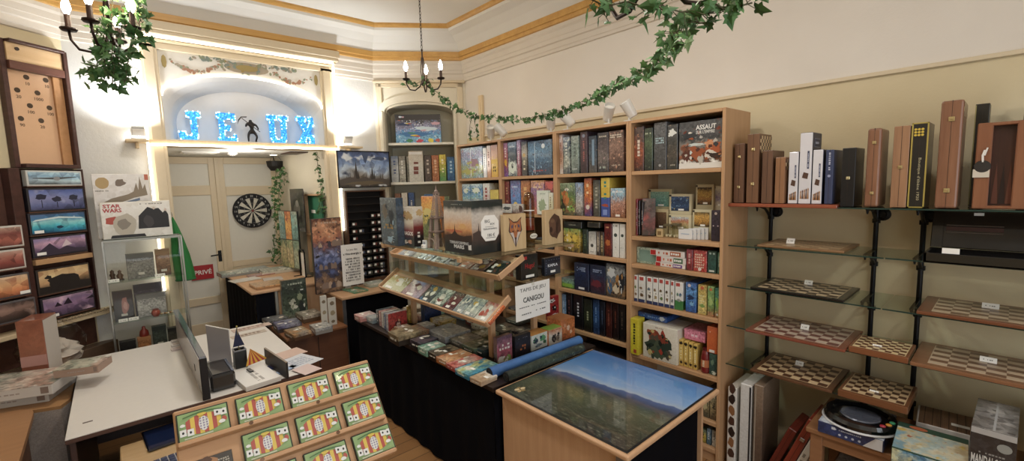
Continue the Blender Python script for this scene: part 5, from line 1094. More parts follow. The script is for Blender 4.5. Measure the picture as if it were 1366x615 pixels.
o, w, h = plaque(728, 751.5, 280, 326, 'pale wooden box with a dark brown lion head print')
polys(o, [plain('#54382a'), plain('#6b4a36'), plain('#3c261c'), plain('#7c5a40')], '-y', (0, -.0179, h*.52), [(0, blob(.02, 0, .34, .36, 16, .14, 5)), (1, blob(-.1, .02, .2, .24, 12, .1, 8)), (2, blob(-.18, -.08, .08, .08, 9, .1, 2)), (3, blob(-.1, .16, .12, .05, 8, .1, 3)), (2, blob(.15, -.05, .05, .2, 8, .2, 4)), (2, blob(.22, .1, .03, .12, 8, .2, 7))], 'lion_print', sx=w, sy=h)
# capsule bottle
c = PZ(711, 330, TZ); rr = .038; hh = PY(711, 256, c.y).z-TZ
r = thing('capsule_game', 'clear capsule shaped bottle with red bands and an oval label between the plaques', 'game capsule', (c.x, c.y+.03, TZ+.001))
MB().lathe([(0, 0), (rr*.95, 0), (rr, .006), (rr, hh-.05), (rr*.93, hh-.03), (rr*.7, hh-.01), (rr*.35, hh-.001), (0, hh)], seg=28).build('clear_shell', glass('#cfc2a8', .03, 1.6), r, smooth=True)
MB().lathe([(0, .01), (rr*.9, .01), (rr*.9, .028), (0, .03)], seg=24).build('base_disc', plain('#6f6a60', .3), r); MB().lathe([(rr*.96, .055), (rr*.96, .105)], seg=24).build('brown_band', plain('#7a5a44', .4), r); MB().lathe([(rr*.96, .12), (rr*.96, .15)], seg=24).build('red_band', plain('#a02c26', .4), r)
MB().lathe([(rr*.9, .15), (rr*.9, .2), (0, .2)], seg=24).build('insert', plain('#a4523c', .4), r); MB().lathe([(rr*1.01, hh*.66), (rr*1.01, hh*.675)], seg=24).build('ring', plain('#e6e2da', .2), r)
l = MB().poly([(.034*math.cos(2*PI*k/20), 0, .018*math.sin(2*PI*k/20)) for k in range(20)], ex=(0, -.0015, 0)).build('oval_label', plain('#e0dccc', .4), r, M=Matrix.Translation((0, -rr-.001, .08))); text('The Botist', l, plain('#2a2420'), '-y', (0, -.002, 0), .055, None, 'lettering')
# tower model
def tower(label, base, H):
    r = thing('tower_model', label, 'model tower', base)
    mt = plain('#9a8478', .5); mt2 = plain('#806a60', .5)
    prof = [(0, .125), (.1, .112), (.25, .1), (.35, .09), (.47, .08), (.6, .06), (.75, .042), (.88, .03)]
    def wd(f):
        for (a, wa), (b, wb) in zip(prof, prof[1:]):
            if a <= f <= b: return wa+(wb-wa)*(f-a)/(b-a)
        return prof[-1][1]
    for sx in (-1, 1):
        for sy in (-1, 1):
            m = MB(); fs = [i/14*.47 for i in range(15)]
            lw_ = lambda f: .055*(1-f*1.0)
            for ox, oy in ((0, 0), (1, 0), (0, 1), (1, 1)):
                m.tube([(sx*H*(wd(f)-ox*lw_(f)), sy*H*(wd(f)-oy*lw_(f)), f*H) for f in fs], H*.0065, 4)
            for a, b in zip(fs, fs[1:]):
                for (p, q) in (((0, 0), (1, 0)), ((0, 0), (0, 1)), ((1, 0), (1, 1)), ((0, 1), (1, 1))):
                    m.tube([(sx*H*(wd(a)-p[0]*lw_(a)), sy*H*(wd(a)-p[1]*lw_(a)), a*H), (sx*H*(wd(b)-q[0]*lw_(b)), sy*H*(wd(b)-q[1]*lw_(b)), b*H)], H*.004, 4)
                    m.tube([(sx*H*(wd(a)-q[0]*lw_(a)), sy*H*(wd(a)-q[1]*lw_(a)), a*H), (sx*H*(wd(b)-p[0]*lw_(b)), sy*H*(wd(b)-p[1]*lw_(b)), b*H)], H*.004, 4)
            m.build('leg', mt, r)
            MB().box(sx*H*.1-.012, sx*H*.1+.012, sy*H*.1-.012, sy*H*.1+.012, 0, H*.03, .002).build('foot', mt2, r)
    for f, n in ((.25, 'first_platform'), (.47, 'second_platform')):
        q = wd(f)*H*1.12; MB().box(-q, q, -q, q, f*H, f*H+H*.018, .001).box(-q*1.05, q*1.05, -q*1.05, q*1.05, f*H+H*.018, f*H+H*.023).build(n, mt2, r)
    m = MB()
    for sx, sy in ((1, 0), (-1, 0), (0, 1), (0, -1)):
        q = wd(.14)*H; arc = [(-q*.8*math.cos(PI*k/10), .06*H+.1*H*math.sin(PI*k/10)) for k in range(11)]
        m.tube([(sx*q*1.08+(0 if sx else u), sy*q*1.08+(0 if sy else u), z) for u, z in arc], H*.007, 4)
    m.build('arches', mt, r)
    m = MB(); fs = [.47+.41*i/14 for i in range(15)]
    for sx in (-1, 1):
        for sy in (-1, 1): m.tube([(sx*H*wd(f), sy*H*wd(f), f*H) for f in fs], H*.006, 4)
    for a, b in zip(fs, fs[1:]):
        for p, q in (((-1, -1), (1, -1)), ((1, -1), (1, 1)), ((1, 1), (-1, 1)), ((-1, 1), (-1, -1))):
            m.tube([(p[0]*H*wd(a), p[1]*H*wd(a), a*H), (q[0]*H*wd(b), q[1]*H*wd(b), b*H)], H*.004, 4); m.tube([(q[0]*H*wd(a), q[1]*H*wd(a), a*H), (p[0]*H*wd(b), p[1]*H*wd(b), b*H)], H*.004, 4)
    m.box(-H*.018, H*.018, -H*.018, H*.018, .47*H, .8*H); m.build('shaft', mt, r)
    MB().box(-H*.035, H*.035, -H*.035, H*.035, .86*H, .885*H).lathe([(H*.03, .885*H), (H*.03, .91*H), (H*.012, .93*H), (H*.004, H), (0, H)], seg=10).build('top_deck', mt2, r)
    return r
c = PZ(585, 331, TZ); tw_h = PD(585, 247, (c-EYE).dot(_F)).z-TZ
tower('brown lattice tower model standing on the glass top before the space box', (c.x, c.y, TZ+.001), tw_h)
p = PZ(566, 331, TZ); o = solid('price_cube', 'small white folded price card left of the tower model', 'price tag', (.03, .035, .025), TAGW, (p.x, p.y, TZ)); glyphs(o, plain('#9a9894'), '-x', (-.0153, 0, .013), .022, .008, 3, 1, 2, 'price_print')
p = PZ(579, 328, TZ); o = solid('price_cube', 'white standing label at the foot of the tower model', 'price tag', (.012, .05, .055), plain('#c8cccc', .3), (p.x-.1, p.y-.04, TZ)); patch(o, plain('#8a94a4'), '-x', (-.0063, 0, .028), .025, .03, 'print_panel')
# ---- middle glass: two black boxes
o, d, w, h = top_box(693.5, 696, 718, 341, 375, ['#141416', '#1a1a1c'], ['#161618', '#1c1c1f', '#1a1a1d'], 'black box with a red scrawled title on the middle glass', z=MZ, wy=.06)
text('Hugo!', o, plain('#b8282a', .4), '-y', (.0, -w/2-.0006, h*.52), d*.55, h*.26, 'title_lettering', bold=.01); patch(o, plain('#b8282a'), '-y', (-d*.32, -w/2-.0006, h*.87), d*.3, h*.12, 'red_corner'); patch(o, TAGW, '-y', (d*.0, -w/2-.0008, h*.13), d*.5, h*.1, 'price_label')
o, d, w, h = top_box(722.5, 727, 748, 345, 369, ['#141824', '#1a1f2e'], ['#151a27', '#1a2030', '#181e2c'], 'navy black box with white capitals at the end of the middle glass', z=MZ)
text('KAPLA', o, plain('#dfe3ea'), '-y', (0, -w/2-.0006, h*.56), d*.62, h*.15, 'title_lettering', bold=.03); patch(o, TAGW, '-y', (0, -w/2-.0006, h*.2), d*.3, h*.13, 'price_label')
polys(o, [plain('#7a84a0')], '-y', (0, -w/2-.0004, 0), [(0, blob(-d*.4+d*.16*k, h*.86, .003, .003, 6, 0)) for k in range(6)]+[(0, blob(-d*.42, h*(.15+.14*k), .003, .003, 6, 0)) for k in range(5)], 'dots')
# ---- hanging sign
YS = 2.105
sp = [PY(x, y, YS) for x, y in ((686.5, 382.5), (734, 371.8), (732.3, 416), (688.8, 431))]
cx_ = sum(p.x for p in sp)/4; cz_ = sum(p.z for p in sp)/4; sw = ((sp[1].x-sp[0].x)+(sp[2].x-sp[3].x))/2; sh_ = ((sp[0].z-sp[3].z)+(sp[1].z-sp[2].z))/2
r = thing('hanging_sign', 'white paper sign with black capitals hanging from the middle glass', 'sign', (cx_, YS, cz_))
MB().box(-sw/2, sw/2, -.0012, 0, -sh_/2, MZ-cz_-.003 if MZ-cz_ < sh_*.62 else sh_/2).build('sheet', PAPER, r)
text('TAPIS DE JEU', r, plain('#55524f'), '-y', (0, -.0018, sh_*.33), sw*.74, sh_*.13, 'lettering'); text('CANIGOU', r, plain('#2a2826'), '-y', (.004, -.0018, sh_*.06), sw*.6, sh_*.15, 'lettering', bold=.02)
glyphs(r, plain('#4a4846'), '-y', (0, -.0018, -sh_*.14), sw*.8, sh_*.035, 14, 1, 2, 'small_print'); glyphs(r, plain('#6a6866'), '-y', (-sw*.2, -.0018, -sh_*.34), sw*.28, sh_*.05, 5, 1, 2, 'small_print'); glyphs(r, plain('#6a6866'), '-y', (sw*.22, -.0018, -sh_*.31), sw*.3, sh_*.05, 5, 1, 3, 'small_print')
MB().box(-.012, .012, -.004, .0012, sh_*.44, sh_*.5, .001).build('tape', plain('#d8d4c8', .2), r)
# ---- goods lying on the counter
def lay(px, py, dx, dy, h, st, label, rot=0, axis='x', blots=(), side=None, base=CZ, ms=(), name='game_box', group='games laid out on the display counter', amt=.5, pic=None, seed=1):
    p = PZ(px, py, base+h)
    sd = plain(side, .4, coat=.5) if side else art(st, 'z', .3, 30, coat=.6)
    o = solid(name, label, 'game box', (dx, dy, h), sd, (p.x, p.y, base), math.radians(rot), group)
    rd = random.Random(int(px*7+py))
    l = MB().box(-dx/2-.001, dx/2+.001, -dy/2-.001, dy/2+.001, h*.55, h+.0012, .0015); l.build('lid', art(st, axis, amt, 20, blots, coat=.8), o)
    cs = [plain(c, .4) for c in (pic or ['#d8d0c0', st[0], st[-1]])]
    polys(o, cs, 'top', (0, 0, h+.0015), [(j % len(cs), blob(rd.uniform(-.3, .3)*dy, rd.uniform(-.3, .3)*dx, dy*rd.uniform(.06, .16), dx*rd.uniform(.06, .16), 9, .25, j+int(px))) for j in range(5)], 'print_picture')
    patch(o, TAGW, 'top', (rd.uniform(-.3, .1)*dx, rd.uniform(-.3, .3)*dy, h+.003), .035, .02, 'price_label')
    glyphs(o, plain('#d8d4c8'), '-x', (-dx/2-.0014, 0, h*.5), dy*.6, h*.3, 8, 1, int(px), 'title_print')
    return o
LY = [
 (487, 419, .16, .16, .05, ['#c88a84', '#d8c8c4', '#c8a8a4'], 'flat pink and white box at the far corner of the counter', '#c08078'),
 (503, 421, .16, .14, .05, ['#a8b0b0', '#c4c8c4', '#8a989c'], 'pale grey box beside the pink one at the far corner', '#8a9aa0'),
 (545, 441, .28, .22, .075, ['#6a5c44', '#9a8a68', '#7a6a4c', '#8a5a3c'], 'thick brown picture box lying next to the upright books', '#2e241c'),
 (598, 440, .26, .32, .05, ['#a8a8a8', '#bcbcba', '#8a8c90'], 'large flat silver grey box lying behind the small packs', '#9a9a9c'),
 (566, 452, .17, .17, .06, ['#2a2830', '#4a3a48', '#5a4a58', '#1c1a20'], 'black and plum box lying between brown and green boxes', '#1a1a20'),
 (576, 461, .17, .15, .05, ['#7a9a88', '#a8c0b0', '#5a8a74'], 'pale green box lying near the counter edge', '#6a9a84'),
 (592, 467, .2, .14, .045, ['#3a3228', '#6a5a44', '#2a241c', '#8a7a5c'], 'black box with tan card pictures near the counter edge', '#17130f'),
 (606, 474, .22, .17, .04, ['#b87a4c', '#c8a078', '#a8643c'], 'orange brown box with a cream panel near the counter edge', '#a8602c'),
 (620, 481, .24, .13, .035, ['#b84a44', '#c8b0a4', '#d0685c'], 'red and white flat box at the counter edge', '#a83a34'),
 (636, 489, .26, .17, .035, ['#3a8aa8', '#7ab0a8', '#c8c878', '#4a90b8'], 'turquoise and yellow flat box at the counter edge', '#2a7a9a'),
 (645, 502, .14, .13, .03, ['#a8886a', '#c0a484', '#d8d0c4'], 'beige flat box at the near corner of the counter edge', '#b89a7c'),
 (622, 451, .2, .2, .04, ['#7a7a74', '#989890', '#6a6a64'], 'dull grey flat box behind the orange brown one', '#6a6a62'),
 (638, 458, .2, .18, .05, ['#5a6a54', '#8a9478', '#48543f'], 'moss green flat box in the middle of the counter goods', '#3a4636'),
 (647, 463, .11, .11, .05, ['#1c3438', '#2c4a50', '#3a5a5c'], 'dark teal box beside the near upright of the stand', '#14282c'),
 (672, 437, .2, .22, .035, ['#4c4c4a', '#68685f', '#3c3c3c'], 'dark grey flat box under the hanging sign, left one', '#3a3a38'),
 (694, 424, .22, .2, .03, ['#5a5850', '#74726a', '#46443e'], 'dark olive grey flat box under the stand behind the sign', '#46443e'),
]
for i, (px, py, dx, dy, h, st, lb, sd) in enumerate(LY): lay(px, py, dx*.92, dy*.82, h, st, lb, [0, 2, -2, 1, 3, -1][i % 6], 'xy'[i % 2], side=sd)
# upright books and boxes
def upright(pL, pM, pR, pT, pB, stx, sty, label, msx=(), msy=(), blx_=(), bly_=(), amt=.3, name='game_box', dep=None, **k):
    o, d, w, h = top_box(pL, pM, pR, pT, pB, stx, sty, label, msx, msy, name, CZ, blx_, bly_, amt, dep, **k); o['group'] = 'games laid out on the display counter'; return o, d, w, h
for i, (a, b, tp, pb, st, lb) in enumerate([(502.6, 505.6, 414, 434, ['#2c343c', '#48545c'], 'dark grey upright book, far end of the row of five'), (506, 509, 415.5, 436, ['#a87a74', '#b88a84'], 'dull pink upright book, second in the row of five'), (509.4, 512, 417, 438, ['#c0bcb4', '#ccc8c0'], 'cream upright book in the middle of the row of five'), (512.4, 515, 419, 440, ['#5a6a88', '#6a7a98'], 'grey blue upright book, fourth in the row of five')]):
    upright(a, b, b+24, tp, pb, st, st, lb, [('v', '#e4e0d8', .5, .6, .4)], name='book', dep=.16)
o, d, w, h = upright(515.4, 519, 545, 419, 443.5, ['#8a8a98', '#a8a4a8'], ['#8a2624', '#a8322c', '#a43430'], 'upright book with a bright red cover, near end of the row of five', [('v', '#d8d4d0', .5, .6, .4)], [('p', [('#5a1a1a', 0, .35, .16, .22), ('#d8b8a8', .02, .3, .1, .14), ('#c89a70', -.3, .1, .08, .06)])], name='book', dep=.17)
upright(543, 545.5, 552, 408, 432, ['#c8a83c', '#d8c05a', '#b89434'], ['#b89434', '#c8a44a', '#8a6a2a'], 'small yellow upright box by the far post of the stand', [('h', '#5a3a1a', .7, .7, .2, 3, 2)], dep=.05)
upright(562, 567, 588, 403, 431, ['#1a2a4c', '#24406c', '#1c3058'], ['#18284a', '#22386a', '#141e38'], 'dark blue upright box behind the far post of the stand', (), [('h', '#8aa0c8', .7, .6, .12, 5, 1)], dep=.17)
# cards and cubes at the near end
o, d, w, h = upright(659, 664, 684, 451, 489, ['#3a2c30', '#5a3c44'], ['#7a8a5a', '#8a4a54', '#a84a5a', '#8a5a6a', '#5a3a48'], 'upright card pack with red scrawled title at the near end of the counter', (), [('h', '#e0d8d0', .62, .7, .25, 4, 2), ('p', [('#7a9a4a', .2, .18, .2, .1), ('#c8c0b4', -.25, .2, .2, .12), ('#d8d4cc', .1, .1, .12, .05)])], dep=None)
o, d, w, h = upright(683, 688, 708.5, 449, 481, ['#1a1a1e', '#202026'], ['#1c1a1c', '#2c2428', '#201e22'], 'black box with a glowing orange title beside the card pack', (), [('h', '#b8683c', .45, .4, .25, 3, 2), ('h', '#6a6a78', .85, .6, .05, 6, 1)])
o, d, w, h = upright(706, 709.5, 731, 448.5, 469, ['#c8ccc4', '#d8d8d0'], ['#d0d4cc', '#dcdcd4', '#c8d0c8'], 'white box with green and navy leaf prints', (), [('p', [('#2c3a54', -.25, .6, .16, .2), ('#5a9a6a', .2, .65, .2, .2), ('#7a8a94', -.1, .25, .2, .1), ('#3a6a4a', .3, .35, .1, .12)])], wy=.1, top='#c8843c')
o, d, w, h = upright(729.5, 732.5, 750, 441, 462, ['#b8602c', '#c8703c'], ['#c8c0b4', '#d8d0c4', '#c0784c'], 'orange edged box with a black and white dog print', (), [('p', [('#2a2628', -.1, .4, .16, .25), ('#8a7a6c', .18, .35, .14, .2), ('#2a2628', .22, .6, .08, .1)]), ('h', '#b85a34', .9, .8, .08, 6, 1)], wy=.09, top='#7fa63e')
o, d, w, h = upright(744, 749, 767, 428, 455, ['#b85a2c', '#c46838'], ['#a8562c', '#b8683c', '#b06034'], 'orange box with white mascot free dot prints at the counter end', (), [('p', [('#d8b8a0', 0, .55, .12, .12), ('#d8b8a0', .2, .3, .08, .08), ('#c89070', -.25, .7, .08, .08)])], wy=.15, top='#b8683a')
o['label'] = 'orange box with pale dot prints at the counter end'
upright(728, 732, 746, 397, 428, ['#8a1e1e', '#a82a28', '#9c2422'], ['#98201f', '#b02c2a', '#a42826'], 'red upright box with white blocky print behind the sign', (), [('p', [('#e0dcd8', -.15, .82, .25, .08), ('#e0dcd8', .1, .15, .28, .1), ('#2a1414', .05, .48, .2, .14)])])
# more flat boxes in the gaps between the others
bpy.context.view_layer.update()
occ = [(1.865, 2.345, .05), (1.865, 3.42, .05), (2.27, 2.345, .05), (2.27, 3.42, .05)]
rects = [(x-q, x+q, y-q, y+q) for x, y, q in occ]
for o in bpy.data.objects:
    if o.get('group') == 'games laid out on the display counter':
        q = [o.matrix_world @ Vector(c) for c in o.bound_box]; rects.append((min(v.x for v in q), max(v.x for v in q), min(v.y for v in q), max(v.y for v in q)))
rd = random.Random(12); fill = [('lilac', '#a89ab4'), ('cream', '#cfc8b4'), ('sky blue', '#8fb4c8'), ('salmon', '#c48a76'), ('white', '#d8d6d0'), ('mint green', '#9cc0a8'), ('mustard', '#b89a48'), ('charcoal', '#3a3a3e'), ('brick red', '#8a3e32'), ('silver', '#a8aaac'), ('beige', '#b8a48a'), ('navy', '#2a3450'), ('olive', '#6a6c48'), ('tan', '#a88660')]
for tries in range(4000):
    if not fill: break
    dx, dy = rd.uniform(.1, .19), rd.uniform(.1, .19); x, y = rd.uniform(1.6+dx/2, 2.3), rd.uniform(2.28, 3.86-dy/2)
    R4 = (x-dx/2-.006, x+dx/2+.006, y-dy/2-.006, y+dy/2+.006)
    if any(R4[0] < b[1] and R4[1] > b[0] and R4[2] < b[3] and R4[3] > b[2] for b in rects): continue
    rects.append(R4); nm, c = fill.pop(0); h = rd.uniform(.03, .055)
    o = solid('game_box', 'small flat %s box among the goods on the display counter' % nm, 'game box', (dx, dy, h), plain(c, .4, coat=.5), (x, y, CZ), 0, 'games laid out on the display counter')
    MB().box(-dx/2-.001, dx/2+.001, -dy/2-.001, dy/2+.001, h*.5, h+.0012).build('lid', art([c, '#c8c4b8', c], 'xy'[len(fill) % 2], .7, 26, [('#5a5650', .62)], coat=.8), o)
    patch(o, TAGW, 'top', (0, dy*.2, h+.002), .035, .02, 'price_label'); glyphs(o, plain('#e0dcd0'), '-x', (-dx/2-.0014, 0, h*.5), dy*.6, h*.3, 7, 1, len(fill), 'title_print')
print('unplaced', fill)
# ---- rolled play mats
def roll(label, pA, pB, z, r, cm, px_core='#17181a'):
    a, b = PZ(*pA, z), PZ(*pB, z); d = b-a; L = d.length
    ro = thing('rolled_mat', label, 'rolled mat', ((a.x+b.x)/2, (a.y+b.y)/2, z-r+CZ*0), math.atan2(d.y, d.x))
    MB().tube([(-L/2, 0, r), (L/2, 0, r)], r, 24, caps=False).build('roll', cm, ro, smooth=True)
    for x in (-L/2, L/2):
        m = MB(); pts = [(x, math.cos(t*.5)*(r*.97-.0011*t), r+math.sin(t*.5)*(r*.97-.0011*t)) for t in range(int(r/.0011*.8))]
        m.tube(pts, .0012, 4); m.build('spiral_edge', plain(px_core, .7), ro)
    for x in (-L/2+.001, L/2-.001): MB().tube([(x-.0005, 0, r), (x+.0005, 0, r)], r*.9, 20).build('core', plain('#0b0b0d', .8), ro)
    return ro
roll('blue rolled play mat at the near end of the counter', (653, 498), (773, 454), CZ+.036, .034, art(['#3f6aa8', '#4a7cc0', '#4374b4'], 'x', .3, 8, coat=.1, fine=.1))
roll('dark green mottled rolled play mat in front of the blue roll', (675, 503), (776, 464), CZ+.033, .031, art(['#262e2a', '#38443a', '#2a322c'], 'x', .6, 25, [('#5a6a58', .62)], coat=.1))
# ================================================================= LANDSCAPE TABLE
TXA, TXB, TYA, TYB = 1.56, 2.465, 1.048, 1.952; TTZ = .755
r = thing('display_table', 'beech display table with a big landscape mat on top', 'table', ((TXA+TXB)/2, (TYA+TYB)/2, 0)); hx = (TXB-TXA)/2; hy = (TYB-TYA)/2
MB().box(-hx, hx, -hy, hy, TTZ-.028, TTZ, .01, seg=3).build('table_top', BEECH_L('y'), r)
MB().box(-hx+.045, -hx+.063, -hy+.07, hy-.01, 0, TTZ-.0285, .002).build('front_panel', BEECH_L('z'), r); MB().box(hx-.07, hx-.05, -hy+.07, hy-.04, 0, TTZ-.0285, .002).build('back_panel', BEECH_L('z'), r)
cloth(-hx+.08, hx-.08, -hy+.09, hy-.05, TTZ-.03, ('-y',)).build('black_cloth', BLACKCLOTH, r, smooth=True)
MB().box(-hx+.02, -hx+.07, -hy+.03, -hy+.08, 0, TTZ-.0285, .003).build('metal_leg', plain('#8b8f94', .35, .8), r)
# the printed landscape: ground, ridge, sky along +x
t = NT('landscape'); n = t.add('ShaderNodeTexCoord'); sep = t.add('ShaderNodeSeparateXYZ'); t.link(n.outputs['Generated'], sep.inputs[0])
ridge = t.noise(t.mapping(n.outputs['Generated'], (3, 0, 0), (.0, 4.5, 0)), 1.0, 5, .5)
v = t.math('ADD', sep.outputs[0], t.math('MULTIPLY', t.math('SUBTRACT', ridge, .5), .16)); v = t.math('SUBTRACT', v, t.math('MULTIPLY', t.math('SUBTRACT', .5, sep.outputs[1]), .1))
base = t.ramp(v, [(0, '#232a25'), (.2, '#3d4534'), (.33, '#50563f'), (.4, '#39443a'), (.455, '#34425a'), (.5, '#3f5684'), (.535, '#4a639a'), (.545, '#9fb4cc'), (.6, '#7ba4d8'), (.75, '#5c94d8'), (1, '#3f7cc8')])
gn = t.noise(t.mapping(n.outputs['Generated'], (0, 0, 0), (26, 8, 1)), 3, 6, .75); gm = t.math('MULTIPLY', t.math('SUBTRACT', gn, .52), 8, True)
low = t.math('MULTIPLY', t.math('SUBTRACT', .45, v), 12, True)
c = t.mix(t.math('MULTIPLY', t.math('MULTIPLY', gm, low), .65), base, '#7c806c')
g2 = t.noise(t.mapping(n.outputs['Generated'], (4, 2, 0), (22, 9, 1)), 4, 5, .7); c = t.mix(t.math('MULTIPLY', t.math('MULTIPLY', t.math('SUBTRACT', g2, .58), 8, True), low), c, '#1a221c')
cl = t.noise(t.mapping(n.outputs['Generated'], (1, 5, 0), (8, 2.2, 1)), 1.3, 5, .6); cm = t.math('MULTIPLY', t.math('SUBTRACT', cl, .55), 4, True)
band = t.math('MULTIPLY', t.math('SUBTRACT', v, .56), 14, True); band2 = t.math('MULTIPLY', t.math('SUBTRACT', .78, v), 8, True)
c = t.mix(t.math('MULTIPLY', t.math('MULTIPLY', cm, t.math('MULTIPLY', band, band2)), .55), c, '#c8ccd4')
t.link(c, t.b.inputs['Base Color']); t.set('Roughness', .3); t.set('Coat Weight', 1); t.set('Coat Roughness', .02)
mt = thing('landscape_mat', 'square play mat printed with a blue sky, mountain ridge and green plain', 'play mat', ((TXA+TXB)/2+.006, (TYA+TYB)/2, TTZ+.0008))
MB().box(-.44, .43, -.435, .43, 0, .004, .0015).build('border', plain('#14171a', .4), mt); MB().box(-.43, .42, -.425, .42, .0035, .0045).build('print', t.m, mt)
polys(mt, [plain('#b89a6a'), plain('#8a7448'), plain('#c8b48a')], 'topy', (-.36, .34, .0048), [(i % 3, blob(.02*math.cos(i*1.25), .02*math.sin(i*1.25), .016, .012, 8, .2, i)) for i in range(6)], 'emblem')
# ================================================================= CORNER NICHE CONTENTS
def NB(u, z, off): return Matrix(((-NN.x, 0, 0, 0), (-NN.y, 0, 0, 0), (0, 0, 1, 0), (0, 0, 0, 1)))
def niche_frame(u, z, off):
    o = NC+ND*u+NN*off; xd = -NN; zd = Vector((0, 0, 1)); yd = zd.cross(xd)
    return Matrix(((xd.x, yd.x, zd.x, o.x), (xd.y, yd.y, zd.y, o.y), (xd.z, yd.z, zd.z, z+.001), (0, 0, 0, 1)))
def niche_box(pL, pR, pT, row, st, label, ms=(), blots=(), off=-.06, dep=.2, name='game_box', amt=.3, group=None):
    a, b = nu(pL, pT+15, off)[0], nu(pR, pT+15, off)[0]; zt = nu((pL+pR)/2, pT, off)[1]; w, h = b-a-.003, zt-NSH[row]-.002
    o = solid(name, label, 'game box', (dep, w, h), art(st, 'z', amt, 25, blots, coat=.5), None, M=niche_frame((a+b)/2, NSH[row], off-dep/2), group=group)
    marks(o, ms, w, h, '-x', dep/2, int(pL)); return o
niche_box(527, 588, 152.5, 0, ['#4a8ac0', '#78b4d8', '#4a90cc', '#8a90b8', '#6a6a84', '#2a2628', '#241f22'], 'big blue stadium picture box with a dark top, alone on the top niche shelf',
          [('r', '#2a2426', 0, .9, .98, .19), ('p', [('#c8604c', -.36, .9, .13, .1), ('#c8dce8', .15, .5, .26, .08), ('#3a78b8', -.1, .3, .3, .08), ('#3f8a5a', -.2, .08, .07, .07), ('#c83c4c', .02, .07, .07, .06), ('#d8c83c', .27, .08, .06, .08), ('#c85a4a', .42, .08, .05, .06), ('#d0a0b0', .38, .68, .1, .05), ('#2c3c6a', -.3, .66, .14, .06)]), ('h', '#c8c0b8', .9, .4, .05, 9, 1)], [('#d8e4ec', .62, 40), ('#2c5c98', .62, 40)], dep=.24)
for a, b, tp, st, mk, lb in [
    (521.5, 531.5, 208, ['#b0b4b4', '#c8cccc', '#7c88a0'], '#5a6a9a', 'pale grey box at the left end of the second niche shelf'),
    (532, 541, 208, ['#8a867a', '#aaa698', '#7a7468'], '#d8d4c8', 'grey box with pale print beside the pale one in the niche'),
    (542.5, 551.5, 208, ['#7a766a', '#6a675c', '#8a867a'], '#c8c4b4', 'darker grey box behind the tall white one in the niche'),
    (566, 575.5, 207, ['#4a3a34', '#5a4840', '#43342e'], '#c8b8a8', 'dark brown box right of the tall white one in the niche'),
    (576, 585.5, 207, ['#a8623c', '#b8703c', '#a85a34'], '#e0b890', 'orange brown box in the niche beside the yellow and green one'),
    (586, 595, 206, ['#4a8a4a', '#7aa03c', '#d0b83c', '#d8bc3c'], '#f0e8c0', 'yellow topped green box in the niche'),
    (596.5, 606.5, 209, ['#2a5a94', '#3a7ab0', '#2c5c8c'], '#b8d8ec', 'blue box at the right end of the second niche shelf')]:
    niche_box(a, b, tp, 1, st, lb, [('v', mk, .55, .55, .5)], off=-.08)
niche_box(545, 564.5, 201.5, 1, ['#b8b4a8', '#c8c4b8', '#c0b09c'], 'tall white box standing forward on the second niche shelf', [('v', '#7a3a2c', .5, .6, .55), ('r', '#d8d4cc', 0, .93, .9, .08)], off=-.035, dep=.038)
for a, b, tp, st, lb in [(527, 535, 258, ['#7a4a3a', '#8a5a44'], 'brown box on the third niche shelf behind the glass top'), (536, 544, 257, ['#c0b8a8', '#d0c8b8'], 'pale box on the third niche shelf behind the glass top'), (545, 553, 257, ['#24406c', '#2c4c80'], 'dark blue box on the third niche shelf behind the glass top'), (566, 580, 259, ['#3a5a84', '#4a6c98'], 'mid blue box on the third niche shelf near the tower model'), (584, 600, 262, ['#5a6a4a', '#7a8a64'], 'green box on the third niche shelf near the space box')]:
    niche_box(a, b, tp, 2, st, lb, [('v', '#c8c8c0', .55, .5, .4)], off=-.08)
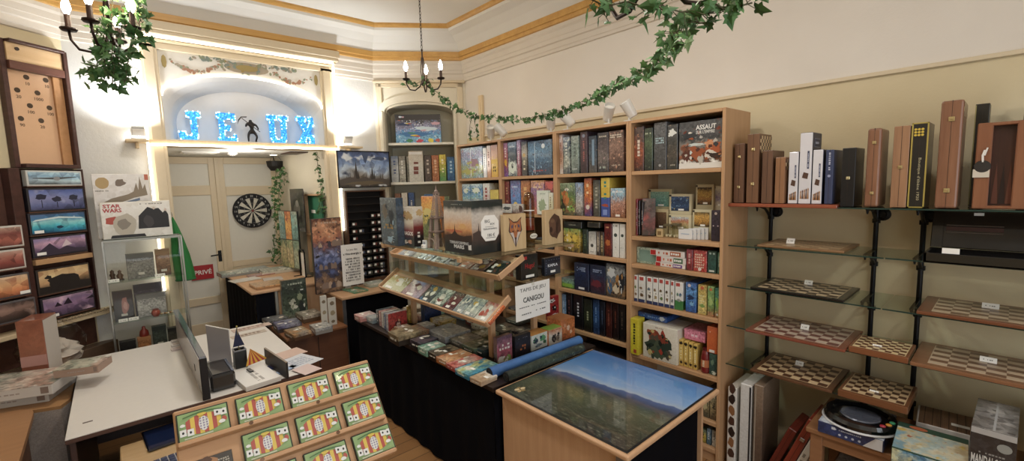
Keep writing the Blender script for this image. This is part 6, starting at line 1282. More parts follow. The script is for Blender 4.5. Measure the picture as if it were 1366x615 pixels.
# ================================================================= LETTERS AND STATUE IN THE LUNETTE
YL = 5.36
LT_M = NT('blue_tinsel'); n = LT_M.add('ShaderNodeTexCoord'); vo = LT_M.add('ShaderNodeTexVoronoi'); vo.inputs['Scale'].default_value = 70; LT_M.link(n.outputs['Object'], vo.inputs['Vector'])
cc = LT_M.ramp(vo.outputs['Distance'], [(0, '#d8f8ff'), (.14, '#6fd6f8'), (.32, '#2aa8ea'), (.9, '#1668cc')]); LT_M.link(cc, LT_M.b.inputs['Base Color']); LT_M.link(cc, LT_M.b.inputs['Emission Color']); LT_M.set('Emission Strength', .9)
for ch, pL, pR, pT, pB in (('J', 237, 268.5, 148, 188), ('E', 288, 316, 150.5, 189), ('U', 356.5, 385.5, 154, 190.5), ('X', 394.5, 424.5, 156, 191.5)):
    a, b = PY(pL, 170, YL), PY(pR, 170, YL); zt = PY((pL+pR)/2, pT, YL).z; h = zt-2.432
    r = thing('letter', 'glowing blue tinsel letter %s on the ledge under the arch' % ch, 'letter', ((a.x+b.x)/2, YL, 2.431), 0, 'glowing blue letters')
    def slab(pts): return MB().poly([(x*(b.x-a.x)/2, 0, z*h) for x, z in pts], 0, (0, .05, 0))
    G = {'J': [(-.2, 1), (1, 1), (1, .8), (.68, .8), (.68, .2), (.55, .06), (.25, 0), (-.45, 0), (-.85, .1), (-.95, .34), (-.4, .34), (-.3, .22), (.1, .22), (.15, .3), (.15, .8), (-.2, .8)],
         'E': [(-.85, 1), (.9, 1), (.9, .72), (.6, .72), (.6, .8), (-.2, .8), (-.2, .6), (.4, .6), (.4, .42), (-.2, .42), (-.2, .2), (.65, .2), (.65, .3), (.95, .3), (.95, 0), (-.85, 0), (-.85, .18), (-.65, .18), (-.65, .82), (-.85, .82)],
         'U': [(-.95, 1), (-.1, 1), (-.1, .84), (-.32, .84), (-.32, .3), (-.15, .19), (.15, .19), (.32, .3), (.32, .84), (.1, .84), (.1, 1), (.95, 1), (.95, .84), (.75, .84), (.75, .22), (.5, .03), (.2, 0), (-.2, 0), (-.5, .03), (-.75, .22), (-.75, .84), (-.95, .84)],
         'X': [(-.9, 1), (-.1, 1), (-.1, .86), (-.2, .86), (.02, .64), (.28, .86), (.15, .86), (.15, 1), (.9, 1), (.9, .86), (.72, .86), (.28, .5), (.74, .14), (.95, .14), (.95, 0), (.12, 0), (.12, .14), (.25, .14), (0, .36), (-.24, .14), (-.12, .14), (-.12, 0), (-.95, 0), (-.95, .14), (-.75, .14), (-.27, .5), (-.7, .86), (-.9, .86)]}[ch]
    slab(G).build('letter_body', LT_M.m, r)
    m = MB(); rd = random.Random(ord(ch))
    for k in range(len(G)):
        x0, z0 = G[k]; x1, z1 = G[(k+1) % len(G)]
        for q in range(3):
            f = rd.random(); m.ball(((x0+(x1-x0)*f)*(b.x-a.x)/2, -.004, (z0+(z1-z0)*f)*h), .006, seg=6)
    m.build('fairy_lights', emis('#c8f4ff', 2.5), r)
# statue: a lean horned figure carrying a scythe over its shoulder
sb = PY(338, 190, YL); H_ = PY(338, 157, YL).z-2.432
r = thing('figurine', 'small dark figurine with a scythe standing between the letters', 'figurine', (sb.x, YL+.02, 2.431))
DK = plain('#2c2624', .6); k = H_/.22
MB().lathe([(0, 0), (.055*k, 0), (.055*k, .012*k), (.048*k, .018*k), (0, .018*k)], seg=18).build('plinth', plain('#3a3230', .5), r)
def skin(name, verts, edges, radii, mat, parent, root=0, sub=1):
    me = bpy.data.meshes.new(name); me.from_pydata(verts, edges, []); o = bpy.data.objects.new(name, me); COL.objects.link(o)
    md = o.modifiers.new('skin', 'SKIN'); md.use_smooth_shade = True; sl = me.skin_vertices[0].data
    for i, q in enumerate(radii): sl[i].radius = (q, q); sl[i].use_root = (i == root)
    if sub: s = o.modifiers.new('sub', 'SUBSURF'); s.levels = sub; s.render_levels = sub
    dg = bpy.context.evaluated_depsgraph_get(); m2 = bpy.data.meshes.new_from_object(o.evaluated_get(dg)); bpy.data.objects.remove(o)
    m2.materials.append(mat)
    for p in m2.polygons: p.use_smooth = True
    o = bpy.data.objects.new(name, m2); COL.objects.link(o)
    if parent is not None: o.parent = parent
    return o
vs = [(0, 0, .1), (0, -.01, .135), (-.01, -.02, .165), (-.012, -.03, .185), (-.012, -.036, .2), (.022, 0, .095), (.032, -.02, .06), (.024, .005, .022), (.03, -.015, .02), (-.022, 0, .095), (-.034, -.022, .06), (-.03, .0, .022), (-.034, -.018, .02), (.03, -.02, .16), (.045, -.03, .125), (.03, -.05, .115), (-.04, -.02, .165), (-.052, -.04, .14), (-.03, -.055, .165)]
es = [(0, 1), (1, 2), (2, 3), (3, 4), (0, 5), (5, 6), (6, 7), (7, 8), (0, 9), (9, 10), (10, 11), (11, 12), (2, 13), (13, 14), (14, 15), (2, 16), (16, 17), (17, 18)]
rr = [.016, .014, .02, .009, .016, .012, .009, .006, .007, .012, .009, .006, .007, .009, .006, .005, .009, .006, .005]
skin('body', [tuple(c*k for c in v) for v in vs], es, [q*k for q in rr], DK, r)
m = MB(); m.tube([(-.08*k, -.06*k, .205*k), (-.03*k, -.055*k, .165*k), (.05*k, -.05*k, .1*k)], .003*k, 6); m.build('scythe_shaft', plain('#4a3a2c'), r)
m = MB(); m.poly([(-.08*k, -.06*k, .21*k), (-.1*k, -.062*k, .185*k), (-.115*k, -.064*k, .15*k), (-.108*k, -.064*k, .19*k), (-.085*k, -.06*k, .218*k), (-.04*k, -.058*k, .222*k), (-.045*k, -.058*k, .212*k)], ex=(0, .003*k, 0)); m.build('scythe_blade', plain('#5a5654', .4, .5), r)
# floodlights on the two ledges
for px, py, lb in ((184, 176, 'white floodlight standing on the left ledge beside the lit arch'), (463, 187, 'white floodlight standing on the right ledge above the castle poster')):
    c = PY(px, py, 5.22); r = thing('floodlight', lb, 'floodlight', (c.x, 5.2, 2.423)); s = 1 if px > 300 else -1
    MB().box(-.05, .05, -.04, .04, 0, .012, .003).build('foot', WHITE, r)
    MB().box(-.052, -.046, -.012, .012, .01, .1).box(.046, .052, -.012, .012, .01, .1).build('bracket', WHITE, r)
    M = Matrix.Translation((0, 0, .085)) @ Matrix.Rotation(math.radians(-50), 4, 'X')
    b = MB().box(-.044, .044, -.03, .05, -.03, .03, .006, M=M).build('lamp_housing', WHITE, r)
    m = MB()
    for q in range(5): m.box(-.044, .044, -.045, -.0305, -.026+.012*q, -.022+.012*q, M=M)
    m.build('cooling_fins', plain('#c8c8c4', .4), r); MB().box(-.038, .038, .0505, .053, -.024, .024, M=M).build('lens', emis('#f4f8ff', 15), r)
# ================================================================= POSTER, SMALL PACK CABINET, SECOND COUNTER
YP = 5.12
a, b = PY(450, 225, YP), PY(520, 225, YP); z0, z1 = PY(485, 250.5, YP).z, PY(485, 201.5, YP).z; w, h = b.x-a.x, z1-z0
r = thing('framed_poster', 'framed castle poster with a blue cloudy sky above the small pack cabinet', 'poster', ((a.x+b.x)/2, YP, z0+.001))
m = MB()
for q in ((-w/2, w/2, 0, .012), (-w/2, w/2, h-.012, h), (-w/2, -w/2+.012, 0, h), (w/2-.012, w/2, 0, h)): m.box(q[0], q[1], -.012, .01, q[2], q[3], .002)
m.build('frame', plain('#1a1a1c', .4), r)
pp = MB().box(-w/2+.01, w/2-.01, -.004, .002, .01, h-.01).build('picture', art(['#3a342e', '#6a5e50', '#8a8a88', '#a8b8cc', '#7c98c4', '#4c6494', '#3c4c78'], 'z', .45, 5, [('#d0d8e0', .6, 7), ('#2c3450', .66, 6)], coat=.6), r)
rd = random.Random(5); sh = []
def spire(u, wd, hh, mi): return [(mi, [(u-wd, .1), (u+wd, .1), (u+wd, hh*.6), (u+wd*.75, hh*.62), (u, hh), (u-wd*.75, hh*.62), (u-wd, hh*.6)])]
for u, wd, hh, mi in [(-.17, .028, .74, 0), (-.2, .02, .5, 1), (-.28, .012, .42, 1), (-.13, .018, .5, 0), (.14, .026, .6, 0), (.1, .014, .5, 1), (.18, .016, .48, 0), (.02, .012, .46, 1), (.3, .012, .4, 0), (.35, .01, .44, 1), (-.36, .012, .36, 1)]: sh += spire(u, wd, hh, mi)
sh += [(1, [(-.48, .08), (.48, .08), (.48, .2), (.3, .26), (.12, .22), (0, .3), (-.14, .24), (-.3, .3), (-.48, .22)]), (2, blob(.0, .13, .4, .05, 14, .3, 4)), (3, [(-.06, .98), (.1, .95), (.02, .66), (-.0, .7)]), (3, blob(.3, .8, .12, .05, 10, .3, 3))]
polys(pp, [plain('#3f3934'), plain('#59504a'), plain('#6e604a'), plain('#48597c')], '-y', (0, -.0045, 0), sh, 'castle_print', sx=w*.98, sy=h)
# counter with papers
DZ = .8
c0 = PZ(458.5, 397, DZ); c1 = PZ(417, 380, DZ)
r = thing('side_counter', 'beech topped counter with black cloth under the small pack cabinet', 'counter', (2.1, (c0.y+5.25)/2, 0)); hx = .4; hy = (5.25-c0.y)/2
MB().box(-hx, hx, -hy, hy, DZ-.03, DZ, .005).build('counter_top', BEECH_L('x'), r); MB().box(-hx+.03, hx-.03, hy-.03, hy-.01, 0, DZ-.0305).build('back_panel', BEECH('z'), r)
cloth(-hx+.03, hx-.03, -hy+.03, hy-.03, DZ-.031, ('-y', '+x')).build('cloth_skirt', BLACKCLOTH, r, smooth=True); MB().box(-hx+.02, -hx+.045, -hy+.04, hy-.03, 0, DZ-.0305, .002).build('side_panel', BROWNW('z'), r)
MB().box(-hx+.012, -hx+.045, -hy+.012, -hy+.04, 0, DZ-.0305, .002).build('metal_leg', plain('#8b8f94', .35, .8), r)
# small pack cabinet
a, b = PY(462.5, 300, 5.12).x, PY(516, 300, 5.12).x; zt = PY(485, 254, 5.12).z
r = thing('pack_cabinet', 'dark shallow cabinet of narrow shelves under the castle poster', 'cabinet', ((a+b)/2, 5.16, DZ+.001)); hw = (b-a)/2; hh = zt-DZ
db = wood('#4a3020', '#5e3e2a', 'z')
for s in (-1, 1): MB().box(s*hw-(.018 if s > 0 else 0), s*hw+(0 if s > 0 else .018), -.05, .07, 0, hh, .002).build('side_panel', db, r)
MB().box(-hw+.0185, hw-.0185, .062, .07, 0, hh).build('back_panel', plain('#141012', .6), r); MB().box(-hw+.0185, hw-.0185, -.05, .0615, hh-.016, hh, .002).build('top_panel', db, r)
NSHV = 13; sp_ = hh/NSHV
for k in range(NSHV): MB().box(-hw+.0185, hw-.0185, -.045, .0615, k*sp_, k*sp_+.006, .001).build('shelf', plain('#1c1614', .5), r)
MB().box(-hw+.0185, hw-.0185, -.049, -.0455, 0, .055, .001).build('front_rail', db, r)
cols = ['#1c1a1c', '#3a2420', '#20242c', '#2c2420', '#3c3834', '#1e2a2a']; n = 0
proto = {}
rowL = {0: [0, 1, 3, 4], 1: [0, 1, 2, 3, 4], 2: [0, 1, 2, 3, 4], 3: [0, 1, 2, 3, 4], 4: [0, 1, 2, 3, 4], 5: [0, 1, 3, 4], 6: [0, 3, 4], 7: [0, 1, 3, 4], 8: [0, 3, 4], 9: [3, 4]}
pos = ['far left', 'second from the left', 'middle', 'second from the right', 'far right']; rn = ['lowest', 'second lowest', 'third', 'fourth', 'fifth', 'sixth', 'seventh', 'eighth', 'ninth', 'tenth']
for k, cs in rowL.items():
    for c in cs:
        ci = (k*3+c) % 6
        u = -hw+.05+(2*hw-.1)*(c+.5)/5; W_ = (2*hw-.1)/5*.82
        loc = Vector(((a+b)/2+u, 5.14, DZ+k*sp_+.0085))
        if ci not in proto:
            o = solid('small_pack', '', 'game pack', (W_, .05, sp_*.62), plain(cols[ci], .4, coat=.3), loc); patch(o, TAGW, '-y', (-W_*.16, -.0256, sp_*.36), W_*.42, sp_*.3, 'price_label'); patch(o, plain(['#7a3a34', '#4a5a7a', '#6a6a5a'][ci % 3]), '-y', (W_*.25, -.0256, sp_*.34), W_*.3, sp_*.3, 'print_panel'); proto[ci] = o
        else: o = copy_tree(proto[ci]); o.location = loc
        tag(o, 'dark pack with a white label, %s cabinet shelf, %s' % (rn[k], pos[c]), 'game pack', 'small labelled packs in the dark cabinet')
def lay2(px, py, dx, dy, h, st, label, base, rot=0, axis='x', side=None, blots=(), group=None, amt=.5, name='game_box', cat='game box', lab=True):
    o = lay(px, py, dx, dy, h, st, label, rot, axis, blots, side, base, name=name, group=group, amt=amt); o['category'] = cat
    if not lab:
        for c in list(o.children):
            if c.name.startswith(('title', 'price', 'print_pic')): bpy.data.objects.remove(c)
    return o
G5 = 'boxes on the side counter'
lay2(436, 373, .17, .15, .06, ['#8a8c8c', '#a8aaa8', '#6a6e70'], 'white edged grey game box at the left end of the side counter', DZ, 3, side='#d0d2d0', group=G5)
lay2(456, 378, .16, .15, .055, ['#6a7074', '#8a8e90', '#3c4246', '#a0a4a4'], 'white edged dark grey game box in front of the paper sign', DZ, -3, side='#cdd0ce', group=G5)
lay2(474, 386, .17, .27, .016, ['#5a9a7a', '#b8a47c', '#4a8a6a'], 'shallow green tray of little cards at the counter front', DZ, 6, side='#4a9a74', group=G5)
lay2(500, 376, .2, .16, .045, ['#b8c0b4', '#cacec4', '#a0b0a0'], 'pale green white box right of the green tray', DZ, 0, side='#a8b8a8', group=G5)
lay2(500, 364, .16, .24, .012, ['#c8c8c4', '#dcdcd8', '#b8bab8'], 'loose white papers behind the pale green white box', DZ, 8, side='#d8d8d4', name='paper_stack', cat='papers', lab=False)
lay2(437, 360, .14, .2, .05, ['#7a7c7c', '#9a9c98'], 'grey box at the back left of the side counter', DZ, 0, side='#b8bab8', group=G5)
# leaning poster and sign
a, b = PY(417.5, 330, 4.98), PY(457, 330, 4.98); z1 = PY(437, 291, 4.98).z; w = b.x-a.x; h = z1-DZ
r = thing('puzzle_poster', 'tall puzzle box with an orange and purple city picture standing on the side counter', 'boxed puzzle', ((a.x+b.x)/2, 4.98, DZ+.001))
MB().box(-w/2, w/2, 0, .04, 0, h, .003).build('box', plain('#3a2a2c', .4), r)
pp = MB().box(-w/2+.004, w/2-.004, -.0012, .001, .006, h-.006).build('picture', art(['#4a3a30', '#8a6a50', '#3c3a4c', '#4c5a8a', '#7a86b0', '#5a4a5a', '#a8674a', '#c8906a', '#5a3428'], 'z', .3, 9, [('#2a2428', .6, 16), ('#c8b09c', .66, 18)], coat=.7), r)
glyphs(pp, plain('#b8a08c'), '-y', (0, -.002, h*.94), w*.75, h*.035, 8, 1, 3, 'title_print')
rd = random.Random(2); polys(pp, [plain('#8a7466'), plain('#b49a84'), plain('#4a4450')], '-y', (0, -.0014, 0), [(rd.randint(0, 2), [(x-.018, z0_), (x+.018, z0_), (x+.018, z0_+hh_), (x, z0_+hh_+.02), (x-.018, z0_+hh_)]) for x, z0_, hh_ in [(rd.uniform(-w*.42, w*.42), rd.choice([.05, h*.32, h*.62]), rd.uniform(.02, .06)) for _ in range(34)]], 'city_print')
a, b = PY(455.5, 345, 4.86), PY(484, 345, 4.86); z1 = PY(470, 325.5, 4.86).z
r = thing('paper_sign', 'white paper sign in a clear stand on the side counter', 'sign', ((a.x+b.x)/2, 4.86, DZ+.0565)); w = b.x-a.x; h = z1-DZ-.057
MB().box(-w/2, w/2, 0, .0015, 0.012, h).build('sheet', PAPER, r); MB().box(-w/2-.004, w/2+.004, -.003, -.001, 0, h+.004).box(-w/2-.004, w/2+.004, -.05, .02, 0, .003).build('clear_stand', glass('#ffffff'), r)
text('Le jeu des', r, plain('#3a3836'), '-y', (0, -.0036, h*.87), w*.5, None, 'lettering'); text('« Vins-énergie »', r, plain('#2c2a28'), '-y', (0, -.0036, h*.77), w*.84, None, 'lettering', bold=.02); glyphs(r, plain('#7a7876'), '-y', (0, -.0036, h*.4), w*.7, h*.58, 16, 9, 4, 'small_print', depth=.0003)
# ================================================================= LOW CABINET WITH BOXES
LZ = .55; q = PZ(382, 453, LZ)
r = thing('low_cabinet', 'low brown wooden cabinet carrying stacked boxes beside the side counter', 'cabinet', (q.x+.29, q.y+.375, 0)); hx, hy = .29, .375
MB().box(-hx, hx, -hy, hy, LZ-.025, LZ, .004).build('cabinet_top', wood('#7a4a2a', '#8d5a36', 'x', .4), r); MB().box(-hx+.02, hx-.002, -hy+.02, hy-.02, 0, LZ-.0255, .003).build('body', wood('#5d3520', '#70442a', 'x', .45), r)
m = MB(); m.box(-.003, .003, -hy+.0155, -hy+.0195, .02, LZ-.05); m.build('door_gap', plain('#1c100a'), r)
G6 = 'boxes on the low cabinet'
lay2(367, 424, .2, .18, .06, ['#5c5e60', '#7c7e7e', '#4a4a4c'], 'dark grey flat box at the left of the low cabinet', LZ, 4, side='#4a4846', group=G6)
lay2(383, 430, .22, .22, .065, ['#4c4a68', '#7a7c9c', '#8a8a9a', '#3c3a48'], 'purple blue flat box in front on the low cabinet', LZ, -3, side='#3c3430', group=G6)
lay2(412, 417, .2, .24, .075, ['#8a8474', '#a8a090', '#6a6458'], 'tan grey thick box before the upright jungle box', LZ, 2, side='#5a4430', group=G6)
lay2(397, 441, .16, .24, .06, ['#a87a4a', '#8a7a64', '#9a8c7c', '#b08a5c'], 'tan and orange flat box at the front edge of the low cabinet', LZ, 5, side='#5c3c26', group=G6)
lay2(428, 434, .16, .2, .06, ['#9a9a96', '#b4b4b0', '#7a7c7c'], 'pale grey flat box at the front right of the low cabinet', LZ, -2, side='#8a8680', group=G6)
yb = q.y+.7; a, b = PY(375, 390, yb), PY(408, 390, yb); z1 = PY(391, 373, yb).z; w = b.x-a.x
r = solid('game_box', 'dark green jungle picture box standing upright at the back of the low cabinet', 'game box', (w, .06, z1-LZ), art(['#6a6a5c', '#5a6a54', '#2c3a2a', '#3c4a38', '#28322a', '#4a5448'], 'z', .5, 16, [('#8a9480', .64), ('#1c241c', .62)], coat=.8), (( a.x+b.x)/2, yb, LZ), 0, None, bev=.003)
marks(r, [('p', [('#a8a894', -.1, .4, .12, .14), ('#c8c8b8', .0, .3, .1, .04), ('#8a9474', .2, .55, .1, .1), ('#1c2420', .25, .25, .14, .16)]), ('h', '#a8b09c', .9, .7, .07, 7, 1), ('r', '#d8d8d0', .3, .72, .12, .03)], w, z1-LZ, '-y', .03, 3); MB().box(-w/2-.001, w/2+.001, -.031, .0, z1-LZ-.004, z1-LZ+.001).build('lid_edge', plain('#2a302a'), r)
for i, (pl0, pr0, pt, pb, lb) in enumerate([(427.5, 436, 394, 424, 'white card packet with round prints, left one standing on the low cabinet'), (437.5, 448, 397, 430, 'white card packet with round prints, right one standing by the side counter')]):
    yb = 4.62-.03*i; a, b = PY(pl0, 410, yb), PY(pr0, 410, yb); z1 = PY(pl0+4, pt, yb).z; w = b.x-a.x; h = z1-LZ-.002
    o = solid('card_packet', lb, 'card packet', (w, .02, h), plain('#c8c4b8', .4, coat=.3), ((a.x+b.x)/2, yb, LZ), 0, 'white card packets')
    polys(o, [plain('#7a6a54'), plain('#9a8a6c')], '-y', (0, -.0103, 0), [(0, blob(0, h*.8, w*.28, w*.28, 12, .1, 1)), (1, blob(0, h*.45, w*.3, w*.34, 12, .1, 2)), (0, blob(0, h*.14, w*.24, w*.2, 12, .1, 3))])
# ================================================================= ALCOVE: COUNTER, PICTURES, IVY
AZ = .88
a0 = PZ(335, 391, AZ)
r = thing('alcove_counter', 'beech topped counter with black cloth below the dartboard', 'counter', (a0.x+.38, (a0.y+7.0)/2, 0)); hx = .38; hy = (7.0-a0.y)/2
MB().box(-hx, hx, -hy, hy, AZ-.028, AZ, .006).build('counter_top', BEECH_L('y'), r)
MB().box(-.12, hx-.02, -hy+.02, -hy+.035, 0, AZ-.0285, .002).build('front_panel', BEECH_L('z'), r); MB().box(-.155, -.125, -hy+.012, -hy+.04, .0, AZ-.0285, .003).build('metal_leg', plain('#a9a59a', .35, .7), r)
cloth(-hx+.04, -.16, -hy+.03, hy-.05, AZ-.029, ('-x', '-y')).build('black_cloth', plain('#101118', .95, spec=.1), r, smooth=True)
for y in (-hy+.1, hy-.1): MB().box(hx-.06, hx-.02, y-.02, y+.02, 0, AZ-.0285).build('leg', BEECH('z'), r)
G7 = 'flat things on the alcove counter'
lay2(325, 360, .55, .25, .05, ['#8a9a90', '#b0b8ac', '#98a4a0', '#7a8a84'], 'large pale map game box at the back of the alcove counter', AZ, 4, side='#8a8c88', group=G7)
lay2(376, 357, .5, .25, .05, ['#9aa090', '#b4b8a8', '#8a9484'], 'second pale map game box under the ivy on the alcove counter', AZ, -4, side='#c8c0ac', group=G7)
lay2(327, 373, .3, .2, .008, ['#c8c4bc', '#dcd8d0'], 'white leaflet at the left edge of the alcove counter', AZ, 10, side='#d4d0c8', name='leaflet', cat='leaflet', lab=False)
lay2(348, 366, .3, .14, .01, ['#a86a60', '#c89a90', '#b8786c'], 'row of red cards lying on the alcove counter', AZ, 5, side='#a86458', name='card_row', cat='cards', lab=False)
lay2(357, 378, .3, .3, .03, ['#b88a58', '#c89a68'], 'plain light wooden board box at the front of the alcove counter', AZ, 2, side='#a87848', name='wooden_board', cat='board', lab=False)
lay2(364, 372, .2, .22, .012, ['#c8b8b0', '#dcd0c8'], 'pinkish paper on the alcove counter beside the red cards', AZ, -8, side='#d0c4bc', name='leaflet', cat='leaflet', lab=False)
# dartboard
dc = PY(336.5, 281, 7.08); dr = (PY(362.5, 281, 7.08).x-PY(311, 281, 7.08).x)/2
r = thing('dartboard', 'round black and white dartboard hanging on the cream panel', 'dartboard', (dc.x, 7.085, dc.z))
MR = Matrix.Rotation(PI/2, 4, 'X')
MB().lathe([(0, 0), (dr, 0), (dr*1.0, .03), (dr*.96, .036), (dr*.76, .036), (0, .036)], seg=48, M=MR).build('board', plain('#15151a', .8), r)
def ring_sector(r0, r1, a0_, a1_, y, n=4): return [(r0*math.sin(a0_+(a1_-a0_)*i/n), y, r0*math.cos(a0_+(a1_-a0_)*i/n)) for i in range(n+1)]+[(r1*math.sin(a1_-(a1_-a0_)*i/n), y, r1*math.cos(a1_-(a1_-a0_)*i/n)) for i in range(n+1)]
mw, mk_, mr, mg = MB(), MB(), MB(), MB()
for i in range(20):
    a = 2*PI*(i-.5)/20; b = 2*PI*(i+.5)/20
    for lo, hi in ((.08, .42), (.47, .69)): (mk_ if i % 2 == 0 else mw).poly(ring_sector(dr*lo, dr*hi, a, b, -.0365), ex=(0, -.001, 0))
    for lo, hi in ((.42, .47), (.69, .745)): (mr if i % 2 == 0 else mw).poly(ring_sector(dr*lo, dr*hi, a, b, -.0365), ex=(0, -.001, 0))
mw.build('pale_segments', plain('#c9c4b4', .8), r); mk_.build('black_segments', plain('#16161a', .8), r); mr.build('dark_ring_segments', plain('#2a2a30', .8), r)
MB().lathe([(0, .0375), (dr*.07, .0375), (dr*.07, .036)], seg=16, M=MR).build('bullseye', plain('#7a3030', .7), r)
m = MB()
for q in (.08, .42, .47, .69, .745): m.tube([(dr*q*math.cos(2*PI*k/40), -.038, dr*q*math.sin(2*PI*k/40)) for k in range(40)], .0012, 4, closed=True)
m.build('wire', CHROME, r); MB().cyl((0, 0, 0), (0, .02, 0), .01, seg=8).build('hanging_hook', IRON, r)
for i, s in enumerate('20 1 18 4 13 6 10 15 2 17 3 19 7 16 8 11 14 9 12 5'.split()): text(s, r, plain('#c8c8c4'), '-y', (dr*.86*math.sin(2*PI*i/20), -.037, dr*.86*math.cos(2*PI*i/20)), None, dr*.11, 'number')
# pictures standing along the alcove's right wall
def wx(y): return 1.80+.10*(YD-y)/(YD-5.4)-.004
def wall_panel(name, label, cat, p0, p1, pT, pB, mat, th=.02, base=None, ms=None, lean=0):
    X = 1.84; ya, yb = PX(p1, (pT+pB)/2, X).y, PX(p0, (pT+pB)/2, X).y; zt = PX((p0+p1)/2, pT, X).z; zb = base if base is not None else PX((p0+p1)/2, pB, X).z
    w = yb-ya
    o = solid(name, label, cat, (th, w, zt-zb), mat, (X-th/2-lean, (ya+yb)/2, zb-.001)); return o, w, zt-zb
pd0 = PY(375, 318, 6.42); pd1 = PD(399.5, 318, 5.62); an = math.atan2(pd1.y-pd0.y, pd1.x-pd0.x)-PI/2
pc_ = (pd0+pd1)/2; w = (pd1-pd0).xy.length; h = PD(387, 281, (pc_-EYE).dot(_F)).z-AZ-.055
o = solid('picture_display', 'six part display of green and orange card pictures on the alcove counter', 'picture display', (.02, w, h), plain('#2a2c2a', .5), (pc_.x, pc_.y, AZ+.053), an+PI)
for i in range(3):
    for j in range(2): MB().box(-.0112, -.0095, w*(.5-(i+1)/3)+.006, w*(.5-i/3)-.006, h*j/2+.006, h*(j+1)/2-.006).build('card_picture', art([['#8a8a5c', '#b8a878', '#5c7a5c'], ['#7a9a94', '#5a8a8a', '#a8b49a'], ['#a8a468', '#c8b488', '#8a9a6a'], ['#c8783c', '#d8a050', '#a84a2c'], ['#8aa08c', '#b8c0a0', '#6a8a74'], ['#5c8a84', '#7aa8a0', '#8a9484']][i*2+j], 'z', .7, 12, coat=.5), o)
pd0 = PY(389, 280, 6.5); pd1 = PD(406, 280, 5.5); an = math.atan2(pd1.y-pd0.y, pd1.x-pd0.x)-PI/2; pc_ = (pd0+pd1)/2; w = (pd1-pd0).xy.length; zq = PD(397, 252, (pc_-EYE).dot(_F)).z; h = zq-PD(397, 308, (pc_-EYE).dot(_F)).z
o = solid('portrait_panel', 'dark picture panel with a grey figure on the alcove wall', 'picture', (.012, w, h), art(['#2a2826', '#3c3a36', '#2c2a28', '#4a4640'], 'z', .5, 6, [('#7a766c', .66, 8)]), (pc_.x, pc_.y, zq-h), an+PI)
polys(o, [plain('#6a665c'), plain('#8a867c')], '-x', (-.0065, 0, h*.3), [(0, blob(0, .1, w*.25, h*.2, 12, .2, 1)), (1, blob(.02, h*.35, w*.12, h*.08, 10, .1, 2))], 'figure_print')
o, w, h = wall_panel('wall_board', 'narrow beech frame holding a green board beside the alcove ivy', 'board', 413, 431, 261, 365, plain('#2c7a58', .6), .02, AZ+.001, lean=-.0)
o.location.x = 1.855
MB().box(-.05, .0105, w/2-.02, w/2+.005, 0, h+.01, .002).build('wooden_edge', BEECH_L('z'), o); MB().box(-.05, .0105, -w/2, w/2, h, h+.018, .002).build('wooden_top', BEECH_L('y'), o); MB().box(-.06, .0105, -w/2+.01, w/2-.02, h*.5, h*.5+.02, .002).build('wooden_ledge', BEECH_L('y'), o)
for zz in (.2, .62, .8): patch(o, TAGW, '-x', (-.0105, w*.1, h*zz), w*.3, .04, 'pinned_note')
r = thing('wire_frame', 'black bent metal display frame on the alcove counter with a white card', 'display frame', (1.66, 5.75, AZ+.001))
MB().tube([(0, .1, 0), (0, .1, .3), (0, .07, .33), (0, -.07, .33), (0, -.1, .3), (0, -.1, 0)], .009, 8).build('bent_tube', IRON, r); MB().box(.012, .016, -.085, .085, .0, .29).build('white_card', PAPER, r); MB().box(-.08, .08, .09, .11, 0, .008, .002).box(-.08, .08, -.11, -.09, 0, .008, .002).build('feet', IRON, r)
# ================================================================= GLASS CASE AND PUZZLES, LEFT OF THE PORTAL
VX0, VX1, VY0, VY1 = PY(137, 330, 4.86).x, PY(243, 330, 4.86).x, 4.86, 5.055; VZ = [.06, .25, .596, .887, 1.227, 1.571]
r = thing('glass_case', 'tall glass display case with metal edges between the wooden game rack and the portal', 'display case', ((VX0+VX1)/2, (VY0+VY1)/2, 0)); hx, hy = (VX1-VX0)/2, (VY1-VY0)/2
m = MB().box(-hx, hx, -hy, hy, 0, .06, .004); m.build('base', plain('#6a6660', .4, .3), r)
for sx in (-1, 1):
    for sy in (-1, 1): MB().box(sx*hx-.006, sx*hx+.006, sy*hy-.006, sy*hy+.006, .06, 1.571, .001).build('corner_post', plain('#9a968c', .3, .7), r)
for z in VZ[1:]: MB().box(-hx+.006, hx-.006, -hy+.006, hy-.006, z-.006, z).build('glass_shelf', [GLASS], r)
m = MB(); m.box(-hx-.003, hx+.003, -hy-.003, -hy+.005, 1.56, 1.578).box(-hx-.003, hx+.003, hy-.005, hy+.003, 1.56, 1.578).box(-hx-.003, -hx+.005, -hy, hy, 1.56, 1.578).box(hx-.005, hx+.003, -hy, hy, 1.56, 1.578); m.build('top_rim', plain('#8a867a', .3, .6), r)
MB().box(-hx+.007, hx-.007, -hy-.002, -hy+.002, .065, 1.555).build('front_pane', glass('#fbfcfa'), r); MB().box(-hx-.002, -hx+.002, -hy+.007, hy-.007, .065, 1.555).build('side_pane', glass('#fbfcfa'), r)
def inside(nm, lb, cat, pL, pR, pT, row, mat, y=5.0, dep=.06, bev=.003):
    a, b = PY(pL, pT+10, y).x, PY(pR, pT+10, y).x; zt = PY((pL+pR)/2, pT, y).z
    return solid(nm, lb, cat, (b-a, dep, zt-VZ[row]-.001), mat, ((a+b)/2, y, VZ[row]), 0, None, bev=bev), b-a, zt-VZ[row]
A = lambda *c: art(list(c), 'z', .5, 30)
